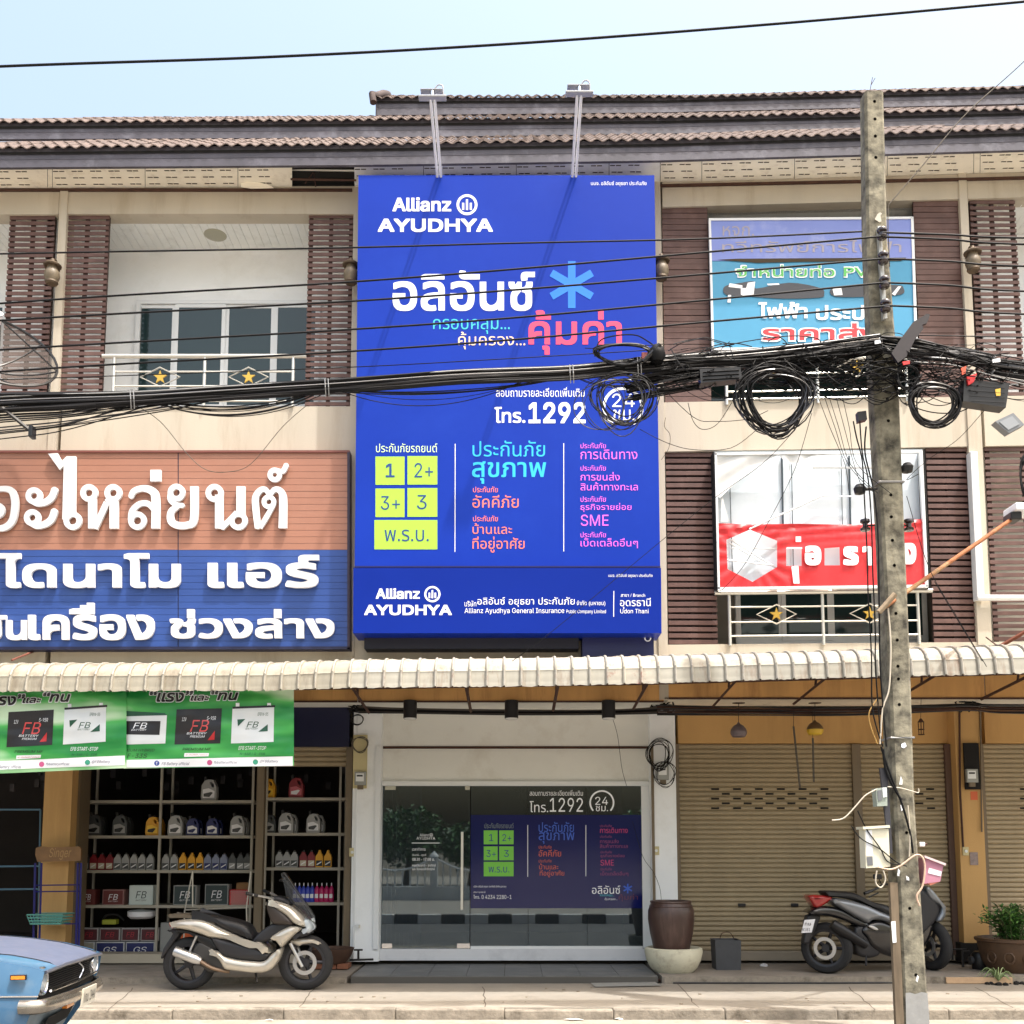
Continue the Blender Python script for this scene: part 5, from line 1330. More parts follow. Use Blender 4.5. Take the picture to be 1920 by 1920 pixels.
# spot cylinders under the slab
for i, (px, lb) in enumerate(((769, 'black cylinder downlight, leftmost of three over the office front'), (959, 'black cylinder downlight, middle of three over the office front'), (1141, 'black cylinder downlight, rightmost of three over the office front'))):
    c = at(px, 1333, -.12); t = thing('downlight', lb, 'lamp', c + Vector((0, 0, .1)), 'black downlights over the office front')
    MB().cyl(c + Vector((0, 0, -.085)), c + Vector((0, 0, .12)), .078, 24).build('housing', mat('matt_black_housing', rgb(16, 16, 20), .5), t)
    MB().cyl(c + Vector((0, 0, -.1)), c + Vector((0, 0, -.084)), .07, 20).build('lens', M_GLOSSW, t)

# --- shuttered shop
front(HR, 1271, 1790, 1326, 1394, M_ORANGE, YG, .15, 'header')
va = [(1341 + 41 * i, 1483 + 17.5 * r) for r in range(3) for i in range(6)] + [(1361 + 41 * i, 1492 + 17.5 * r) for r in range(2) for i in range(5)]
shutter(HR, 1274, 1606, 1395, 1783, YG, va)
shutter(HR, 1619, 1782, 1395, 1783, YG, [(1744, 1482), (1744, 1500), (1746, 1518), (1724, 1492), (1724, 1509), (1703, 1482), (1703, 1500)])
MB().rect(1269, 1395, 1276, 1786, YG - .05, .1).build('shutter_guide', M_GUIDE, HR)
MB().rect(1604, 1395, 1620, 1786, YG - .06, .12).build('shutter_post', M_GUIDE, HR)
MB().rect(1780, 1395, 1797, 1790, YG - .06, .12).build('shutter_guide', mat('brown_guide', rgb(92, 70, 60), .6), HR)
MB().rect(1272, 1783, 1797, 1801, YG - .03, .2).build('sill', mat('grey_sill', rgb(150, 140, 124), .8, var=.1), HR)
MB().rect(1798, 1326, 1845, 1768, YG - .2, .35).build('column', M_ORANGE, HR)
MB().rect(1802, 1768, 1848, 1803, YG - .2, .35).build('column_foot', M_BLACK, HR)
MB().rect(1784, 1330, 1797, 1394, YG - .04, .1).build('pilaster_strip', M_ORANGE, HR)
front(HF, 1846, 2430, 1326, 1394, M_ORANGE, YG, .15, 'header')
shutter(HF, 1852, 2300, 1395, 1783, YG, [(1920 + 41 * i, 1480 + 17.5 * r) for r in range(3) for i in range(5)])
MB().rect(1843, 1395, 1853, 1786, YG - .05, .1).build('shutter_guide', M_GUIDE, HF)
MB().rect(1850, 1783, 2430, 1801, YG - .03, .2).build('sill', mat('grey_sill', rgb(150, 140, 124), .8, var=.1), HF)
for px, y_ in ((1391, 1697), (1490, 1697)):
    c = at(px, y_, YG - .02); MB().cbox(tuple(c + Vector((-.045, -.012, -.02))), tuple(c + Vector((.045, .01, .02))), .006).build('lock', M_BLK, HR)
# ------------------------------------------------------------------ green battery banners
def banner(label, x0, x1, yt0, yt1, yb0, yb1, items, seed, Yp=-1.72):
    t = thing('banner', label, 'banner', at((x0+x1)/2, yb1, Yp))
    rnd = random.Random(seed); ph = [rnd.uniform(0, 6) for _ in range(8)]
    def fy(px, py):
        return Yp + .006 * math.sin(px * .05 + py * .07 + ph[0]) + .007 * math.sin(px * .031 - py * .10 + ph[1]) + .004 * math.sin(px * .16 + py * .05 + ph[2]) + .003 * math.sin(py * .3 + ph[3] + px * .02)
    nx, ny = int((x1 - x0) / 4), 36
    vs = []; fs = []
    for i in range(nx + 1):
        for j in range(ny + 1):
            px = lerp(x0, x1, i / nx); py = lerp(lerp(yt0, yt1, i / nx), lerp(yb0, yb1, i / nx), j / ny)
            vs.append(at(px, py, fy(px, py)))
    for i in range(nx):
        for j in range(ny): fs.append((i*(ny+1)+j, i*(ny+1)+j+1, (i+1)*(ny+1)+j+1, (i+1)*(ny+1)+j))
    return t, fy, MB().add(vs, fs, True)
def green_mat():
    m = bpy.data.materials.new('green_banner_print'); m.use_nodes = True; n = m.node_tree.nodes; l = m.node_tree.links; b = n['Principled BSDF']
    b.inputs['Roughness'].default_value = .38
    g_ = n.new('ShaderNodeNewGeometry'); mp = n.new('ShaderNodeMapping'); mp.inputs['Rotation'].default_value = (0, R(28), 0); mp.inputs['Scale'].default_value = (.55, 1, 2.4)
    l.new(g_.outputs['Position'], mp.inputs[0]); no = n.new('ShaderNodeTexNoise'); no.inputs['Scale'].default_value = 1.5; no.inputs['Detail'].default_value = 2.5; l.new(mp.outputs[0], no.inputs[0])
    r_ = n.new('ShaderNodeValToRGB'); l.new(no.outputs[0], r_.inputs[0]); e = r_.color_ramp.elements
    e[0].position = .36; e[0].color = (*rgb(30, 138, 62), 1); e[1].position = .66; e[1].color = (*rgb(206, 232, 196), 1)
    k = r_.color_ramp.elements.new(.52); k.color = (*rgb(82, 186, 92), 1)
    l.new(r_.outputs[0], b.inputs['Base Color']); return m
M_GRB = green_mat()
def drape(t, fy, loops_or_text, m, name, lift=.003):
    """print lying on the folds"""
    mb = MB(); kind = loops_or_text[0]
    if kind == 't':
        _, body, x0, y0, x1, y1, off, sh = loops_or_text
        ov, tri, bb = outlines(body, off, 'sans', sh)
        def fn(x, y):
            px = lerp(x0, x1, (x - bb[0]) / (bb[2] - bb[0])); py = lerp(y1, y0, (y - bb[1]) / (bb[3] - bb[1])); return at(px, py, fy(px, py) - lift)
        extr(mb, ov, tri, fn, 0)
    else:
        cloth(mb, [ccw(loops_or_text[1])], lambda a, b_: fy(a, b_) - lift, 6.0)
    mb.build(name, m, t, fix=False)
def bannerprint(t, fy, dx, dy, hybrid=False, sk=0.0):
    P = lambda L: [(x + dx, y + dy + sk * (x - 300)) for x, y in L]
    M_DK, M_DKG = mat('banner_black', rgb(34, 32, 36), .4), mat('banner_dark_green', rgb(30, 84, 62), .4)
    def T(b, x0, y0, x1, y1, m, off=.03, sh=.3, lift=.006): drape(t, fy, ('t', b, x0 + dx, y0 + dy + sk * (x0 - 300), x1 + dx, y1 + dy + sk * (x0 - 300), off, sh), m, 'lettering', lift)
    for b, x0, y0, x1, y1 in (('“แรง”', 281, 1295, 362, 1316), ('และ', 357, 1304, 392, 1314), ('“ทน', 396, 1295, 447, 1313)):
        T(b, x0 - 1.5, y0 - 1.5, x1 + 1.5, y1 + 1.5, M_PW, (.055, .06), .25, .004); T(b, x0, y0, x1, y1, M_DK, (.022, .03), .25, .007)
    drape(t, fy, ('p', P([(331, 1330), (416, 1328), (413, 1394), (327, 1396)])), M_DK, 'battery_print')
    T('FB', 356, 1350, 392, 1372, mat('battery_red', rgb(214, 82, 82), .4), .05); T('BATTERY', 350, 1373, 388, 1377, M_PW, .04)
    T('PREMIUM', 356, 1379, 384, 1383, M_PW, .03); drape(t, fy, ('p', P([(389, 1388), (403, 1370), (402, 1387)])), mat('battery_red2', rgb(190, 40, 44), .4), 'mark_print', .006)
    T('12V', 341, 1345, 350, 1352, M_PW, .06); T('S-95R', 388, 1343, 405, 1350, M_PW, .04)
    drape(t, fy, ('p', P([(436, 1326), (514, 1323), (513, 1391), (433, 1394)])), mat('battery_white', rgb(226, 230, 232), .4), 'battery_print')
    drape(t, fy, ('p', P([(436, 1325), (516, 1322), (516, 1326), (436, 1329)])), M_DK, 'battery_print', .005)
    for xx_ in (446, 505): drape(t, fy, ('p', P([(xx_ - 4, 1318), (xx_ + 3, 1318), (xx_ + 3, 1325), (xx_ - 4, 1325)])), M_PW, 'mark_print', .004)
    drape(t, fy, ('p', P([(445, 1349), (460, 1348), (446, 1362)])), M_DKG, 'mark_print', .006); drape(t, fy, ('p', P([(502, 1358), (502, 1371), (484, 1372)])), M_DKG, 'mark_print', .006)
    T('FB', 462, 1353, 485, 1364, M_DKG, .02); T('BATTERY', 460, 1365, 484, 1368, M_DKG, .01); T('EFB N-55', 483, 1336, 503, 1342, M_DKG, .02)
    T('PREMIUM MF', 342, 1402, 396, 1407, M_DK, .02); T('EFB START-STOP', 447, 1399, 499, 1406, M_PW, .03); T('N-55R / Q-85R', 449, 1411, 497, 1416, M_DKG, .01)
    drape(t, fy, ('p', P([(346, 1412), (392, 1412), (391, 1418), (345, 1419)])), M_PW, 'mark_print', .004); T('G-SUPER | GOLD', 348, 1413.5, 389, 1417, mat('battery_red', rgb(214, 82, 82), .4), .01)
    if hybrid:
        drape(t, fy, ('p', P([(236, 1342), (313, 1341), (310, 1394), (234, 1396)])), mat('battery_white', rgb(226, 230, 232), .4), 'battery_print')
        drape(t, fy, ('p', P([(236, 1333), (309, 1337), (313, 1341), (236, 1343)])), M_DKG, 'battery_print', .005)
        drape(t, fy, ('p', P([(236, 1352), (301, 1352), (299, 1378), (235, 1377)])), M_DK, 'mark_print', .006)
        T('FB', 249, 1355, 276, 1366, M_PW, .04, .3, .009); T('BATTERY', 246, 1367, 275, 1370, M_PW, .03, .3, .009); T('MIUM HYBRID', 233, 1404, 290, 1409, M_DK, .03); T('F-33S', 238, 1413, 276, 1421, M_DK, .04)
    # white foot strip
    x0, x1 = (233, 549.5) if hybrid else (233 - 200, 549.5 - 0)
    drape(t, fy, ('p', P([(233 if hybrid else 100, 1425), (549, 1418), (549, 1436), (233 if hybrid else 100, 1439)])), M_PW, 'foot_strip', .004)
    for cx, cc in ((294, rgb(60, 80, 160)), (393, rgb(205, 90, 140)), (479, rgb(60, 160, 130))):
        drape(t, fy, ('p', P([(cx + 5 * math.cos(a * math.pi / 6), 1431 + 5 * math.sin(a * math.pi / 6) - (cx - 294) * .012) for a in range(12)])), mat('icon_%d' % cx, cc, .5), 'icon', .007)
    M_GT = mat('grey_text', rgb(96, 96, 122), .5)
    T('f', 292.5, 1428, 295.5, 1434, M_PW, .03, 0, .010)
    T('FB Battery official', 303, 1429, 355, 1436, M_GT, 0); T('fbbatteryofficial', 401, 1427, 445, 1433, M_GT, 0); T('@FBBattery', 487, 1425, 522, 1431, M_GT, 0)
t1, f1, m1 = banner('green battery banner with wrinkles, right one, hung from the awning edge', 232, 551, 1290, 1290, 1441, 1436, None, 3)
m1.build('sheet', M_GRB, t1, fix=False); bannerprint(t1, f1, 0, 0, True)
t2, f2, m2 = banner('green battery banner cut by the left frame edge, hung from the awning edge', -130, 237, 1294, 1294, 1456, 1440, None, 5, -1.75)
m2.build('sheet', M_GRB, t2, fix=False); bannerprint(t2, f2, -315, 6, False, -.03)

# ------------------------------------------------------------------ things hung on the fronts
M_BRONZE = mat('aged_bronze', rgb(96, 82, 66), .6, .3, var=.25, vscale=20)
M_JARG = mat('dusty_lamp_glass', rgb(112, 100, 82), .5, var=.25, vscale=18)
def lantern(px, py, Yp, label, flip=1):
    c = at(px, py, Yp); t = thing('wall_lantern', label, 'lantern', c, 'jar-shaped lanterns on the pilasters')
    MB().lathe([(.0, -.175), (.06, -.17), (.075, -.15), (.07, -.13)], tuple(c), 16).build('base', M_BRONZE, t)
    MB().lathe([(.068, -.13), (.09, -.07), (.085, -.02), (.06, .03), (.056, .06)], tuple(c), 16, cap=False).build('glass', M_JARG, t)
    MB().lathe([(.10, .055), (.105, .07), (.07, .10), (.03, .12), (.022, .15), (0, .155)], tuple(c), 16).build('cap', M_BRONZE, t)
    MB().tube(crv([c + Vector((0, 0, .14)), c + Vector((0, .08, .18)), c + Vector((0, abs(Yp) - .02, .1))]), .012, 6).build('bracket', M_BRONZE, t)
lantern(98, 508, -.20, 'jar-shaped lantern on the narrow pilaster between the left louvres')
lantern(658, 507, -.20, 'jar-shaped lantern half hidden behind the left edge of the billboard')
lantern(1240, 499, -.20, 'jar-shaped lantern peeping out at the right edge of the billboard')
lantern(1824, 484, -.20, 'jar-shaped lantern on the pilaster at the right, beside open louvres')
# pendant lamps
def pendant(px, y0, y1, r, top, low, label, Yp=.0):
    c = at(px, y1, Yp); a = at(px, y0, Yp); t = thing('pendant_lamp', label, 'lamp', a, 'pendant lamps in front of the closed shutters')
    MB().cyl(a, c + Vector((0, 0, r)), .004, 5).build('cord', M_BLK, t)
    MB().lathe([(0, 0), (.07, -.005), (.075, 0)], tuple(a), 14).build('ceiling_rose', M_BRONZE, t)
    MB().lathe([(.012, r * 1.15), (.02, r * .95), (r * .62, r * .72), (r * .93, r * .3), (r, 0)], tuple(c), 24, cap=False).build('upper_shade', top, t)
    MB().lathe([(r, 0), (r * .97, -r * .3), (r * .8, -r * .62), (r * .7, -r * .66), (0, -r * .6)], tuple(c), 24, cap=False).build('lower_shade', low, t)
pendant(1385, 1318, 1372, .095, mat('mauve_grey_shade', rgb(112, 100, 104), .4), mat('mauve_grey_shade', rgb(112, 100, 104), .4), 'mauve-grey globe pendant lamp in front of the shutter header')
pendant(1528, 1318, 1368, .095, mat('brown_shade', rgb(110, 84, 56), .4), mat('yellow_shade', rgb(214, 176, 50), .4), 'brown pendant lamp with yellow lower half')
for px, y0, y1, lb in ((1488, 1362, 1478, 'thin brown rod dangling below the cables, left of the yellow lamp'), (1524, 1384, 1466, 'thin rod hanging under the yellow pendant lamp')):
    t = thing('hanging_rod', lb, 'rod', at(px, y0, -.02)); MB().tube([at(px, y0, -.02), at(px + (12 if px < 1500 else 2), y1, -.02)], .012, 6).build('rod', M_CABLEG, t)
    MB().tube([at(px, 1330, -.02), at(px, y0, -.02)], .003, 4).build('string', M_BLK, t)
lt = thing('wire_lantern', 'small rusty glass lantern hanging right of the concrete pole', 'lantern', at(1727, 1345, .1))
c = at(1727, 1363, .1)
for k in range(6):
    a = k * math.pi / 3; MB().tube([c + Vector((.03 * math.cos(a), .03 * math.sin(a), -.09)), c + Vector((.035 * math.cos(a), .035 * math.sin(a), .06))], .003, 4).build('bar', M_IRON, lt)
for h in (-.09, -.03, .06): MB().tube([c + Vector((.035 * math.cos(a * math.pi / 6), .035 * math.sin(a * math.pi / 6), h)) for a in range(12)], .004, 4, closed=True).build('ring', M_IRON, lt)
MB().lathe([(.035, .06), (.01, .1), (0, .1)], tuple(c), 10).build('top', M_IRON, lt); MB().cyl(c + Vector((0, 0, .1)), at(1727, 1310, .1), .003, 4).build('string', M_BLK, lt)

# meters, switches and stickers on the columns
M_CLEAR = mat('meter_cover', rgb(150, 152, 148), .25); M_YB = mat('cream_meter_board', rgb(196, 184, 140), .6, var=.08)
def meter(px, y0, y1, Yp, label, board=None, bw=18):
    t = thing('electricity_meter', label, 'meter', at(px, y1, Yp), 'electricity meters on the columns')
    if board: MB().rect(px - bw, board[0], px + bw, board[1], Yp, .03).build('board', board[2], t)
    MB().rect(px - 10, y0, px + 11, y1, Yp - .05, .048).build('case', M_CLEAR, t)
    MB().rect(px - 8, y0 + 3, px + 7, y0 + 18, Yp - .058, .01).build('dial', M_GLOSSW, t)
    MB().rect(px - 6, y0 + 6, px + 5, y0 + 9, Yp - .062, .004).build('counter', M_BLK, t)
    MB().rect(px - 5, y1 - 2, px + 6, y1 + 8, Yp - .04, .03).build('terminal', M_GUIDE, t)
    return t
Yc = YG - .16
meter(675, 1447, 1472, Yc - .03, 'grey electricity meter with loop of cable on the cream column left of the glass door', (1378, 1478, M_YB), 13)
meter(1243, 1435, 1462, Yc - .03, 'grey electricity meter under a tangle of black cable, right of the office window')
meter(1823, 1442, 1467, YG - .25, 'electricity meter with white dial on a tall black board', (1393, 1480, M_BLACK), 14)
def switch(px, py, Yp, lb, m=None, w_=5.5, h=8):
    t = thing('bell_switch', lb, 'switch', at(px, py + h, Yp)); MB().rect(px - w_, py - h, px + w_, py + h, Yp - .018, .018).build('plate', m or M_YB, t)
    c = at(px, py, Yp - .02); MB().cyl(c, c + Vector((0, -.012, 0)), .018, 12).build('button', M_GLOSSW, t)
switch(660.5, 1598, Yc - .001, 'cream bell switch on the white column left of the glass door'); switch(1230.5, 1595, Yc - .001, 'cream bell switch on the white column right of the office window')
switch(1811, 1596, YG - .2, 'cream bell switch on the ochre column beside the second shutter')
st = thing('sticker', 'small orange sticker below the black meter board', 'sticker', at(1826, 1500, YG - .2)); MB().rect(1820, 1484, 1833, 1500, YG - .204, .003).build('sheet', mat('orange_sticker', rgb(206, 96, 50), .5), st)
st = thing('notice', 'faded grey notice in a sleeve on the ochre column', 'notice', at(1827, 1622, YG - .2)); MB().rect(1819, 1598, 1834, 1622, YG - .21, .008).build('sheet', mat('faded_notice', rgb(140, 124, 120), .4, var=.3, vscale=30), st)
cd = thing('conduit', 'brown conduit running down the ochre column from the cables', 'pipe', at(1797, 1330, YG - .22))
MB().tube([at(1799, 1326, YG - .22), at(1800, 1480, YG - .22), at(1806, 1588, YG - .22)], .012, 6).build('pipe_run', M_IRON, cd); MB().tube([at(1838, 1326, YG - .22), at(1841, 1560, YG - .22)], .01, 6).build('pipe_run', M_GUIDE, cd)

# ------------------------------------------------------------------ jar, bowl, bin, plants, bits on the ground
def ground_at(px, py, z): return onz(px, py, z)
c = onz(1263, 1822, ZP); c.y = -.12; c.x = at(1263, 1800, -.12).x
bo = thing('concrete_bowl', 'wide white concrete bowl carrying the brown jar', 'bowl', (c.x, c.y, ZP))
s_ = 1 / ppm(1263, 1800, -.12)
MB().lathe([(0, .0), (36 * s_, 0), (44 * s_, 8 * s_), (51 * s_, 22 * s_), (54 * s_, 36 * s_), (53.5 * s_, 43 * s_), (49 * s_, 45 * s_), (45 * s_, 42 * s_), (38 * s_, 30 * s_), (0, 28 * s_)], (c.x, c.y, ZP), 40).build('basin', mat('worn_white_paint', rgb(206, 202, 180), .7, var=.08, vscale=6, dirt=rgb(120, 100, 80), dscale=7, damt=.5), bo)
ja = thing('water_jar', 'big brown glazed jar standing in the white concrete bowl', 'jar', (c.x, c.y, ZP + 28 * s_))
zb = ZP + 29 * s_; M_JAR = mat('brown_glaze', rgb(70, 52, 47), .35, var=.22, vscale=8, dirt=rgb(150, 120, 108), dscale=5, damt=.3, streak=True)
MB().lathe([(0, 0), (30 * s_, 0), (34 * s_, 14 * s_), (40 * s_, 42 * s_), (43.5 * s_, 68 * s_), (43 * s_, 84 * s_), (38 * s_, 97 * s_), (36 * s_, 101 * s_), (34 * s_, 100 * s_), (36 * s_, 92 * s_), (38 * s_, 70 * s_), (30 * s_, 20 * s_)], (c.x - .02, c.y, zb), 48).build('body', M_JAR, ja)
MB().tube([(c.x - .02 + 37 * s_ * math.cos(a * math.pi / 20), c.y + 37 * s_ * math.sin(a * math.pi / 20), zb + 100 * s_) for a in range(40)], .014, 8, closed=True).build('rim', M_JAR, ja)
MB().tube([(c.x - .02 + 39.8 * s_ * math.cos(a * math.pi / 20), c.y + 39.8 * s_ * math.sin(a * math.pi / 20), zb + 92 * s_) for a in range(40)], .007, 6, closed=True).build('neck_band', M_JAR, ja)
bn = thing('bucket', 'dark grey square bucket with a wire handle in front of the shutter', 'bucket', (at(1365, 1805, .1).x, .1, ZP))
X0, X1 = at(1341, 1785, .0).x, at(1390, 1785, .0).x; z1 = at(1365, 1763, .0).z
M_BIN = mat('grey_plastic_bin', rgb(66, 68, 72), .6, var=.1, vscale=10)
MB().add([(X0 + .01, 0, ZP), (X1 - .01, 0, ZP), (X1 - .01, .26, ZP), (X0 + .01, .26, ZP), (X0, -.01, z1), (X1, -.01, z1), (X1, .28, z1), (X0, .28, z1), (X0 + .012, .0, z1), (X1 - .012, .0, z1), (X1 - .012, .27, z1), (X0 + .012, .27, z1), (X0 + .02, .02, ZP + .03), (X1 - .02, .02, ZP + .03), (X1 - .02, .24, ZP + .03), (X0 + .02, .24, ZP + .03)],
    [(0,3,2,1), (0,1,5,4), (1,2,6,5), (2,3,7,6), (3,0,4,7), (4,5,9,8), (5,6,10,9), (6,7,11,10), (7,4,8,11), (8,9,13,12), (9,10,14,13), (10,11,15,14), (11,8,12,15), (12,13,14,15)]).build('tub', M_BIN, bn)
MB().tube(crv([Vector((X0 + .08, .13, z1)), Vector((X0 + .11, .12, z1 + .07)), Vector((X1 - .1, .12, z1 + .075)), Vector((X1 - .05, .13, z1))]), .005, 5).build('handle', M_IRON, bn)
pw = thing('plastic_bag', 'crumpled white plastic scrap at the foot of the shutter', 'litter', at(1432, 1797, .3))
MB().lathe([(0, 0), (.05, 0), (.045, .02), (.02, .03), (0, .034)], (at(1432, 1797, .4).x, .4, ZP), 7, smooth=False).build('scrap', M_JW, pw)
# cable cover / trench lines in front of the platform
for i, (x0, x1, y_, r, lb) in enumerate(((1226, 1698, 1838, .016, 'dark rusty pipe lying along the foot of the platform'), (1262, 1700, 1843, .010, 'thinner dark pipe lying just in front of the rusty pipe'))):
    t = thing('ground_pipe', lb, 'pipe', onz(x0, y_, ZS)); MB().tube([onz(x0, y_, ZS + r), onz((x0+x1)/2, y_ + .3, ZS + r), onz(x1, y_ - .5, ZS + r)], r, 8).build('pipe_run', M_IRON if i == 0 else M_BLK, t)
mp_ = thing('metal_plate', 'grey metal plate with a bent white corner, at the platform edge near the bowl', 'plate', onz(1170, 1848, ZS))
MB().add([tuple(onz(1108, 1843, ZS + .012)), tuple(onz(1228, 1841, ZS + .012)), tuple(onz(1240, 1848, ZS + .012)), tuple(onz(1116, 1850, ZS + .012)), tuple(onz(1108, 1843, ZS + .002)), tuple(onz(1228, 1841, ZS + .002)), tuple(onz(1240, 1848, ZS + .002)), tuple(onz(1116, 1850, ZS + .002))], [(0,1,2,3), (7,6,5,4), (0,4,5,1), (1,5,6,2), (2,6,7,3), (3,7,4,0)]).build('sheet', mat('grey_plate', rgb(150, 150, 146), .5), mp_)
# tap and pipework
def tap(px, y0, y1, Yp, lb):
    t = thing('water_tap', lb, 'tap', at(px, y1, Yp)); MB().tube([at(px, y1, Yp), at(px, y0, Yp), at(px + 11, y0 - 1, Yp)], .012, 8).build('pipe_run', M_ALU, t)
    MB().tube([at(px + 11, y0 - 1, Yp), at(px + 11, y0 + 5, Yp)], .012, 6).build('spout', M_STEEL, t); return t
tap(663, 1735, 1800, Yc - .06, 'slim white water pipe with a tap at the foot of the office column')
vp = thing('valve', 'small black valve and pipe stub on the platform beside the office step', 'valve', at(672, 1800, .3))
MB().tube([at(672, 1800, .3), at(672, 1780, .3)], .014, 6).build('stem', M_BLK, vp); MB().tube([at(664, 1781, .3), at(680, 1781, .3)], .012, 6).build('wheel', M_BLK, vp); MB().tube([at(656, 1800, .3), at(700, 1799, .3)], .014, 6).build('pipe_run', M_BLK, vp)
c = at(622, 1792, .2); pt = thing('plant_pot', 'low dark brown clay pot on bricks behind the scooter front wheel', 'pot', (c.x, .2, ZP))
for k in range(3): MB().cbox((c.x - .2 + k * .14, .08, ZP), (c.x - .07 + k * .14, .32, ZP + .06), .006).build('brick', mat('red_brick', rgb(130, 84, 62), .9, var=.15, vscale=9), pt)
MB().lathe([(0, .06), (.16, .06), (.22, .13), (.25, .2), (.26, .23), (.24, .23), (.22, .2), (0, .2)], (c.x, .2, ZP), 24).build('basin', mat('dark_clay', rgb(74, 52, 40), .7, var=.2, vscale=10), pt)
# planter at the right edge
c = at(1900, 1800, -.1); pl = thing('planter', 'round brown glazed planter with relief at the right edge', 'planter', (c.x, -.1, ZP))
M_PLN = mat('brown_planter', rgb(80, 58, 40), .6, var=.25, vscale=10)
MB().lathe([(0, 0), (.26, 0), (.33, .12), (.36, .26), (.37, .33), (.395, .34), (.395, .37), (.36, .375), (.33, .33), (0, .3)], (c.x, -.1, ZP), 32).build('basin', M_PLN, pl)
for k in range(5):
    a = R(-90 + (k - 2) * 32); MB().tube([(c.x + .345 * math.cos(a) + .05 * math.cos(b * math.pi / 6) * -math.sin(a), -.1 + .345 * math.sin(a) + .05 * math.cos(b * math.pi / 6) * math.cos(a), ZP + .17 + .06 * math.sin(b * math.pi / 6)) for b in range(12)], .012, 5, closed=True).build('relief', M_PLN, pl)
MB().lathe([(0, .3), (.32, .31)], (c.x, -.1, ZP), 20).build('soil', mat('soil', rgb(60, 46, 34), .95), pl)
def leaf(mb, p, d, L, W, up=Vector((0, 0, 1))):
    d = d.normalized(); s_ = d.cross(up); s_ = s_.normalized() if s_.length > .01 else Vector((1, 0, 0))
    n_ = s_.cross(d)
    mb.add([p, p + d * L * .45 + s_ * W + n_ * W * .3, p + d * L - n_ * L * .12, p + d * L * .45 - s_ * W + n_ * W * .3], [(0, 1, 2), (0, 2, 3)])
def foliage(name, label, cat, base, rx, ry, h, n, L, W, cols, seed, stems=10):
    rnd = random.Random(seed); t = thing(name, label, cat, base)
    ms = [MB() for _ in cols]; sm = MB()
    for i in range(stems):
        a = rnd.uniform(0, 6.28); r = rnd.uniform(.1, 1); tip = base + Vector((rx * r * math.cos(a), ry * r * math.sin(a), h * rnd.uniform(.6, 1.0)))
        pts = crv([base + Vector((rx * .3 * r * math.cos(a), ry * .3 * r * math.sin(a), 0)), base.lerp(tip, .55) + Vector((0, 0, h * .12)), tip], 5)
        sm.tube(pts, [.006] * len(pts), 4)
        for k in range(n // stems):
            q = rnd.uniform(.15, 1.0); j = min(int(q * (len(pts) - 1)), len(pts) - 2); p = pts[j].lerp(pts[j+1], rnd.random())
            d = Vector((rnd.uniform(-1, 1), rnd.uniform(-1, 1), rnd.uniform(-.3, .9)))
            leaf(ms[rnd.randrange(len(ms))], p + d * .02, d, L * rnd.uniform(.6, 1.2), W * rnd.uniform(.7, 1.2))
    sm.build('stems', M_STEMS, t, fix=False, kind='stuff')
    for m_, c_ in zip(ms, cols): m_.build('leaves', c_, t, fix=False, kind='stuff')
    return t
def leafmat(n, c, c2):
    m = mat(n, c, .55, col2=c2, vscale=6); return m
M_STEMS = mat('green_stem', (0.05, 0.07, 0.02), .7)
G1, G2, G3 = leafmat('leaf_mid', (.035, .11, .02), (.07, .2, .035)), leafmat('leaf_dark', (.018, .06, .014), (.04, .11, .025)), leafmat('leaf_light', (.09, .22, .04), (.14, .3, .06))
foliage('potted_bush', 'bushy bright green plant growing in the brown planter at the right edge', 'plant', Vector((c.x, -.1, ZP + .3)), .36, .3, .42, 1500, .07, .014, (G1, G2, G3), 4, 46)
sp = at(1872, 1830, -.62); spb = Vector((sp.x, -.62, ZS))
t = thing('spider_plant', 'spidery striped plant on the pavement in front of the planter', 'plant', spb)
rnd = random.Random(9)
for k in range(22):
    a = rnd.uniform(0, 6.28); L_ = rnd.uniform(.12, .24); d = Vector((math.cos(a), math.sin(a) * .6, 0)); pts = crv([spb + Vector((0, 0, .04)), spb + d * L_ * .5 + Vector((0, 0, L_ * .75)), spb + d * L_ + Vector((0, 0, L_ * .35))], 5)
    m_ = MB(); m_.tube(pts, [.008, .008, .007, .007, .006, .005, .005, .004, .003, .002, .001][:len(pts)], 4); m_.build('blade', leafmat('striped_leaf', (.05, .12, .03), (.3, .36, .16)), t, fix=False)
pq = thing('water_pump', 'dark pump and pipe clutter at the foot of the ochre column', 'pump', (at(1836, 1800, .1).x, .1, ZP))
q = Vector((at(1838, 1800, .1).x, .1, ZP))
MB().lathe([(0, 0), (.09, 0), (.1, .05), (.1, .16), (.07, .2), (0, .21)], tuple(q), 16).build('motor', M_BLK, pq); MB().cyl(q + Vector((-.12, 0, .1)), q + Vector((.14, 0, .12)), .05, 12).build('casing', mat('dark_grey_cast', rgb(60, 62, 66), .5), pq)
MB().tube([q + Vector((-.2, 0, .02)), q + Vector((-.2, 0, .2)), q + Vector((-.12, 0, .2))], .014, 6).build('pipe_run', M_BLK, pq); MB().tube([at(1786, 1800, .2), at(1786, 1780, .2), at(1812, 1780, .2)], .012, 6).build('pipe_run', M_BLK, pq)
rub = MB(); rnd = random.Random(2)
for k in range(60):
    px = rnd.uniform(1845, 1925); p = onz(px, rnd.uniform(1836, 1848), ZS); s_ = rnd.uniform(.012, .035); rub.lathe([(0, 0), (s_, 0), (s_ * .8, s_ * .7), (0, s_)], tuple(p), 5, smooth=False)
rub.build('black_rubble', M_BLACK, label='strip of black rubble and soil along the right platform edge', kind='stuff', fix=False)
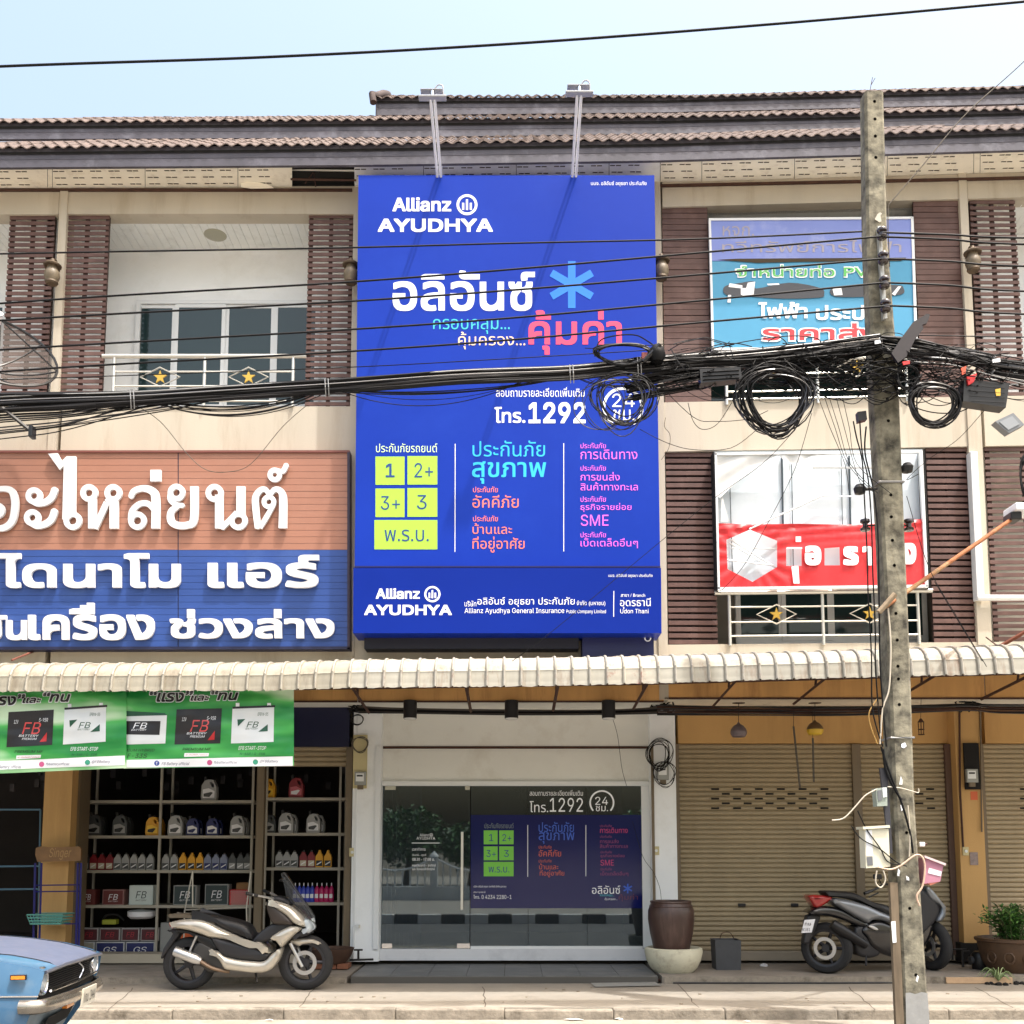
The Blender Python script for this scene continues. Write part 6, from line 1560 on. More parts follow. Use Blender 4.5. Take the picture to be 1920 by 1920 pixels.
# ------------------------------------------------------------------ vehicles
def inflate(mb, loops_px, Yf, hw, bev=.03, steps=3, smooth=True):
    """rounded solid from a side outline: loops in pixels, Yf gives the mid plane, hw the half width"""
    lp = ccw(loops_px); n = len(lp)
    C = [Vector((x, y)) for x, y in lp]
    nr = []
    for i in range(n):
        a = C[i-1]; b_ = C[i]; c_ = C[(i+1) % n]
        d1 = (b_ - a); d2 = (c_ - b_)
        d1 = d1.normalized() if d1.length > 1e-6 else Vector((1, 0)); d2 = d2.normalized() if d2.length > 1e-6 else Vector((1, 0))
        m_ = Vector((-(d1.y + d2.y), d1.x + d2.x)); nr.append(m_.normalized() if m_.length > 1e-6 else Vector((-d1.y, d1.x)))
    cx = sum(c_.x for c_ in C) / n; cy = sum(c_.y for c_ in C) / n; pxm = ppm(cx, cy, Yf(cx)); bpx = bev * pxm
    vs = []; rings = []
    for k in range(steps + 1):
        a = math.pi / 2 * k / steps; ins = bpx * (1 - math.cos(a)); w_ = hw - bev + bev * math.sin(a)
        rings.append((ins, w_))
    prof = [(i_, -w_) for i_, w_ in reversed(rings)] + [(i_, w_) for i_, w_ in rings]
    for ins, w_ in prof:
        for i in range(n):
            q = C[i] + nr[i] * ins; p = at(q.x, q.y, Yf(q.x)); vs.append(p + Vector((0, w_, 0)))
    fs = []; m = len(prof)
    for r in range(m - 1):
        for i in range(n):
            j = (i + 1) % n; fs.append((r*n+i, r*n+j, (r+1)*n+j, (r+1)*n+i))
    from mathutils.geometry import tessellate_polygon
    ins = rings[-1][0]; top = [Vector((C[i].x + nr[i].x * ins, C[i].y + nr[i].y * ins, 0)) for i in range(n)]
    tri = tessellate_polygon([top])
    fs += [tuple(t) for t in tri]; o = (m - 1) * n; fs += [tuple(reversed([i + o for i in t])) for t in tri]
    return mb.add(vs, fs, smooth)
def sm(L, k=3):
    """round an outline"""
    n = len(L); out = []
    for i in range(n):
        a, b_, c_, d = [Vector((*L[(i + j) % n], 0)) for j in (-1, 0, 1, 2)]
        for q in range(k):
            t = q / k; v = 0.5 * ((2*b_) + (c_-a)*t + (2*a-5*b_+4*c_-d)*t*t + (3*b_-a-3*c_+d)*t*t*t); out.append((v.x, v.y))
    return out
M_TYRE = mat('tyre_rubber', rgb(34, 34, 36), .85, var=.15, vscale=20)
M_RIM = mat('dark_alloy', rgb(58, 58, 62), .4, .6); M_CHAMP = mat('champagne_paint', rgb(196, 190, 178), .26, .5, coat=.6)
M_SEAT = mat('black_seat_vinyl', rgb(26, 26, 29), .5); M_BPL = mat('matt_black_plastic', rgb(36, 36, 40), .5); M_SILV = mat('brushed_silver', rgb(196, 196, 196), .3, .8)
M_SMOKE = mat('smoked_screen', rgb(60, 62, 66), .08, alpha=.45); M_LENS = mat('clear_lens', rgb(190, 200, 208), .06, .3, coat=1)
def wheel(t, c, r, w_, spokes, yaw=0.0, disc=True):
    def tr(mb):
        if yaw: mb.rot(yaw, 'Z', c)
        return mb
    ty = tr(MB().lathe([(r * .72, -w_ * .45), (r * .80, -w_ * .5), (r * .93, -w_ * .42), (r, -w_ * .18), (r, w_ * .18), (r * .93, w_ * .42), (r * .80, w_ * .5), (r * .72, w_ * .45)], tuple(c), 36, axis='y', cap=False)).build('wheel', M_TYRE, t)
    m = MB().lathe([(r * .64, -w_ * .42), (r * .73, -w_ * .46), (r * .73, w_ * .46), (r * .64, w_ * .42), (r * .64, -w_ * .42)], tuple(c), 36, axis='y', cap=False)
    for k in range(spokes):
        a = 2 * math.pi * k / spokes; d = Vector((math.cos(a), 0, math.sin(a)))
        m.tube([Vector(c) + d * r * .1, Vector(c) + d * r * .66], [r * .09, r * .06], 6)
    m.lathe([(0, -w_ * .4), (r * .16, -w_ * .4), (r * .16, w_ * .4), (0, w_ * .4)], tuple(c), 16, axis='y')
    tr(m).build('rim', M_RIM, ty)
    if disc:
        d = MB().lathe([(r * .30, -w_ * .62), (r * .44, -w_ * .62), (r * .44, -w_ * .55), (r * .30, -w_ * .55), (r * .30, -w_ * .62)], tuple(c), 28, axis='y', cap=False); tr(d).build('brake_disc', M_SILV, ty)
    return ty
# gold scooter -------------------------------------------------------
GX = lambda L: [(280 + x / 5.333, 1600 + y / 5.333) for x, y in L]
YGS = -1.06
gyf = lambda x: YGS
base = onz(465, 1846, ZS)
S1 = thing('scooter', 'champagne gold maxi scooter with tall windscreen parked before the open parts shop', 'scooter', Vector((base.x, YGS, ZS)))
rw = at(355.5, 1806, YGS); fw = at(573.5, 1804, YGS); rr = rw.z - ZS - .0; rf = fw.z - ZS
wheel(S1, rw, rr, .11, 5, disc=False); wheel(S1, fw, rf, .10, 5)
def part(t, name, L, m, hw, bev, yf, conv, k=3, off=0.0):
    return inflate(MB(), sm(conv(L), k), (lambda x: yf(x) + off), hw, bev).build(name, m, t)
part(S1, 'side_panel', [(240,690),(330,660),(440,648),(540,650),(640,680),(740,735),(860,790),(960,835),(1060,872),(1150,880),(1240,985),(1170,965),(1060,918),(920,882),(800,852),(650,832),(560,800),(430,760),(300,738)], M_CHAMP, .19, .06, gyf, GX)
part(S1, 'tail_cowl', [(215,607),(330,598),(430,600),(530,630),(640,668),(700,705),(620,690),(500,655),(380,642),(250,637)], mat('dark_champagne', rgb(120, 108, 92), .3, .5, coat=.5), .12, .04, gyf, GX)
part(S1, 'seat', [(440,598),(560,598),(680,618),(820,648),(960,688),(1030,740),(1072,860),(980,832),(850,785),(740,735),(640,672),(520,628)], M_SEAT, .15, .06, gyf, GX)
part(S1, 'lower_panel', [(655,828),(800,852),(920,882),(1060,918),(1170,962),(1240,998),(1180,1055),(1050,1055),(920,1040),(800,1010),(740,970)], M_BPL, .17, .04, gyf, GX)
part(S1, 'underbody', [(630,950),(740,972),(800,1015),(920,1045),(1060,1060),(1180,1060),(1260,985),(1355,928),(1345,1010),(1290,1110),(1210,1168),(1080,1182),(900,1162),(790,1142),(740,1060),(680,1005)], M_CHAMP, .18, .05, gyf, GX)
part(S1, 'footboard', [(1060,870),(1120,790),(1250,700),(1400,680),(1480,700),(1300,810),(1230,860),(1130,885)], M_BPL, .14, .03, gyf, GX)
part(S1, 'leg_shield', [(1222,470),(1270,490),(1400,600),(1470,680),(1455,705),(1350,702),(1270,690),(1228,610),(1208,520)], mat('dark_brown_plastic', rgb(52, 44, 40), .45), .19, .04, gyf, GX)
part(S1, 'front_fairing', [(1222,452),(1300,468),(1400,500),(1480,548),(1550,620),(1592,690),(1575,726),(1470,685),(1400,612),(1300,545),(1240,495)], M_CHAMP, .21, .06, gyf, GX)
part(S1, 'front_side_fairing', [(1240,838),(1330,770),(1450,715),(1560,735),(1500,790),(1420,862),(1360,925),(1325,900),(1300,865)], M_CHAMP, .2, .05, gyf, GX)
part(S1, 'headlight', [(1575,640),(1632,690),(1652,745),(1625,788),(1570,790),(1530,770),(1582,725)], M_LENS, .16, .05, gyf, GX)
part(S1, 'nose', [(1500,790),(1560,740),(1620,790),(1600,812),(1520,830),(1450,850)], M_BPL, .15, .04, gyf, GX)
part(S1, 'windscreen', [(1338,192),(1400,270),(1505,430),(1600,560),(1642,645),(1585,615),(1500,535),(1420,470),(1372,330)], M_SMOKE, .12, .012, gyf, GX, 2)
MB().tube(crv([Vector(at(*q, YGS - .12)) for q in GX([(1338,192),(1400,270),(1505,430),(1600,560)])], 4), .006, 5).build('screen_edge', M_BLK, S1)
part(S1, 'front_mudguard', [(1415,875),(1480,848),(1600,848),(1690,872),(1726,902),(1640,897),(1545,907),(1505,925),(1440,897)], M_CHAMP, .075, .03, gyf, GX)
part(S1, 'engine', [(450,1000),(520,880),(640,920),(760,1040),(800,1150),(640,1182),(560,1130),(480,1080)], mat('dark_engine_cast', rgb(66, 64, 62), .5, .4), .12, .03, gyf, GX)
part(S1, 'rear_mudguard', [(190,770),(300,758),(330,795),(230,930),(152,1040),(134,1032),(168,930),(250,800)], M_BPL, .07, .02, gyf, GX)
part(S1, 'under_seat', [(300,745),(430,765),(560,805),(655,835),(720,950),(620,940),(520,880),(430,800),(320,790)], M_BLK, .12, .03, gyf, GX)
for s_ in (-1, 1):
    MB().tube([at(*GX([(1430,890)])[0], YGS) + Vector((0, s_*.1, 0)), at(*GX([(1545,1125)])[0], YGS) + Vector((0, s_*.08, 0))], .018, 10).build('fork_leg', M_SILV, S1)
    MB().tube([at(*GX([(512,815)])[0], YGS) + Vector((0, s_*.13, 0)), at(*GX([(430,985)])[0], YGS) + Vector((0, s_*.11, 0))], .012, 8).build('shock_absorber', M_SILV, S1)
    MB().tube(crv([at(*GX([(1300,460)])[0], YGS) + Vector((0, s_*.05, 0)), at(*GX([(1200,425)])[0], YGS) + Vector((0, s_*.22, 0)), at(*GX([(1110,400)])[0], YGS) + Vector((0, s_*.33, 0))]), .013, 8).build('handlebar', M_SILV, S1)
    MB().tube([at(*GX([(1150,412)])[0], YGS) + Vector((0, s_*.29, 0)), at(*GX([(1058,385)])[0], YGS) + Vector((0, s_*.36, 0))], .018, 8).build('grip', M_BLK, S1)
part(S1, 'instrument_cowl', [(1215,440),(1300,425),(1390,455),(1440,500),(1330,480),(1240,465)], M_BPL, .12, .03, gyf, GX)
e0, e1 = at(*GX([(250,975)])[0], YGS - .17), at(*GX([(515,1080)])[0], YGS - .15)
mf = MB().tube([e0, e0.lerp(e1, .06), e0.lerp(e1, .8), e1], [.044, .052, .052, .036], 20).build('silencer', M_SILV, S1)
MB().tube(crv([e1, at(*GX([(640,1150)])[0], YGS - .14), at(*GX([(800,1185)])[0], YGS - .08)]), .02, 8).build('exhaust_pipe', mat('hot_steel', rgb(130, 110, 92), .35, .8), S1)
part(S1, 'tail_light', [(232,685),(300,700),(310,735),(262,738),(236,715)], mat('red_lens', rgb(150, 30, 30), .2, coat=.8), .13, .03, gyf, GX)
MB().tube([at(*GX([(1060,1170)])[0], YGS - .06), at(*GX([(1078,1290)])[0], YGS - .16)], .012, 6).build('side_stand', M_BLK, S1)
MB().tube([at(*GX([(1380,490)])[0], YGS + .2), at(*GX([(1350,300)])[0], YGS + .3)], .006, 5).build('mirror_stem', M_BLK, S1)
c = at(*GX([(1345,270)])[0], YGS + .32); MB().lathe([(0, -.02), (.05, -.01), (.055, .01), (0, .02)], tuple(c), 14).build('mirror', M_BLK, S1)
# black and silver scooter ----------------------------------------------
BX = lambda L: [(1480 + x / 6.0, 1600 + y / 6.0) for x, y in L]
byf = lambda x: lerp(-.36, .02, (x - 1510) / 250.0)
S2 = thing('scooter', 'black and silver scooter with red tail light, partly behind the concrete pole', 'scooter', (at(1640, 1815, -.15).x, -.15, ZP))
c = at(1550, 1777, byf(1550)); wheel(S2, c, c.z - ZP, .14, 5, yaw=R(-30)); yb_ = byf
c2 = at(1747, 1772, .0); wheel(S2, c2, c2.z - ZP, .12, 5, yaw=R(-68))
M_SVB = mat('silver_blue_paint', rgb(122, 126, 132), .28, .5, coat=.6); M_GB = mat('gloss_black', rgb(20, 20, 24), .2, coat=.5)
part(S2, 'tail_light', [(190,485),(240,460),(440,480),(425,525),(330,590),(262,605),(215,540)], mat('red_lens', rgb(150, 30, 30), .2, coat=.8), .14, .04, yb_, BX)
part(S2, 'tail_cowl', [(182,662),(270,602),(400,590),(560,622),(700,700),(850,772),(830,832),(700,800),(560,742),(420,702),(300,692)], M_GB, .15, .04, yb_, BX)
part(S2, 'side_panel', [(415,522),(480,500),(620,518),(800,568),(960,640),(1140,720),(1200,792),(1100,782),(960,738),(880,742),(830,772),(740,732),(600,652),(480,578)], M_SVB, .2, .05, yb_, BX)
part(S2, 'seat', [(360,425),(480,422),(640,430),(740,460),(900,540),(1060,580),(1180,680),(1200,762),(1050,690),(900,610),(760,540),(560,500),(400,475)], M_SEAT, .16, .05, yb_, BX)
part(S2, 'body', [(830,780),(960,745),(1100,788),(1200,812),(1400,780),(1560,760),(1500,1000),(1280,1150),(1100,1152),(900,1060),(820,950),(760,860)], M_GB, .17, .05, yb_, BX)
part(S2, 'leg_shield', [(1330,400),(1420,380),(1560,480),(1640,600),(1590,745),(1450,900),(1300,960),(1340,760),(1390,600)], M_BPL, .18, .05, yb_, BX)
part(S2, 'front_fairing', [(1470,360),(1530,390),(1600,470),(1682,592),(1692,682),(1642,752),(1582,742),(1640,602),(1530,520),(1480,440)], M_SVB, .2, .04, yb_, BX)
m_ = MB().tube([at(*BX([(480,790)])[0], byf(1565) - .2), at(*BX([(560,850)])[0], byf(1575) - .22), at(*BX([(860,1030)])[0], byf(1620) - .18)], [.05, .065, .045], 16).build('silencer', mat('satin_black_metal', rgb(30, 30, 33), .35, .3), S2)
part(S2, 'engine', [(700,820),(900,840),(1000,1000),(960,1140),(800,1160),(700,1080)], M_BPL, .14, .04, yb_, BX)
pl_ = MB(); Yp_ = byf(1515) - .1; pl_.pquad(BX([(172,750),(292,740),(252,890),(134,896)]), Yp_, .008); np_ = pl_.build('number_plate', M_JW, S2)
put(S2, Yp_ - .002, [("1กษ", 1505, 1729, 1521, 1735.5, M_BLK, .02), ("8181", 1504, 1740, 1519, 1746, M_BLK, .03)])
part(S2, 'rear_mudguard', [(190,700),(330,700),(300,800),(225,960),(200,1005),(146,1000),(160,900)], M_BPL, .07, .02, yb_, BX)
MB().tube(crv([at(*BX([(850,450)])[0], -.3), at(*BX([(950,410)])[0], -.25), at(*BX([(1080,350)])[0], -.12), at(*BX([(1200,360)])[0], 0)]), .014, 8).build('handlebar', M_BLK, S2)
MB().tube([at(*BX([(845,452)])[0], -.31), at(*BX([(930,420)])[0], -.27)], .019, 8).build('grip', M_BLK, S2); MB().tube([at(*BX([(895,492)])[0], -.33), at(*BX([(1000,445)])[0], -.25)], .008, 6).build('brake_lever', M_BLK, S2)
MB().tube([at(*BX([(1040,360)])[0], -.15), at(*BX([(1010,290)])[0], -.2)], .007, 6).build('mirror_stem', M_BLK, S2)
c = at(*BX([(990,262)])[0], -.2); MB().cbox(tuple(c + Vector((-.05, -.012, -.028))), tuple(c + Vector((.05, .012, .028))), .01).build('mirror', M_BLK, S2)
part(S2, 'footpeg', [(880,815),(930,812),(995,850),(980,866),(930,850)], M_SILV, .02, .008, lambda x: byf(x) - .2, BX)
MB().tube([at(*BX([(865,1100)])[0], -.3), at(*BX([(862,1262)])[0], -.38)], .01, 6).build('side_stand', M_BLK, S2)

# light-blue old car -----------------------------------------------------
CO = Vector((-2.825, -5.5, 0.0)); UU = Vector((-.985, -.17, 0)); VV = Vector((-.27, 1.55, 0)).normalized(); CWD = 1.57
def cp(u, v, z): return CO + UU * u + VV * v + Vector((0, 0, z))
CAR = thing('car', 'light blue old saloon car with dusty bonnet and chrome bumper, parked at the left edge', 'car', cp(2.0, CWD / 2, 0))
M_CARB = mat('light_blue_paint', rgb(66, 106, 140), .3, coat=.7, var=.08, vscale=3, dirt=rgb(120, 132, 140), dscale=3, damt=.45, bump=.06, bscale=6)
M_HOOD = mat('dusty_blue_bonnet', rgb(86, 94, 116), .45, var=.12, vscale=12, dirt=rgb(120, 116, 122), dscale=16, damt=.5)
us = [0, .03, .12, .25, .45, .7, 1.0, 1.35]
def hz(u):
    tab = [(0, .858), (.03, .878), (.12, .900), (.25, .925), (.45, .945), (.7, .960), (1.0, .972), (1.35, .98), (4.2, .95)]
    return poly(tab, u)
def htop(u, v):
    t = v / CWD; e = abs(t - .5) * 2
    z = hz(u) - .044 * t * max(0, 1 - u / .6) - .0 * t
    return z + .018 * (1 - e ** 4) - .012 * (e > .82) * (1 if u > .02 else 0) + .0
# fender and bonnet
vs = []; fs = []; nv = 14; n0 = len(us)
for i, u in enumerate(us):
    for j in range(nv + 1):
        v = CWD * j / nv; bow = .03 * (1 - (2 * v / CWD - 1) ** 2) if u == 0 else 0
        vs.append(cp(u - bow, v, htop(u, v)))
for i in range(n0 - 1):
    for j in range(nv): fs.append((i*(nv+1)+j, i*(nv+1)+j+1, (i+1)*(nv+1)+j+1, (i+1)*(nv+1)+j))
hb = [f for k, f in enumerate(fs) if 2 <= k % nv < 12]; fb = [f for k, f in enumerate(fs) if not 2 <= k % nv < 12]
MB().add(vs, hb, True).build('bonnet', M_HOOD, CAR); MB().add(vs, fb, True).build('fender_top', M_CARB, CAR)
# body sides as a closed shell from the belt line down
prof = [(0, .93), (-.02, .90), (-.035, .80), (-.03, .66), (-.01, .5), (.02, .34), (.06, .24)]
for side, name in ((0, 'near_side'), (1, 'far_side')):
    vs = []; fs = []; ul = [0, .02, .08, .25, .36, .42, .52, .68, .84, .94, 1.0, 1.35, 2.0, 2.8, 3.2, 3.6, 4.1]
    for u in ul:
        for k, (b_, zf_) in enumerate(prof):
            z = lerp(hz(u) - .005 - (.044 * max(0, 1 - u / .6) if side else 0), .24, k / (len(prof) - 1))
            ar = math.hypot(u - .68, z - .30) ; z2 = z
            if ar < .36 and abs(u - .68) < .36: z2 = max(z, .30 + math.sqrt(max(0, .36 ** 2 - (u - .68) ** 2)))
            vs.append(cp(u + (.26 * (k / 6.0) ** 1.6 * max(0, 1 - u / .25)), (b_ if side == 0 else CWD - b_), z2))
    m_ = len(prof)
    for i in range(len(ul) - 1):
        for k in range(m_ - 1): fs.append((i*m_+k, i*m_+k+1, (i+1)*m_+k+1, (i+1)*m_+k))
    MB().add(vs, fs, True).build(name, M_CARB, CAR)
for v in (.225, CWD - .225): MB().tube([cp(u, v, htop(u, v) + .001) for u in us], .0045, 4).build('panel_gap', M_BLACK, CAR)
MB().tube([cp(.02, -.036, .715), cp(.6, -.036, .725), cp(1.3, -.036, .73), cp(4.0, -.036, .73)], .006, 5).build('side_moulding', M_CHROME, CAR)
# front: dark grille panel between lamps
zt = lambda v: htop(0, v) - .008
MB().add([cp(.05, .03, zt(0) - .01), cp(.05, CWD - .03, zt(CWD) - .01), cp(.05, CWD - .03, .62), cp(.05, .03, .66)], [(0, 1, 2, 3)]).build('grille_back', M_BLACK, CAR)
zg0 = lambda v: lerp(.725, .690, v / CWD)
for k in range(9):
    MB().tube([cp(.028, .2, lerp(zg0(.2), zt(.2) - .01, (k + .5) / 9)), cp(.018, CWD / 2, lerp(zg0(.8), zt(.8) - .01, (k + .5) / 9)), cp(.028, CWD - .2, lerp(zg0(1.37), zt(1.37) - .01, (k + .5) / 9))], .004, 4).build('grille_bar', M_BLK, CAR)
MB().tube([cp(.0, .02, zt(0)), cp(-.02, .4, zt(.4)), cp(-.03, CWD / 2, zt(.8)), cp(-.02, 1.17, zt(1.17)), cp(0, CWD - .02, zt(CWD))], .012, 6).build('bonnet_lip', mat('bonnet_lip_paint', rgb(100, 104, 118), .35, .4), CAR)
MB().tube([cp(.0, .16, zg0(.16)), cp(-.02, CWD / 2, zg0(.8)), cp(0, CWD - .16, zg0(1.4))], .009, 6).build('grille_trim', M_CHROME, CAR)
MB().tube(crv([cp(-.012, .80, zt(.8) - .02), cp(-.03, .86, .78), cp(-.02, .80, .72)]), .006, 5).build('grille_emblem', M_CHROME, CAR)
for v in (.09, CWD - .10):
    zc = (zg0(v) + zt(v)) / 2 + (.0 if v < 1 else .0); c = cp(.03, v, zc)
    M = Matrix.Translation(c) @ Matrix.Rotation(math.atan2(-UU.y, -UU.x), 4, 'Z') @ Matrix.Translation(-c)
    mb = MB().lathe([(.086, -.03), (.09, .0), (.082, .012), (.074, .0)], tuple(c), 24, axis='x', cap=False); mb.v = [M @ q for q in mb.v]; hl = mb.build('headlight', M_CHROME, CAR)
    mb = MB().lathe([(.074, -.002), (.05, .014), (.02, .02), (0, .021)], tuple(c), 20, axis='x'); mb.v = [M @ q for q in mb.v]; mb.build('lens', M_LENS, hl)
# bumper, valance, plate, lamps
M_DCH = mat('dull_chrome', rgb(176, 168, 156), .25, .9, var=.2, vscale=10, dirt=rgb(120, 84, 50), dscale=6, damt=.5)
def sweep(P, prof_, name, m):
    vs = []; fs = []; k = len(prof_)
    for i, p in enumerate(P):
        t = (P[min(i+1, len(P)-1)] - P[max(i-1, 0)]).normalized(); n_ = Vector((t.y, -t.x, 0)).normalized()
        for (o_, z_) in prof_: vs.append(p + n_ * o_ + Vector((0, 0, z_)))
    for i in range(len(P) - 1):
        for j in range(k): fs.append((i*k+j, i*k+(j+1) % k, (i+1)*k+(j+1) % k, (i+1)*k+j))
    fs += [tuple(range(k)), tuple((len(P)-1)*k + j for j in range(k))]
    return MB().add(vs, fs, True).build(name, m, CAR)
zb_ = lambda v: lerp(.655, .60, v / CWD)
BP = crv([cp(.12, -.045, zb_(0)), cp(.04, -.045, zb_(0)), cp(-.01, .02, zb_(0)), cp(-.035, .4, zb_(.4)), cp(-.045, .8, zb_(.8)), cp(-.035, 1.2, zb_(1.2)), cp(.0, CWD - .06, zb_(1.5)), cp(.06, CWD + .02, zb_(1.5))], 5)
sweep(BP, [(0, -.045), (.022, -.035), (.032, -.01), (.032, .014), (.018, .034), (0, .042), (-.014, .03), (-.014, -.03)], 'bumper', M_DCH)
MB().add([cp(.08, .0, .60), cp(.03, .5, .58), cp(.03, 1.1, .57), cp(.08, CWD, .58), cp(.22, CWD, .38), cp(.16, 1.1, .34), cp(.16, .5, .34), cp(.22, .0, .38)], [(0, 1, 6, 7), (1, 2, 5, 6), (2, 3, 4, 5)], True).build('front_valance', mat('grey_blue_valance', rgb(136, 150, 160), .5, var=.15, vscale=8), CAR)
MB().add([cp(.04, .30, .54), cp(.035, .95, .535), cp(.08, .95, .44), cp(.085, .30, .445)], [(0, 1, 2, 3)]).build('air_intake', M_BLACK, CAR)
q0, q1, q2, q3 = cp(-.085, .66, .665), cp(-.085, 1.05, .652), cp(-.075, 1.05, .535), cp(-.075, .66, .545)
npl = MB().quadprism([q0, q1, q2, q3], UU * .01).build('number_plate', mat('pale_plate', rgb(206, 200, 184), .5, var=.06), CAR)
ov, tri, bb = outlines('1กม 2441', .02, 'sans', 0)
def onplate(x, y):
    a = (x - bb[0]) / (bb[2] - bb[0]); b_ = (y - bb[1]) / (bb[3] - bb[1]); a = .08 + .84 * a; b_ = .2 + .6 * b_
    return q3.lerp(q2, a).lerp(q0.lerp(q1, a), b_) - UU * .003
mb = MB(); extr(mb, ov, tri, onplate, 0); mb.build('lettering', mat('plate_ink', rgb(60, 60, 60), .5), npl, fix=False)
def onside(u0, u1, z0, z1, off, m, name, par=None):
    return MB().quadprism([cp(u0, off, z1), cp(u1, off, z1), cp(u1, off, z0), cp(u0, off, z0)], VV * .02).build(name, m, par or CAR)
sl_ = onside(.09, .18, .815, .845, -.048, M_BLK, 'marker_lamp'); onside(.096, .174, .820, .840, -.053, mat('amber_lens', rgb(236, 136, 30), .25, coat=.6), 'lens', sl_)
il = MB().quadprism([cp(-.04, .42, .60), cp(-.045, .58, .60), cp(-.045, .58, .575), cp(-.04, .42, .575)], UU * .03).build('indicator', mat('amber_lens', rgb(236, 136, 30), .25, coat=.6), CAR)
# cabin, boot, wheels
M_CGL = mat('car_glass', rgb(30, 36, 38), .06)
MB().add([cp(1.3, .1, .97), cp(1.3, CWD - .1, .97), cp(1.85, CWD - .24, 1.34), cp(1.85, .24, 1.34), cp(2.9, .24, 1.35), cp(2.9, CWD - .24, 1.35), cp(3.4, .12, .97), cp(3.4, CWD - .12, .97)],
         [(0, 1, 2, 3), (4, 5, 7, 6), (0, 3, 4, 6), (1, 7, 5, 2)]).build('windows', M_CGL, CAR)
MB().add([cp(1.83, .22, 1.345), cp(1.83, CWD - .22, 1.345), cp(2.92, CWD - .22, 1.355), cp(2.92, .22, 1.355), cp(1.9, .3, 1.385), cp(1.9, CWD - .3, 1.385), cp(2.85, CWD - .3, 1.39), cp(2.85, .3, 1.39)], [(4, 5, 6, 7), (0, 1, 5, 4), (1, 2, 6, 5), (2, 3, 7, 6), (3, 0, 4, 7)], True).build('roof', M_CARB, CAR)
for a, b_ in ((1.3, 1.85), (3.4, 2.9)):
    for v, v2 in ((.1, .24), (CWD - .1, CWD - .24)): MB().tube([cp(a, v, .965), cp(b_, v2, 1.36)], .025, 6).build('pillar', M_CARB, CAR)
MB().add([cp(3.35, 0, .955), cp(3.35, CWD, .955), cp(4.1, CWD, .93), cp(4.1, 0, .93), cp(4.15, .02, .4), cp(4.15, CWD - .02, .4)], [(0, 1, 2, 3), (3, 2, 5, 4)]).build('boot_lid', M_CARB, CAR)
MB().add([cp(1.3, .0, .965), cp(1.3, CWD, .965), cp(1.42, CWD, .975), cp(1.42, 0, .975)], [(0, 1, 2, 3)]).build('scuttle', M_CARB, CAR)
MB().add([cp(.1, .05, .3), cp(.1, CWD - .05, .3), cp(4.1, CWD - .05, .3), cp(4.1, .05, .3)], [(0, 1, 2, 3)]).build('floor_pan', M_BLACK, CAR)
for u in (.68, 3.1):
    for v in (.07, CWD - .07):
        c = cp(u, v, .3); yw = math.atan2(UU.y, UU.x)
        a = MB().lathe([(.19, -.08), (.27, -.085), (.30, -.06), (.30, .06), (.27, .085), (.19, .08)], tuple(c), 28, axis='y', cap=False).rot(yw, 'Z', c).build('wheel', M_TYRE, CAR)
        MB().lathe([(0, -.06), (.08, -.075), (.17, -.055), (.2, -.07), (.2, .07), (0, .06)], tuple(c), 24, axis='y').rot(yw, 'Z', c).build('rim', M_SILV, a)
# ------------------------------------------------------------------ concrete pole with everything on it
YPF = -3.18                      # front face
PF = [(170, 1621.5, 1657.5), (440, 1626, 1665), (700, 1637, 1685.5), (1000, 1655, 1697.5), (1240, 1667, 1708), (1500, 1677, 1716), (1800, 1691, 1736), (1910, 1696, 1744), (1960, 1698, 1747)]
PL_ = [(170, 1620), (230, 1612), (440, 1618), (700, 1628), (1000, 1637), (1240, 1650), (1500, 1655), (1800, 1674), (1910, 1679), (1960, 1681)]
POLE = thing('utility_pole', 'tall stained concrete utility pole at the kerb, holed, with insulators and whitewashed foot', 'pole', at(1720, 1940, YPF + .1))
def colmat():
    m = mat('mossy_pole_concrete', rgb(84, 80, 71), .95, var=.45, vscale=9, dirt=rgb(36, 34, 30), dscale=2.2, damt=.85, streak=False, bump=.5, bscale=30, col2=rgb(158, 152, 132))
    return m
vs = []; fs = []
rows = PF
for (y, xl, xr) in rows:
    a = at(xl, y, YPF); b_ = at(xr, y, YPF); sx = poly(PL_, y)
    # depth from the visible left face
    dep = lerp(.15, .26, (y - 170) / 1750.0)
    w_ = b_.x - a.x; ch = .022
    ring_ = [(a.x, YPF + ch), (a.x + ch, YPF), (b_.x - ch, YPF), (b_.x, YPF + ch), (b_.x, YPF + dep - ch), (b_.x - ch, YPF + dep), (a.x + ch, YPF + dep), (a.x, YPF + dep - ch)]
    vs += [(x_, y_, a.z) for x_, y_ in ring_]
for i in range(len(rows) - 1):
    for k in range(8): fs.append((i*8+k, i*8+(k+1) % 8, (i+1)*8+(k+1) % 8, (i+1)*8+k))
fs += [tuple(range(8)), tuple((len(rows)-1)*8+k for k in range(8))]
MB().add(vs, fs).build('shaft', colmat(), POLE)
def pfx(y, t): i = [r for r in PF]; xl = poly([(r[0], r[1]) for r in PF], y); xr = poly([(r[0], r[2]) for r in PF], y); return lerp(xl, xr, t)
hm = None
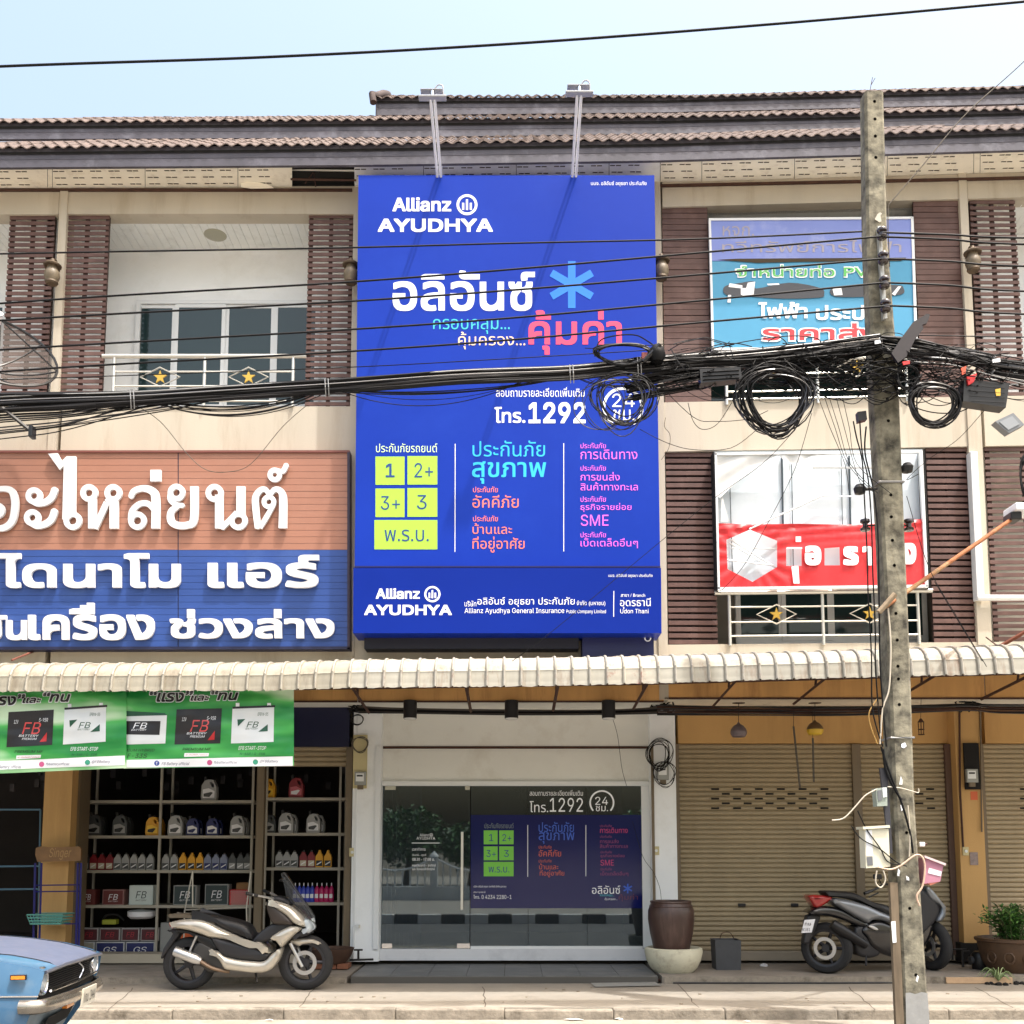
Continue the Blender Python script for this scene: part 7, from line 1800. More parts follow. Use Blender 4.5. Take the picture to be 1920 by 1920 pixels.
for y, t in ((190, .5), (223, .5), (255, .5), (295, .5), (748, .5), (789, .5), (928, .45), (969, .42), (1013, .42), (1060, .45), (1150, .42), (1200, .42), (1249, .4), (1273, .4), (1321, .4), (1561, .5), (1703, .45), (1828, .55)):
    c = at(pfx(y, t), y, YPF - .001); r = 3.0 / ppm(pfx(y, t), y, YPF)
    m_ = MB().lathe([(0, .03), (r, .03), (r, .0), (r * 1.02, -.0008)], tuple(c), 10, axis='y', cap=False)
    MB().lathe([(0, -.0006), (r, -.0006)], tuple(c), 10, axis='y').build('hole', M_BLACK, POLE)  # flat black disc, the shade inside the hole is painted on
# whitewash on the foot
mb = MB(); L = ccw([(1698, 1862), (1706, 1861), (1716, 1864), (1728, 1860), (1739, 1862), (1746, 1958), (1700, 1958)]); shape(mb, [L], YPF - .003); mb.build('whitewash', mat('old_whitewash', rgb(150, 150, 148), .9, var=.1, vscale=20, dirt=rgb(150, 148, 140), dscale=18, damt=.6), POLE, fix=False)
for L in ([(1690, 1395), (1697, 1392), (1700, 1399), (1695, 1403), (1690, 1401)], [(1689, 1455), (1692, 1462), (1692, 1471), (1686, 1471)], [(1688, 1509), (1694, 1510), (1694, 1518), (1690, 1521)], [(1699, 1642), (1704, 1645), (1705, 1651), (1700, 1650)], [(1720, 1828), (1723, 1832), (1720, 1842), (1717, 1838)], [(1684, 1628), (1688, 1633), (1686, 1643), (1682, 1642)]):
    mb = MB(); shape(mb, [ccw(L)], YPF - .003); mb.build('paint_splash', M_PW, POLE, fix=False)
for y in (903, 1383):
    a = at(pfx(y, 0), y, YPF - .006); b_ = at(pfx(y, 1), y, YPF - .006); d = Vector((0, lerp(.15, .26, (y - 170) / 1750) + .012, 0))
    MB().tube([a + Vector((-.006, 0, 0)), b_ + Vector((.006, 0, 0)), b_ + d + Vector((.006, 0, 0)), a + d + Vector((-.006, 0, 0))], .010, 5, closed=True).build('steel_band', M_TIE, POLE)
# wooden batten and timber at the lower left of the pole
wb = thing('timber_post', 'weathered grey timber batten standing against the lower left side of the pole', 'post', at(1680, 1955, YPF + .03))
MB().pquad([(1669, 1655), (1683, 1655), (1697, 1955), (1682, 1955)], YPF + .0, .05).build('batten', mat('weathered_timber', rgb(112, 98, 80), .9, var=.4, vscale=14, dirt=rgb(90, 76, 60), dscale=9, damt=.6, streak=True), wb)
mb = MB(); shape(mb, [ccw([(1671, 1728), (1679, 1727), (1681, 1767), (1674, 1768)])], YPF - .004, .003); mb.build('paper_notice', M_PW, wb, fix=False)
# insulator rack
M_INS = mat('brown_porcelain', rgb(48, 36, 36), .2, coat=.6)
ir = MB().pquad([(1646, 424), (1652, 423), (1664, 596), (1656, 598)], YPF - .05, .045).build('insulator_rack', mat('galvanised_bracket', rgb(186, 188, 186), .4, .4, var=.1), POLE)
IY = [438, 484, 530, 574]
for i, y in enumerate(IY):
    px = 1654 + i * 2.2; c = at(px, y, YPF - .10)
    ins = MB().lathe([(0, -.055), (.035, -.05), (.045, -.035), (.043, -.02), (.026, -.008), (.026, .008), (.043, .02), (.045, .035), (.035, .05), (0, .055)], tuple(c), 18).build('insulator', M_INS, ir)
    MB().tube([c + Vector((.0, 0, -.06)), c + Vector((0, 0, .06))], .008, 6).build('pin', M_TIE, ins)
    MB().box(c + Vector((-.012, -.01, .056)), c + Vector((.012, .06, .066))).build('strap', M_TIE, ins)
for px, y, lb in ((1622, 985, 'spool insulator on the left side of the pole in front of the red banner'), (1704, 985, 'spool insulator on the right side of the pole in front of the red banner')):
    c = at(px, y, YPF + .08); t = thing('spool_insulator', lb, 'insulator', c, 'spool insulators at mid height of the pole')
    MB().lathe([(0, -.055), (.04, -.05), (.044, -.03), (.022, -.012), (.022, .012), (.044, .03), (.04, .05), (0, .055)], tuple(c), 16).build('spool', M_INS, t)
    e = at(1640 if px < 1650 else 1694, y, YPF + .08); MB().cyl(c, e, .008, 6).build('bolt', M_IRON, t)
tw_ = thing('twig', 'thin dry twig sticking out of the pole top', 'twig', at(1631, 172, YPF + .1))
for q in ([(1631, 172), (1633, 160), (1641, 146)], [(1633, 160), (1636, 145)]): MB().tube([at(*p_, YPF + .1) for p_ in q], .003, 4).build('stem', M_IRON, tw_)
pt_ = thing('tape_scrap', 'pale torn tape stuck on the pole above the insulators', 'scrap', at(1648, 415, YPF - .006)); mb = MB(); shape(mb, [ccw([(1640, 411), (1645, 402), (1650, 398), (1654, 400), (1651, 404), (1653, 415), (1649, 417), (1645, 414)])], YPF - .006, .004); mb.build('tape', mat('pale_tape', rgb(190, 184, 170), .6), pt_, fix=False)

# ------------------------------------------------------------------ power lines
YW = YPF - .10
def wire(name, label, cat, pts, r, m=None, Y=YW, n=14, group=None, smooth=6):
    P = pc(pts, Y, n); t = MB().tube(P, r, smooth).build(name, m or M_CABLE, label=label, cat=cat, group=group); return t
wire('power_line', 'highest thick cable, crossing the sky above all the roofs', 'cable', [(-700, 156), (0, 124.5), (500, 107), (960, 82), (1450, 45), (1920, 3), (2600, -60)], .0085, Y=-5.5)
G_ = 'power lines tied to the pole insulators'
Ls = [('top power line, reaching the pole at its left side just above the insulators', [(-700, 494), (0, 476), (620, 465), (960, 456), (1310, 448), (1617, 434)]),
      ('power line on the first insulator, second from the top on the left', [(-700, 632), (0, 569), (620, 531), (960, 505), (1310, 474), (1655, 443)]),
      ('power line on the second insulator, third from the top on the left', [(-700, 650), (0, 601), (620, 567), (960, 544), (1310, 515), (1656, 485)]),
      ('power line on the third insulator, fourth from the top on the left', [(-700, 705), (0, 656), (620, 620), (960, 596), (1310, 564), (1659, 530)]),
      ('power line on the fourth insulator, lowest of the spaced lines on the left', [(-700, 758), (0, 697), (620, 661), (960, 637), (1310, 605), (1661, 574)])]
for i, (lb, p) in enumerate(Ls): wire('power_line', lb, 'cable', p, .0085 if i else .0075, Y=YW - (.03 if i else -.05), group=G_)
Rs = [('top power line to the right of the pole', [(1657, 436), (1780, 440), (1920, 446), (2500, 452)]), ('power line leaving the first insulator to the right', [(1657, 444), (1780, 449), (1920, 458), (2500, 470)]),
      ('power line leaving the second insulator to the right', [(1660, 485), (1780, 490), (1920, 499), (2500, 512)]), ('power line leaving the third insulator to the right', [(1662, 530), (1780, 535), (1920, 546), (2500, 562)]),
      ('power line leaving the fourth insulator to the right', [(1664, 573), (1780, 578), (1920, 589), (2500, 606)]), ('faint line above the cable bundle, right of the pole', [(1700, 628), (1800, 630), (1920, 632), (2500, 640)])]
for i, (lb, p) in enumerate(Rs): wire('power_line', lb, 'cable', p, .0085 if i < 5 else .005, Y=YW - .03, group=G_)
wire('drop_wire', 'thin wire just under the power lines, crossing the billboard', 'cable', [(-600, 730), (0, 712), (620, 690), (960, 672), (1240, 655)], .004, M_CABLE)
wire('guy_wire', 'thin guy wire rising from the pole to the upper right across the roofs', 'wire', [(1666, 384), (1730, 310), (1810, 215), (1920, 115), (2100, -60)], .005, M_CABLEG, Y=-3.3)
wire('guy_wire', 'short wire running down the pole edge to the insulators', 'wire', [(1666, 384), (1665, 420), (1668, 500)], .004, M_CABLEG, Y=-3.3)

# ------------------------------------------------------------------ communication cables
rc_ = random.Random(21)
MAINL = [(-700, 800), (-300, 780), (0, 757), (250, 748), (430, 737), (640, 724), (860, 708), (1070, 700), (1220, 684), (1400, 670), (1540, 655), (1650, 640)]
cb = thing('cable_bundle', 'thick black bundle of communication cables sagging across the street from the left to the pole', 'cable bundle', at(640, 724, YW))
M_C2 = mat('glossy_grey_cable', rgb(40, 40, 44), .3, spec=.6)  # grey highlights of the cables put into a lighter, glossier colour
cols_ = [M_CABLE, M_CABLE, M_C2, mat('dark_grey_cable', rgb(34, 33, 34), .6, spec=.2)]
def cable(par, base_, spread, r, dy, m, dY=0.0, wig=2.0, name='cable'):
    ph = rc_.uniform(0, 6); k = rc_.uniform(.004, .009); p = []
    for x, y in base_: p.append((x, y + dy * spread(x) + wig * math.sin(k * x + ph), YW + dY + .02 * math.sin(k * x * 1.3 + ph)))
    MB().tube(pc(p, YW, 5), r, 5, caps=False).build(name, m, par, fix=False)
spr = lambda x: 1.0 if x > 200 else 1.0 + (200 - x) / 500.0
DENS = [(x, y) for x, y in MAINL for _ in (0,)]
def dens(tab, n=3):
    out = []
    for (x0, y0), (x1, y1) in zip(tab, tab[1:]):
        for k in range(n): out.append((lerp(x0, x1, k / n), lerp(y0, y1, k / n)))
    return out + [tab[-1]]
for i in range(46):
    cable(cb, dens(MAINL, 2), spr, rc_.choice((.007, .009, .011, .013)), rc_.uniform(-12, 11), rc_.choice(cols_), rc_.uniform(-.05, .05), 1.5)
MB().tube(pc([(x, y - 13) for x, y in MAINL], YW - .05, 6), .006, 6).build('messenger_wire', M_TIE, cb)
MB().tube(pc([(x, y - 6) for x, y in MAINL], YW - .07, 6), .004, 6).build('messenger_wire', mat('grey_strand', rgb(150, 150, 152), .3, .5), cb)
# slack cables drooping below the bundle on the left
for i in range(20):
    d = rc_.uniform(6, 62); xe = rc_.uniform(240, 430); p = [(-700, 800 + d * 1.3), (-300, 782 + d * 1.25), (0, 763 + d), (120, 760 + d * .78), (xe * .8, 752 + d * .28), (xe, 742 + rc_.uniform(-3, 6))]
    MB().tube(pc([(x, y, YW + rc_.uniform(-.03, .03)) for x, y in p], YW, 6), rc_.choice((.004, .005, .006)), 5, caps=False).build('slack_cable', rc_.choice(cols_), cb, fix=False)
for (x0, x1, sag, n) in ((280, 610, 42, 5), (300, 600, 30, 6), (620, 1060, 24, 6), (640, 1000, 52, 2), (830, 1010, -22, 1), (1080, 1260, 34, 4)):
    for i in range(n):
        s_ = sag * rc_.uniform(.55, 1.0); a = x0 + rc_.uniform(-15, 15); b_ = x1 + rc_.uniform(-15, 15)
        ya, yb2 = poly(MAINL, a) + 6, poly(MAINL, b_) + 6
        P = [(lerp(a, b_, t / 6), lerp(ya, yb2, t / 6) + 4 * s_ * (t / 6) * (1 - t / 6)) for t in range(7)]
        MB().tube(pc(P, YW + rc_.uniform(-.05, .05), 4), rc_.choice((.003, .004, .005)), 5, caps=False).build('slack_cable', rc_.choice(cols_), cb, fix=False)
MB().tube(pc([(250, 757), (300, 790), (350, 850), (385, 880), (425, 885), (470, 870), (530, 800), (575, 760)], YW, 6), .003, 4).build('slack_cable', M_CABLEG, cb)
for px in (247, 612, 1071, 1198):
    y = poly(MAINL, px)
    for dx in (-3, 3):
        MB().tube([at(px + dx, y - 16, YW - .09), at(px + dx + 1, y, YW - .12), at(px + dx + 2, y + 18, YW - .09), at(px + dx + 2, y + 12, YW + .08), at(px + dx, y - 14, YW + .08)], .004, 4, closed=True).build('tie_wire', M_TIE, cb)
dbr = thing('cable_bracket', 'dark strut and clamp holding the slack cables at the far left', 'bracket', at(65, 808, YW)); MB().tube([at(5, 765, YW - .05), at(62, 812, YW - .05)], .018, 6).build('strut', M_BLK, dbr); MB().cbox(tuple(at(52, 818, YW - .08)), tuple(at(69, 804, YW + .0)), .006).build('clamp', M_BLK, dbr)

# fan of cables between the billboard edge and the pole
fb_ = thing('cable_fan', 'wide fan of tangled black cables between the billboard and the pole', 'cable bundle', at(1430, 690, YW))
for i in range(60):
    y0 = rc_.uniform(668, 748); y1 = rc_.uniform(632, 662); mid = lerp(y0, y1, .5) + rc_.uniform(-6, 16)
    P = [(1180 + rc_.uniform(-10, 10), y0 + 4), (1300, lerp(y0, mid, .5) + rc_.uniform(-4, 4)), (1430, mid), (1560, lerp(mid, y1, .6)), (1655, y1)]
    MB().tube(pc([(x, y, YW + rc_.uniform(-.1, .1)) for x, y in P], YW, 6), rc_.choice((.005, .006, .008, .010)), 5, caps=False).build('cable', rc_.choice(cols_), fb_, fix=False)
for P in ([(1255, 669), (1330, 655), (1400, 640), (1480, 630), (1530, 634), (1540, 645)], [(1310, 664), (1340, 648), (1380, 644), (1410, 650)], [(1440, 640), (1460, 632), (1475, 645), (1460, 652)], [(1540, 645), (1600, 634), (1650, 628)]):
    MB().tube(pc(P, YW - .08, 6), .0045, 5).build('cable', M_CABLE, fb_)
# right of the pole
rb_ = thing('cable_bundle', 'thick black bundle of cables drooping to the right of the pole', 'cable bundle', at(1800, 670, YW))
for i in range(48):
    y0 = rc_.uniform(628, 660); k = rc_.uniform(-1, 1)
    P = [(1650, y0), (1720, y0 + 12 + k * 6), (1800, 665 + k * 14), (1860, 680 + k * 18), (1920, 696 + k * 20), (2500, 760 + k * 20)]
    MB().tube(pc([(x, y + rc_.uniform(-3, 3), YW + rc_.uniform(-.08, .08)) for x, y in P], YW, 6), rc_.choice((.005, .006, .008, .010)), 5, caps=False).build('cable', rc_.choice(cols_), rb_, fix=False)
MB().tube(pc([(1660, 650), (1700, 676), (1780, 683), (1860, 704), (1925, 722)], YW - .1, 6), .004, 5).build('messenger_wire', M_TIE, rb_)
# loose hairs round the pole: nobody could count them
ht = MB()
for i in range(230):
    px = rc_.choice((rc_.uniform(1240, 1640), rc_.uniform(1640, 1900), rc_.uniform(1500, 1720))); y = rc_.uniform(642, 715) + (px > 1640) * 8
    L_ = rc_.uniform(40, 190) * rc_.choice((-1, 1)); sg = rc_.uniform(-22, 46); y2 = y + rc_.uniform(-16, 34)
    P = [(lerp(px, px + L_, t / 5), lerp(y, y2, t / 5) + 4 * sg * (t / 5) * (1 - t / 5) + rc_.uniform(-2, 2)) for t in range(6)]
    ht.tube(pc([(u, v, YW + rc_.uniform(-.15, .12)) for u, v in P], YW, 4), rc_.choice((.003, .004, .005)), 4, caps=False)
ht.build('cable_tangle', M_CABLE, kind='stuff', label='loose cable ends and hair-thin wires tangled round the pole top bundle', fix=False)

def coil(label, cx, cy, rx, ry, n, jit, r, Y=YW - .08, m=None, tilt=0.0, cat='cable coil', arcs=(0, 360), grp=None):
    t = thing('cable_coil', label, cat, at(cx, cy, Y), grp)
    for i in range(n):
        a0 = rc_.uniform(0, 6.28); sx = rx * rc_.uniform(1 - jit, 1 + jit * .6); sy = ry * rc_.uniform(1 - jit, 1 + jit * .6); ox, oy = rc_.uniform(-jit, jit) * rx * .5, rc_.uniform(-jit * .3, jit) * ry * .5
        P = []
        f2 = rc_.uniform(-.09, .09); f3 = rc_.uniform(-.06, .06)
        for k in range(28):
            a = 2 * math.pi * k / 28; lob = 1 + f2 * math.cos(2 * a + a0) + f3 * math.cos(3 * a - a0); x = sx * math.cos(a) * lob * (1 - .12 * math.sin(a)); y = sy * math.sin(a) * lob * (1 if math.sin(a) > 0 else .86)
            P.append(at(cx + ox + x * math.cos(tilt) - y * math.sin(tilt), cy + oy + x * math.sin(tilt) + y * math.cos(tilt), Y + .04 * math.sin(a + a0) + rc_.uniform(-.004, .004)))
        MB().tube(P, r * rc_.uniform(.8, 1.2), 5, closed=True).build('loop', m or rc_.choice(cols_), t, fix=False)
    return t
coil('flat black cable coil standing above the bundle, in front of the rose letters', 1168, 662, 52, 20, 9, .10, .008)
MB().tube(pc([(1115, 668), (1124, 640), (1150, 630), (1190, 628), (1215, 640), (1235, 655)], YW - .1, 6), .006, 5).build('cable_loop', M_CABLE, label='single loose loop over the flat coil at the billboard edge', cat='cable')
sb = thing('splice_closure', 'black wrapped splice knot beside the flat coil at the billboard edge', 'splice box', at(1230, 665, YW - .1)); c = at(1232, 664, YW - .1)
MB().lathe([(0, -.09), (.05, -.07), (.075, -.01), (.06, .05), (.03, .08), (0, .085)], tuple(c), 12).build('wrap', M_CABLE, sb); MB().tube([c + Vector((-.12, -.02, -.08)), c + Vector((.02, -.05, .06))], .02, 6).build('strap', M_BLK, sb); MB().cbox(tuple(at(1203, 673, YW - .12)), tuple(at(1215, 662, YW - .1)), .006).build('tag', mat('dark_red_tag', rgb(110, 44, 40), .6), sb)
coil('loose black coil hanging over the ringed number on the billboard', 1168, 745, 52, 52, 14, .34, .0045)
coil('large thin loops hanging left of the ringed number on the billboard', 1128, 755, 40, 62, 3, .3, .0035)
coil('big round coil of black cable hanging between billboard and pole', 1452, 742, 63, 66, 22, .26, .0065)
coil('coil of black cable hanging right of the pole under the bundle', 1752, 755, 44, 42, 15, .2, .007)
coil('small coil of cable close to the right side of the pole', 1702, 706, 20, 24, 7, .15, .005)
coil('dark coil cut by the right frame edge, beside the security light', 1932, 890, 20, 44, 6, .1, .007)
coil('ring of cable on the cream column left of the glass door', 675, 1395, 14, 15, 4, .1, .004, Y=YG - .24, m=M_CABLEG)
coil('small black loop under the knot at the top of the left office column', 670, 1349, 11, 10, 2, .1, .005, Y=YG - .24)
coil('tangled black coil on the right office column above the meter', 1236, 1412, 22, 30, 7, .3, .0045, Y=YG - .26)
coil('lower loops of cable round the meter on the right office column', 1246, 1448, 20, 27, 4, .25, .004, Y=YG - .27)

# boxes and closures
def wbox(name, label, cat, pts, Y, dep, m, extra=None):
    t = thing(name, label, cat, at(sum(p[0] for p in pts) / 4, max(p[1] for p in pts), Y)); MB().pquad(pts, Y, dep).build('case', m, t); return t
bx = wbox('splitter_box', 'black box with a red tag hanging under the bundle, right of the pole', 'splitter box', [(1808, 712), (1893, 718), (1886, 764), (1806, 752)], YW - .12, .12, M_BLK)
MB().pquad([(1813, 706), (1832, 700), (1826, 716), (1816, 722)], YW - .14, .02).build('red_tag', mat('red_tag', rgb(206, 40, 44), .5), bx); MB().pquad([(1866, 730), (1876, 728), (1876, 742), (1868, 742)], YW - .125, .01).build('cord_knot', M_GOLD, bx)
for k in range(4): MB().tube([at(1812 + k * 3, 722 + k * 10, YW - .125), at(1884, 728 + k * 9, YW - .125)], .002, 4).build('ridge', M_CABLE, bx)
bx = wbox('splice_closure', 'ribbed dark splice closure in the fan of cables left of the big coil', 'splice box', [(1312, 692), (1388, 688), (1392, 710), (1314, 718)], YW - .1, .1, M_BLK)
for k in range(3): MB().tube([at(1318, 698 + k * 7, YW - .105), at(1386, 694 + k * 7, YW - .105)], .005, 4).build('ridge', M_CABLE, bx)
mb = MB(); text(mb, 'FIBER OPTIC', 1328, 706, 1352, 711, YW - .112, 0, .01)
bx = wbox('security_light', 'grey translucent floodlight tilted under the bundle at the right edge', 'floodlight', [(1866, 790), (1900, 774), (1921, 796), (1892, 812)], YW - .1, .08, mat('dusty_grey_case', rgb(126, 130, 134), .35, var=.1))
MB().pquad([(1874, 791), (1898, 780), (1912, 795), (1891, 806)], YW - .108, .01).build('lens', mat('grey_lens', rgb(150, 154, 158), .2), bx)
bx = wbox('junction_box', 'small dark knot of cable and clamp at the left of the pole below the bundle', 'junction box', [(1608, 772), (1624, 770), (1626, 786), (1610, 790)], YW + .05, .06, M_BLK)
for (px, y) in ((1612, 918), (1701, 878)):
    t = thing('cable_clamp', 'dark cable clamp knot on the %s side of the pole' % ('left' if px < 1650 else 'right'), 'clamp', at(px, y, YW + .1)); c = at(px, y, YW + .12)
    MB().lathe([(0, -.05), (.045, -.035), (.055, .01), (.03, .045), (0, .05)], tuple(c), 10).build('body', M_BLK, t); MB().tube([c, at(1645 if px < 1650 else 1690, y - 2, YW + .12)], .014, 6).build('arm', M_BLK, t)
bl = thing('broken_board', 'black broken board or wing-like plate sticking up right of the pole', 'board', at(1690, 665, YW - .1))
mb = MB(); shape(mb, [ccw([(1672, 662), (1690, 634), (1712, 604), (1738, 588), (1744, 590), (1738, 606), (1729, 609), (1732, 616), (1716, 636), (1700, 668), (1684, 680)])], YW - .14, .03); mb.build('plate', mat('charred_plate', rgb(40, 34, 38), .6, var=.2, vscale=14), bl)
for q, c_ in (([(1692, 678), (1706, 676), (1706, 682), (1694, 684)], rgb(214, 50, 50)), ([(1802, 690), (1812, 686), (1810, 700), (1804, 703)], rgb(206, 84, 54))):
    t = thing('warning_tag', 'small bright %s cable tag right of the pole' % ('red' if q[0][0] < 1700 else 'orange-red'), 'tag', at(*q[0], YW - .14)); MB().pquad(q, YW - .14, .01).build('tag', mat('tag_%d' % q[0][0], c_, .5), t)
for i, q in enumerate(([(1861, 674), (1875, 671), (1876, 678), (1862, 680)], [(1640, 645 - 6), (1650, 637), (1652, 643), (1641, 645)])):
    t = thing('label_tag', ('white plastic cable label on the right-hand bundle', 'pale cable label where the bundle meets the pole')[i], 'tag', at(*q[0], YW - .15)); MB().pquad(q, YW - .15, .008).build('tag', M_PW, t)
# verticals that run down the pole and across the banners
for i, (P, r, mt, lb) in enumerate((
    ([(1600, 790), (1606, 820), (1614, 850), (1618, 880), (1622, 960), (1626, 1040), (1628, 1120), (1634, 1230), (1636, 1330), (1655, 1400)], .006, M_CABLE, 'black cable dropping left of the pole past the red banner, outermost'),
    ([(1612, 790), (1617, 850), (1628, 900), (1634, 980), (1636, 1060), (1641, 1180), (1642, 1260), (1652, 1390)], .006, M_CABLE, 'black cable dropping left of the pole, middle one'),
    ([(1624, 800), (1622, 850), (1638, 920), (1646, 1000), (1648, 1100), (1650, 1240), (1656, 1330), (1662, 1400)], .007, M_CABLE, 'black cable dropping left of the pole, nearest to it'),
    ([(1665, 1140), (1670, 1210), (1667, 1290), (1655, 1330), (1650, 1395)], .007, M_CABLEW, 'white cable snaking down the left side of the pole'),
    ([(1645, 1310), (1630, 1335), (1632, 1360), (1645, 1395)], .005, mat('yellowed_cable', rgb(190, 150, 84), .5), 'yellowish cable bowing out left of the pole'),
    ([(1652, 1400), (1665, 1440), (1680, 1480), (1692, 1510), (1706, 1560), (1712, 1600)], .009, M_CABLE, 'black cable crossing the pole diagonally under the lower band'),
    ([(1656, 1405), (1660, 1440), (1672, 1470), (1690, 1500)], .010, M_CABLE, 'second black cable crossing the pole diagonally under the lower band'),
    ([(1702, 1510), (1706, 1560), (1705, 1606)], .006, M_CABLEW, 'pale cable hanging on the pole face at shutter height'),
    ([(1647, 1626), (1670, 1630), (1690, 1622), (1715, 1604), (1728, 1606), (1734, 1625), (1730, 1660), (1719, 1680), (1724, 1698)], .008, mat('pinkish_cable', rgb(214, 180, 156), .5), 'pinkish cable looping from the white box round the pole'),
    ([(1644, 1632), (1642, 1655), (1652, 1664), (1660, 1650), (1656, 1632)], .006, M_CABLEW, 'small white cable loop hanging below the white box'),
    ([(1560, 1538), (1582, 1534), (1604, 1512), (1622, 1492), (1643, 1480)], .006, M_CABLEW, 'white cable end curling left from the small meter box'),
    ([(1664, 1475), (1690, 1478), (1712, 1484), (1722, 1486), (1722, 1478)], .005, M_CABLEW, 'white wire tied round the pole at the small meter box'),
    ([(1608, 1520), (1625, 1555), (1650, 1590), (1664, 1615), (1690, 1622)], .005, M_CABLE, 'thin black wire crossing in front of the white box, upper one'),
    ([(1596, 1548), (1614, 1572), (1650, 1592), (1680, 1616), (1700, 1624)], .005, M_CABLE, 'thin black wire crossing in front of the white box, lower one'),
    )): wire('drop_cable', lb, 'cable', P, r, mt, Y=YPF - .03 if i not in (4,) else YPF + .05, n=6)
for lb, P in (('thin dark drop wire slanting down over the torn banner towards the far louvres, left', [(1520, 770), (1440, 860), (1345, 930), (1245, 1010), (1040, 1180), (960, 1240)]),
              ('thin dark drop wire slanting across the hexagon hole', [(1522, 775), (1490, 880), (1440, 980), (1395, 1060), (1350, 1110)]),
              ('thin wire falling from the banner top to the awning at the right', [(1700, 930), (1740, 1060), (1790, 1150), (1850, 1250)]),
              ('second thin wire falling to the awning at the right', [(1752, 1090), (1800, 1170), (1842, 1240)]),
              ('hair-thin wire sagging over the cream band left of the big coil', [(1235, 720), (1300, 782), (1340, 790), (1400, 786), (1440, 770)]),
              ('hair-thin wire hanging in a deep curve left of the big coil', [(1290, 755), (1300, 790), (1318, 805), (1345, 795), (1372, 755)]),
              ('hair-thin wire sagging from the billboard over the upper louvre', [(1200, 805), (1250, 830), (1300, 843), (1370, 840), (1420, 805)]),
              ('thin steel wire from the louvre corner up to the floodlight', [(1722, 895 - 6), (1700, 905 - 6), (1740, 862), (1800, 820), (1866, 745)]),
              ('dangling wire in front of the white office header ending at the window', [(1148, 1345), (1158, 1380), (1166, 1440), (1175, 1474)]),
              ('wire curling down the cream pilaster right of the billboard', [(1248, 783), (1246, 800), (1256, 815), (1254, 840), (1240, 862)]),
              ('taut wire from the office jamb down to the jar', [(1186, 1540), (1205, 1605), (1225, 1635), (1237, 1665), (1240, 1690)])):
    inner = 'office' in lb
    wire('thin_wire', lb, 'wire', P, .0028 if not inner else .003, M_CABLE, Y=(YG - .3 if inner else (-.45 if 'pilaster' in lb else YW)), n=6)
for k, (dx, e) in enumerate(((0, 1660), (9, 1666), (22, 1640), (34, 1690), (-12, 1612))):
    wire('thin_wire', ('hair-thin', 'fine', 'slender', 'delicate', 'faint')[k] + ' wire hanging from the bundle over the white back of the torn banner', 'wire', [(1545 + dx, 742), (1565 + dx * .8, 800), (1590 + dx * .5, 870), (e - 20, 925)], .0026, M_CABLE, n=5)
# cables along the ground-floor beam
gb = thing('cable_run', 'run of black cables strapped level below the beam, over office and shutters', 'cable bundle', at(1240, 1335, -.02))
for i in range(9):
    P = [(672, 1324 + i * 1.6), (760, 1328 + i * 1.2), (960, 1331 + i * 1.2), (1140, 1331 + i * 1.1), (1232, 1326 + i * 1.5)]
    MB().tube(pc([(x, y, .08 + rc_.uniform(-.02, .02)) for x, y in P], 0, 5), .005, 5, caps=False).build('cable', rc_.choice((M_CABLEG, M_CABLE, M_C2)), gb, fix=False)
for i in range(14):
    P = [(1232, 1322 + i * 1.4), (1400, 1325 + i * 1.2), (1600, 1326 + i * 1.1), (1812, 1320 + i * 1.0), (1920, 1322 + i * 1.2), (2400, 1318 + i * 1.2)]
    MB().tube(pc([(x, y + rc_.uniform(-1, 1), .06 + rc_.uniform(-.03, .03)) for x, y in P], 0, 5), .0065, 5, caps=False).build('cable', rc_.choice((M_CABLE, M_C2, M_IRON)), gb, fix=False)
for (px, y) in ((672, 1326), (1240, 1326), (1816, 1324)):
    t = thing('cable_knot', {672: 'knot of cables at the top of the left office column', 1240: 'knot of cables at the top of the right office column', 1816: 'big knot of cables at the top of the ochre column'}[px], 'cable knot', at(px, y, YG - .3)); c = at(px, y, YG - .4 if px > 1800 else YG - .32)
    for k in range(9):
        P = [c + Vector((rc_.uniform(-.14, .14), rc_.uniform(-.05, .05), rc_.uniform(-.07, .07))) for _ in range(4)]; MB().tube(crv(P, 5), .009, 5).build('loop', rc_.choice(cols_), t)
# white cabinet, small meter box, pink box on the pole
wc = thing('cabinet', 'cream white metal cabinet with lid on the left side of the pole', 'cabinet', at(1644, 1627, YPF + .02))
MB().pquad([(1621, 1555), (1666, 1554), (1669, 1625), (1624, 1628)], YPF - .02, .14).build('case', mat('cream_cabinet', rgb(226, 222, 200), .4, var=.03), wc)
MB().pquad([(1618, 1550), (1668, 1547), (1669, 1552), (1619, 1555)], YPF - .04, .18).build('lid', mat('cream_cabinet', rgb(226, 222, 200), .4), wc)
MB().pquad([(1625, 1607), (1636, 1606), (1637, 1622), (1627, 1623)], YPF - .024, .004).build('label_print', mat('grey_label', rgb(110, 112, 116), .5), wc); MB().pquad([(1623, 1557), (1635, 1556), (1637, 1604), (1625, 1605)], YPF - .023, .003).build('side_face', M_PW, wc)
mt_ = thing('meter_box', 'small clear-covered meter box above the white cabinet on the pole', 'meter', at(1653, 1514, YPF + .02))
MB().pquad([(1642, 1478), (1663, 1476), (1664, 1511), (1645, 1512)], YPF - .03, .1).build('case', mat('clear_grey_case', rgb(160, 170, 160), .25), mt_); MB().pquad([(1655, 1477), (1662, 1477), (1663, 1494), (1656, 1495)], YPF - .04, .01).build('dial', M_PW, mt_); MB().pquad([(1645, 1482), (1653, 1481), (1654, 1500), (1647, 1502)], YPF - .035, .006).build('counter', mat('grey_label', rgb(110, 112, 116), .5), mt_)
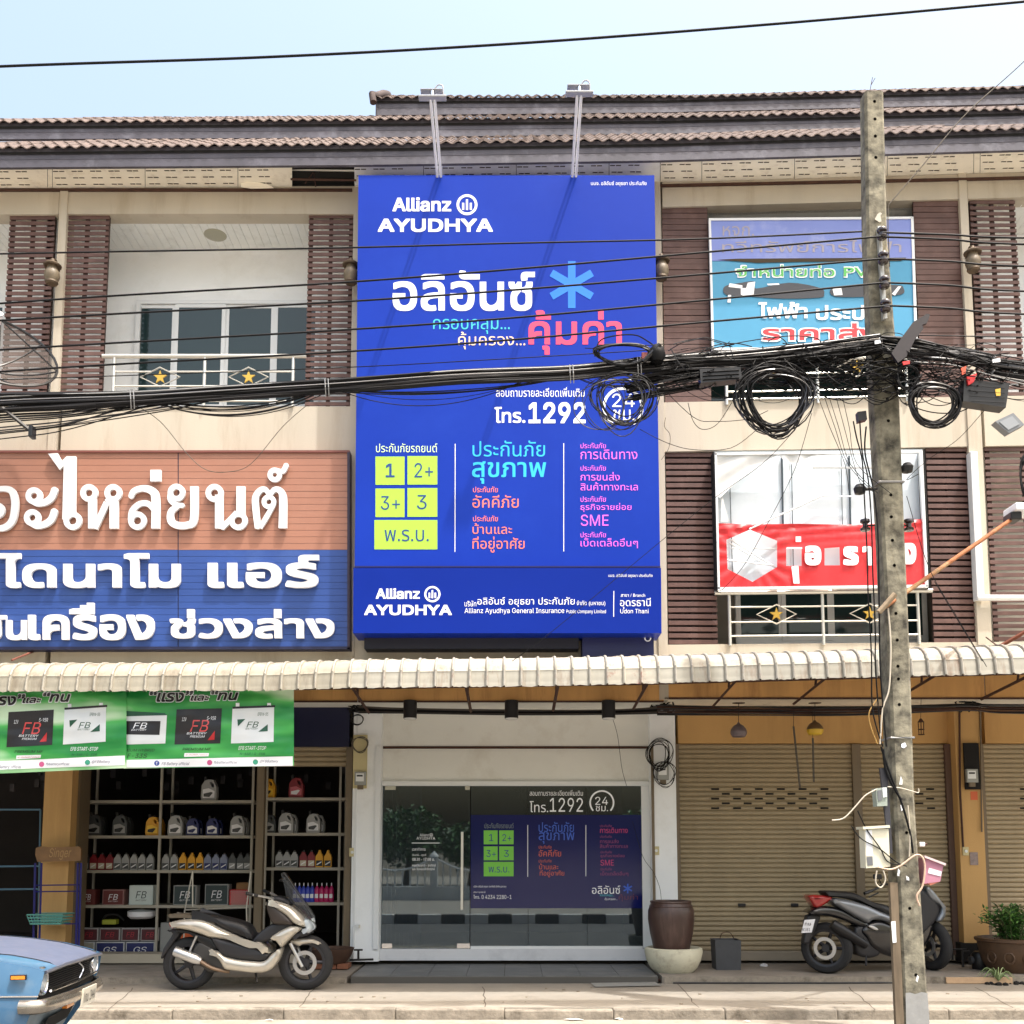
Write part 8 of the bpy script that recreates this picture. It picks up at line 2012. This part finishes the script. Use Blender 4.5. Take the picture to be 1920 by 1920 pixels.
mp2 = thing('pole_cover', 'dark grey cover plate on the left face of the pole above the cabinet', 'cover', at(1664, 1600, YPF)); MB().pquad([(1650, 1440), (1664, 1440), (1674, 1600), (1668, 1600), (1655, 1480)][:4], YPF - .01, .03).build('plate', mat('dark_slate_plate', rgb(56, 56, 62), .5), mp2)
pkb = thing('bird_box', 'faded pink box with white label and pale lid tied to the right of the pole', 'box', at(1750, 1658, YPF + .02))
MB().pquad([(1736, 1608), (1769, 1622), (1763, 1653), (1733, 1657)], YPF - .0, .16).build('case', mat('faded_pink', rgb(186, 128, 148), .55, var=.08, vscale=12), pkb); MB().pquad([(1734, 1604), (1774, 1619), (1773, 1623), (1734, 1608)], YPF - .02, .2).build('lid', mat('pale_pink_lid', rgb(216, 196, 196), .5), pkb)
MB().pquad([(1742, 1627), (1766, 1634), (1764, 1643), (1740, 1637)], YPF - .004, .004).build('label_print', M_PW, pkb); MB().pquad([(1733, 1650), (1763, 1646), (1763, 1653), (1745, 1660), (1733, 1657)][:4], YPF + .002, .15).build('base', mat('terracotta_base', rgb(184, 110, 90), .6), pkb)
sp_ = thing('bolt_spool', 'white porcelain spool bolted to the right side of the pole', 'insulator', at(1728, 1583, YPF + .1)); MB().cyl(at(1724, 1583, YPF + .1), at(1733, 1583, YPF + .1), .018, 12).build('spool', M_PW, sp_); MB().cyl(at(1733, 1583, YPF + .1), at(1738, 1583, YPF + .1), .009, 8).build('bolt', M_IRON, sp_)
# lamp arm on the right
la = thing('lamp_arm', 'rusty lamp arm tied across the pole with a white floodlight at its right end', 'lamp arm', at(1660, 1138, YPF - .06))
MB().tube([at(1659, 1138, YPF - .07), at(1905, 968, -1.9)], .02, 10).build('arm', mat('rusty_arm', rgb(150, 92, 54), .8, var=.3, vscale=6, dirt=rgb(176, 160, 120), dscale=2, damt=.8), la)
MB().tube([at(1648, 1148, YPF - .09), at(1678, 1114, YPF - .11)], .024, 8).build('wrapping', mat('dirty_wrap', rgb(150, 132, 108), .8, var=.25, vscale=14), la)
MB().lathe([(0, -.06), (.05, -.05), (.06, 0), (.05, .05), (0, .06)], tuple(at(1900, 968, -1.9)), 14).build('joint', M_BLK, la)
c = at(1905, 958, -1.95); MB().cbox(tuple(c + Vector((-.06, -.12, -.03))), tuple(c + Vector((.36, .15, .05))), .015).build('lamp_head', M_PW, la)
MB().cbox(tuple(c + Vector((-.09, -.08, -.11))), tuple(c + Vector((.02, .1, -.03))), .012).build('lamp_lens', M_BLK, la)
ra = thing('rusty_strut', 'rust-brown flat strut leaning at the right edge above the awning', 'strut', at(1880, 1215, -1.2)); MB().tube([at(1870, 1215, -1.0), at(1930, 1180, -1.2), at(2100, 1100, -1.4)], .022, 4).build('bar', mat('rust', rgb(110, 62, 46), .9, var=.2), ra); MB().tube([at(1849, 1195, -.05), at(1874, 1214, -1.0)], .008, 5).build('rod', M_IRON, ra)
rs = thing('rusty_strut', 'short rust-brown rod poking out of the wall under the plank sign', 'strut', at(62, 1222, -.1)); MB().tube([at(62, 1222, -.02), at(22, 1238, -.8)], .012, 5).build('bar', mat('rust', rgb(110, 62, 46), .9, var=.2), rs)

# satellite dish at the far left
sd = thing('satellite_dish', 'dark mesh satellite dish on a mount, cut by the left frame edge', 'satellite dish', at(0, 745, -.9))
cD = at(-22, 662, -1.0); nD = Vector((.50, -.62, .60)).normalized(); uD = nD.orthogonal().normalized(); wD = nD.cross(uD); RD = .70
M_MESH = mat('dark_mesh', rgb(70, 62, 56), .7, alpha=.55); vs = []; fs = []
for i in range(7):
    for k in range(32):
        r = RD * i / 6; a = 2 * math.pi * k / 32; vs.append(cD + (uD * math.cos(a) + wD * math.sin(a)) * r + nD * (.28 * (i / 6) ** 2 - .2))
for i in range(6):
    for k in range(32): fs.append((i*32+k, i*32+(k+1) % 32, (i+1)*32+(k+1) % 32, (i+1)*32+k))
MB().add(vs, fs, True).build('mesh_dish', M_MESH, sd, fix=False)
MB().tube(vs[6*32:], .014, 6, closed=True).build('rim', M_BLK, sd)
for k in range(0, 32, 4): MB().tube([vs[i*32+k] for i in range(7)], .010, 5).build('rib', M_BLK, sd)
MB().tube([cD - nD * .2, cD - nD * .34, at(0, 748, -.2)], .03, 8).build('mount', M_BLK, sd)
for k in (2, 12, 22): MB().tube([vs[6*32+k], cD + nD * .45], .008, 5).build('feed_strut', M_BLK, sd)
MB().cyl(cD + nD * .38, cD + nD * .5, .05, 12).build('feed_horn', M_JW, sd)

# ------------------------------------------------------------------ the other side of the street (seen in the glass)
MB().box((-60, -40, -.3), (60, -9.0, .14)).build('far_pavement', M_PAVE, kind='structure')
fk = thing('far_kerb', None, None, (0, -9.0, 0)); fk['kind'] = 'structure'; fk['_w'] = (0, -9.0, 0)
M_KB, M_KW = mat('black_kerb_paint', rgb(30, 30, 32), .7), mat('white_kerb_paint', rgb(214, 212, 206), .7)
for i in range(44):
    MB().cbox((-11 + i * .5, -9.0, -.1), (-11 + i * .5 + .49, -8.84, .2), .02).build('kerb_stone', M_KB if i % 2 else M_KW, fk)
fn = thing('fence', 'white balustrade fence with scalloped top across the street, mirrored in the glass door', 'fence', (0, -16, .14))
M_FW = mat('fence_white', rgb(206, 208, 206), .7, var=.06)
MB().box((-14, -16.1, .14), (14, -15.9, .52)).build('base_wall', M_FW, fn)
for i in range(13):
    X = -13.2 + i * 2.2; MB().box((X - .1, -16.14, .14), (X + .1, -15.86, 1.36)).build('post', M_FW, fn)
    MB().lathe([(.14, 0), (.1, .06), (0, .16)], (X, -16, 1.36), 8, smooth=False).build('post_cap', M_FW, fn)
    if i < 12:
        MB().tube(crv([Vector((X + .1, -16, 1.28)), Vector((X + .6, -16, 1.05)), Vector((X + 1.1, -16, .97)), Vector((X + 1.6, -16, 1.05)), Vector((X + 2.1, -16, 1.28))]), .035, 6).build('top_rail', M_FW, fn)
        for k in range(9):
            x_ = X + .25 + k * .212; s_ = abs(x_ - X - 1.1); MB().box((x_ - .02, -16.02, .52), (x_ + .02, -15.98, .97 + .3 * s_ * s_)).build('baluster', M_FW, fn)
for i, (X, Y_, h, r, lb) in enumerate(((-7.5, -26, 3.7, 1.9, 'tallest leafy tree across the street, behind the fence'), (-4.2, -28, 3.3, 1.6, 'round leafy tree across the street, mirrored left in the glass door'), (-1.6, -27, 2.7, 1.2, 'small leafy tree across the street, right of the round one'), (5.5, -30, 3.2, 1.6, 'leafy tree across the street behind the phone number reflection'), (10.0, -27, 3.4, 1.7, 'outermost leafy tree across the street at the right'))):
    t = thing('tree', lb, 'tree', (X, Y_, .14), 'trees across the street seen in the glass')
    MB().tube([(X, Y_, .14), (X + .1, Y_, h * .35), (X - .05, Y_, h * .6)], [.16, .12, .08], 8).build('trunk', mat('bark', rgb(92, 76, 60), .9, var=.2), t)
    rt = random.Random(40 + i); ms = [MB(), MB()]
    for k in range(1500):
        a = rt.uniform(0, 6.28); b_ = rt.uniform(-1, 1); rr_ = r * (.55 + .45 * rt.random()) * (1 + .25 * math.sin(3 * a + i) * math.cos(2 * b_))
        p = Vector((X, Y_, h * .62)) + Vector((math.cos(a) * math.sqrt(1 - b_*b_) * rr_, math.sin(a) * math.sqrt(1 - b_*b_) * rr_, b_ * rr_ * .75))
        leaf(ms[k % 2], p, Vector((rt.uniform(-1, 1), rt.uniform(-1, 1), rt.uniform(-.6, .8))), .26, .09)
    ms[0].build('crown', G1, t, fix=False, kind='stuff'); ms[1].build('crown', G2, t, fix=False, kind='stuff')
for o in bpy.data.objects:
    if '_w' in o: del o['_w']
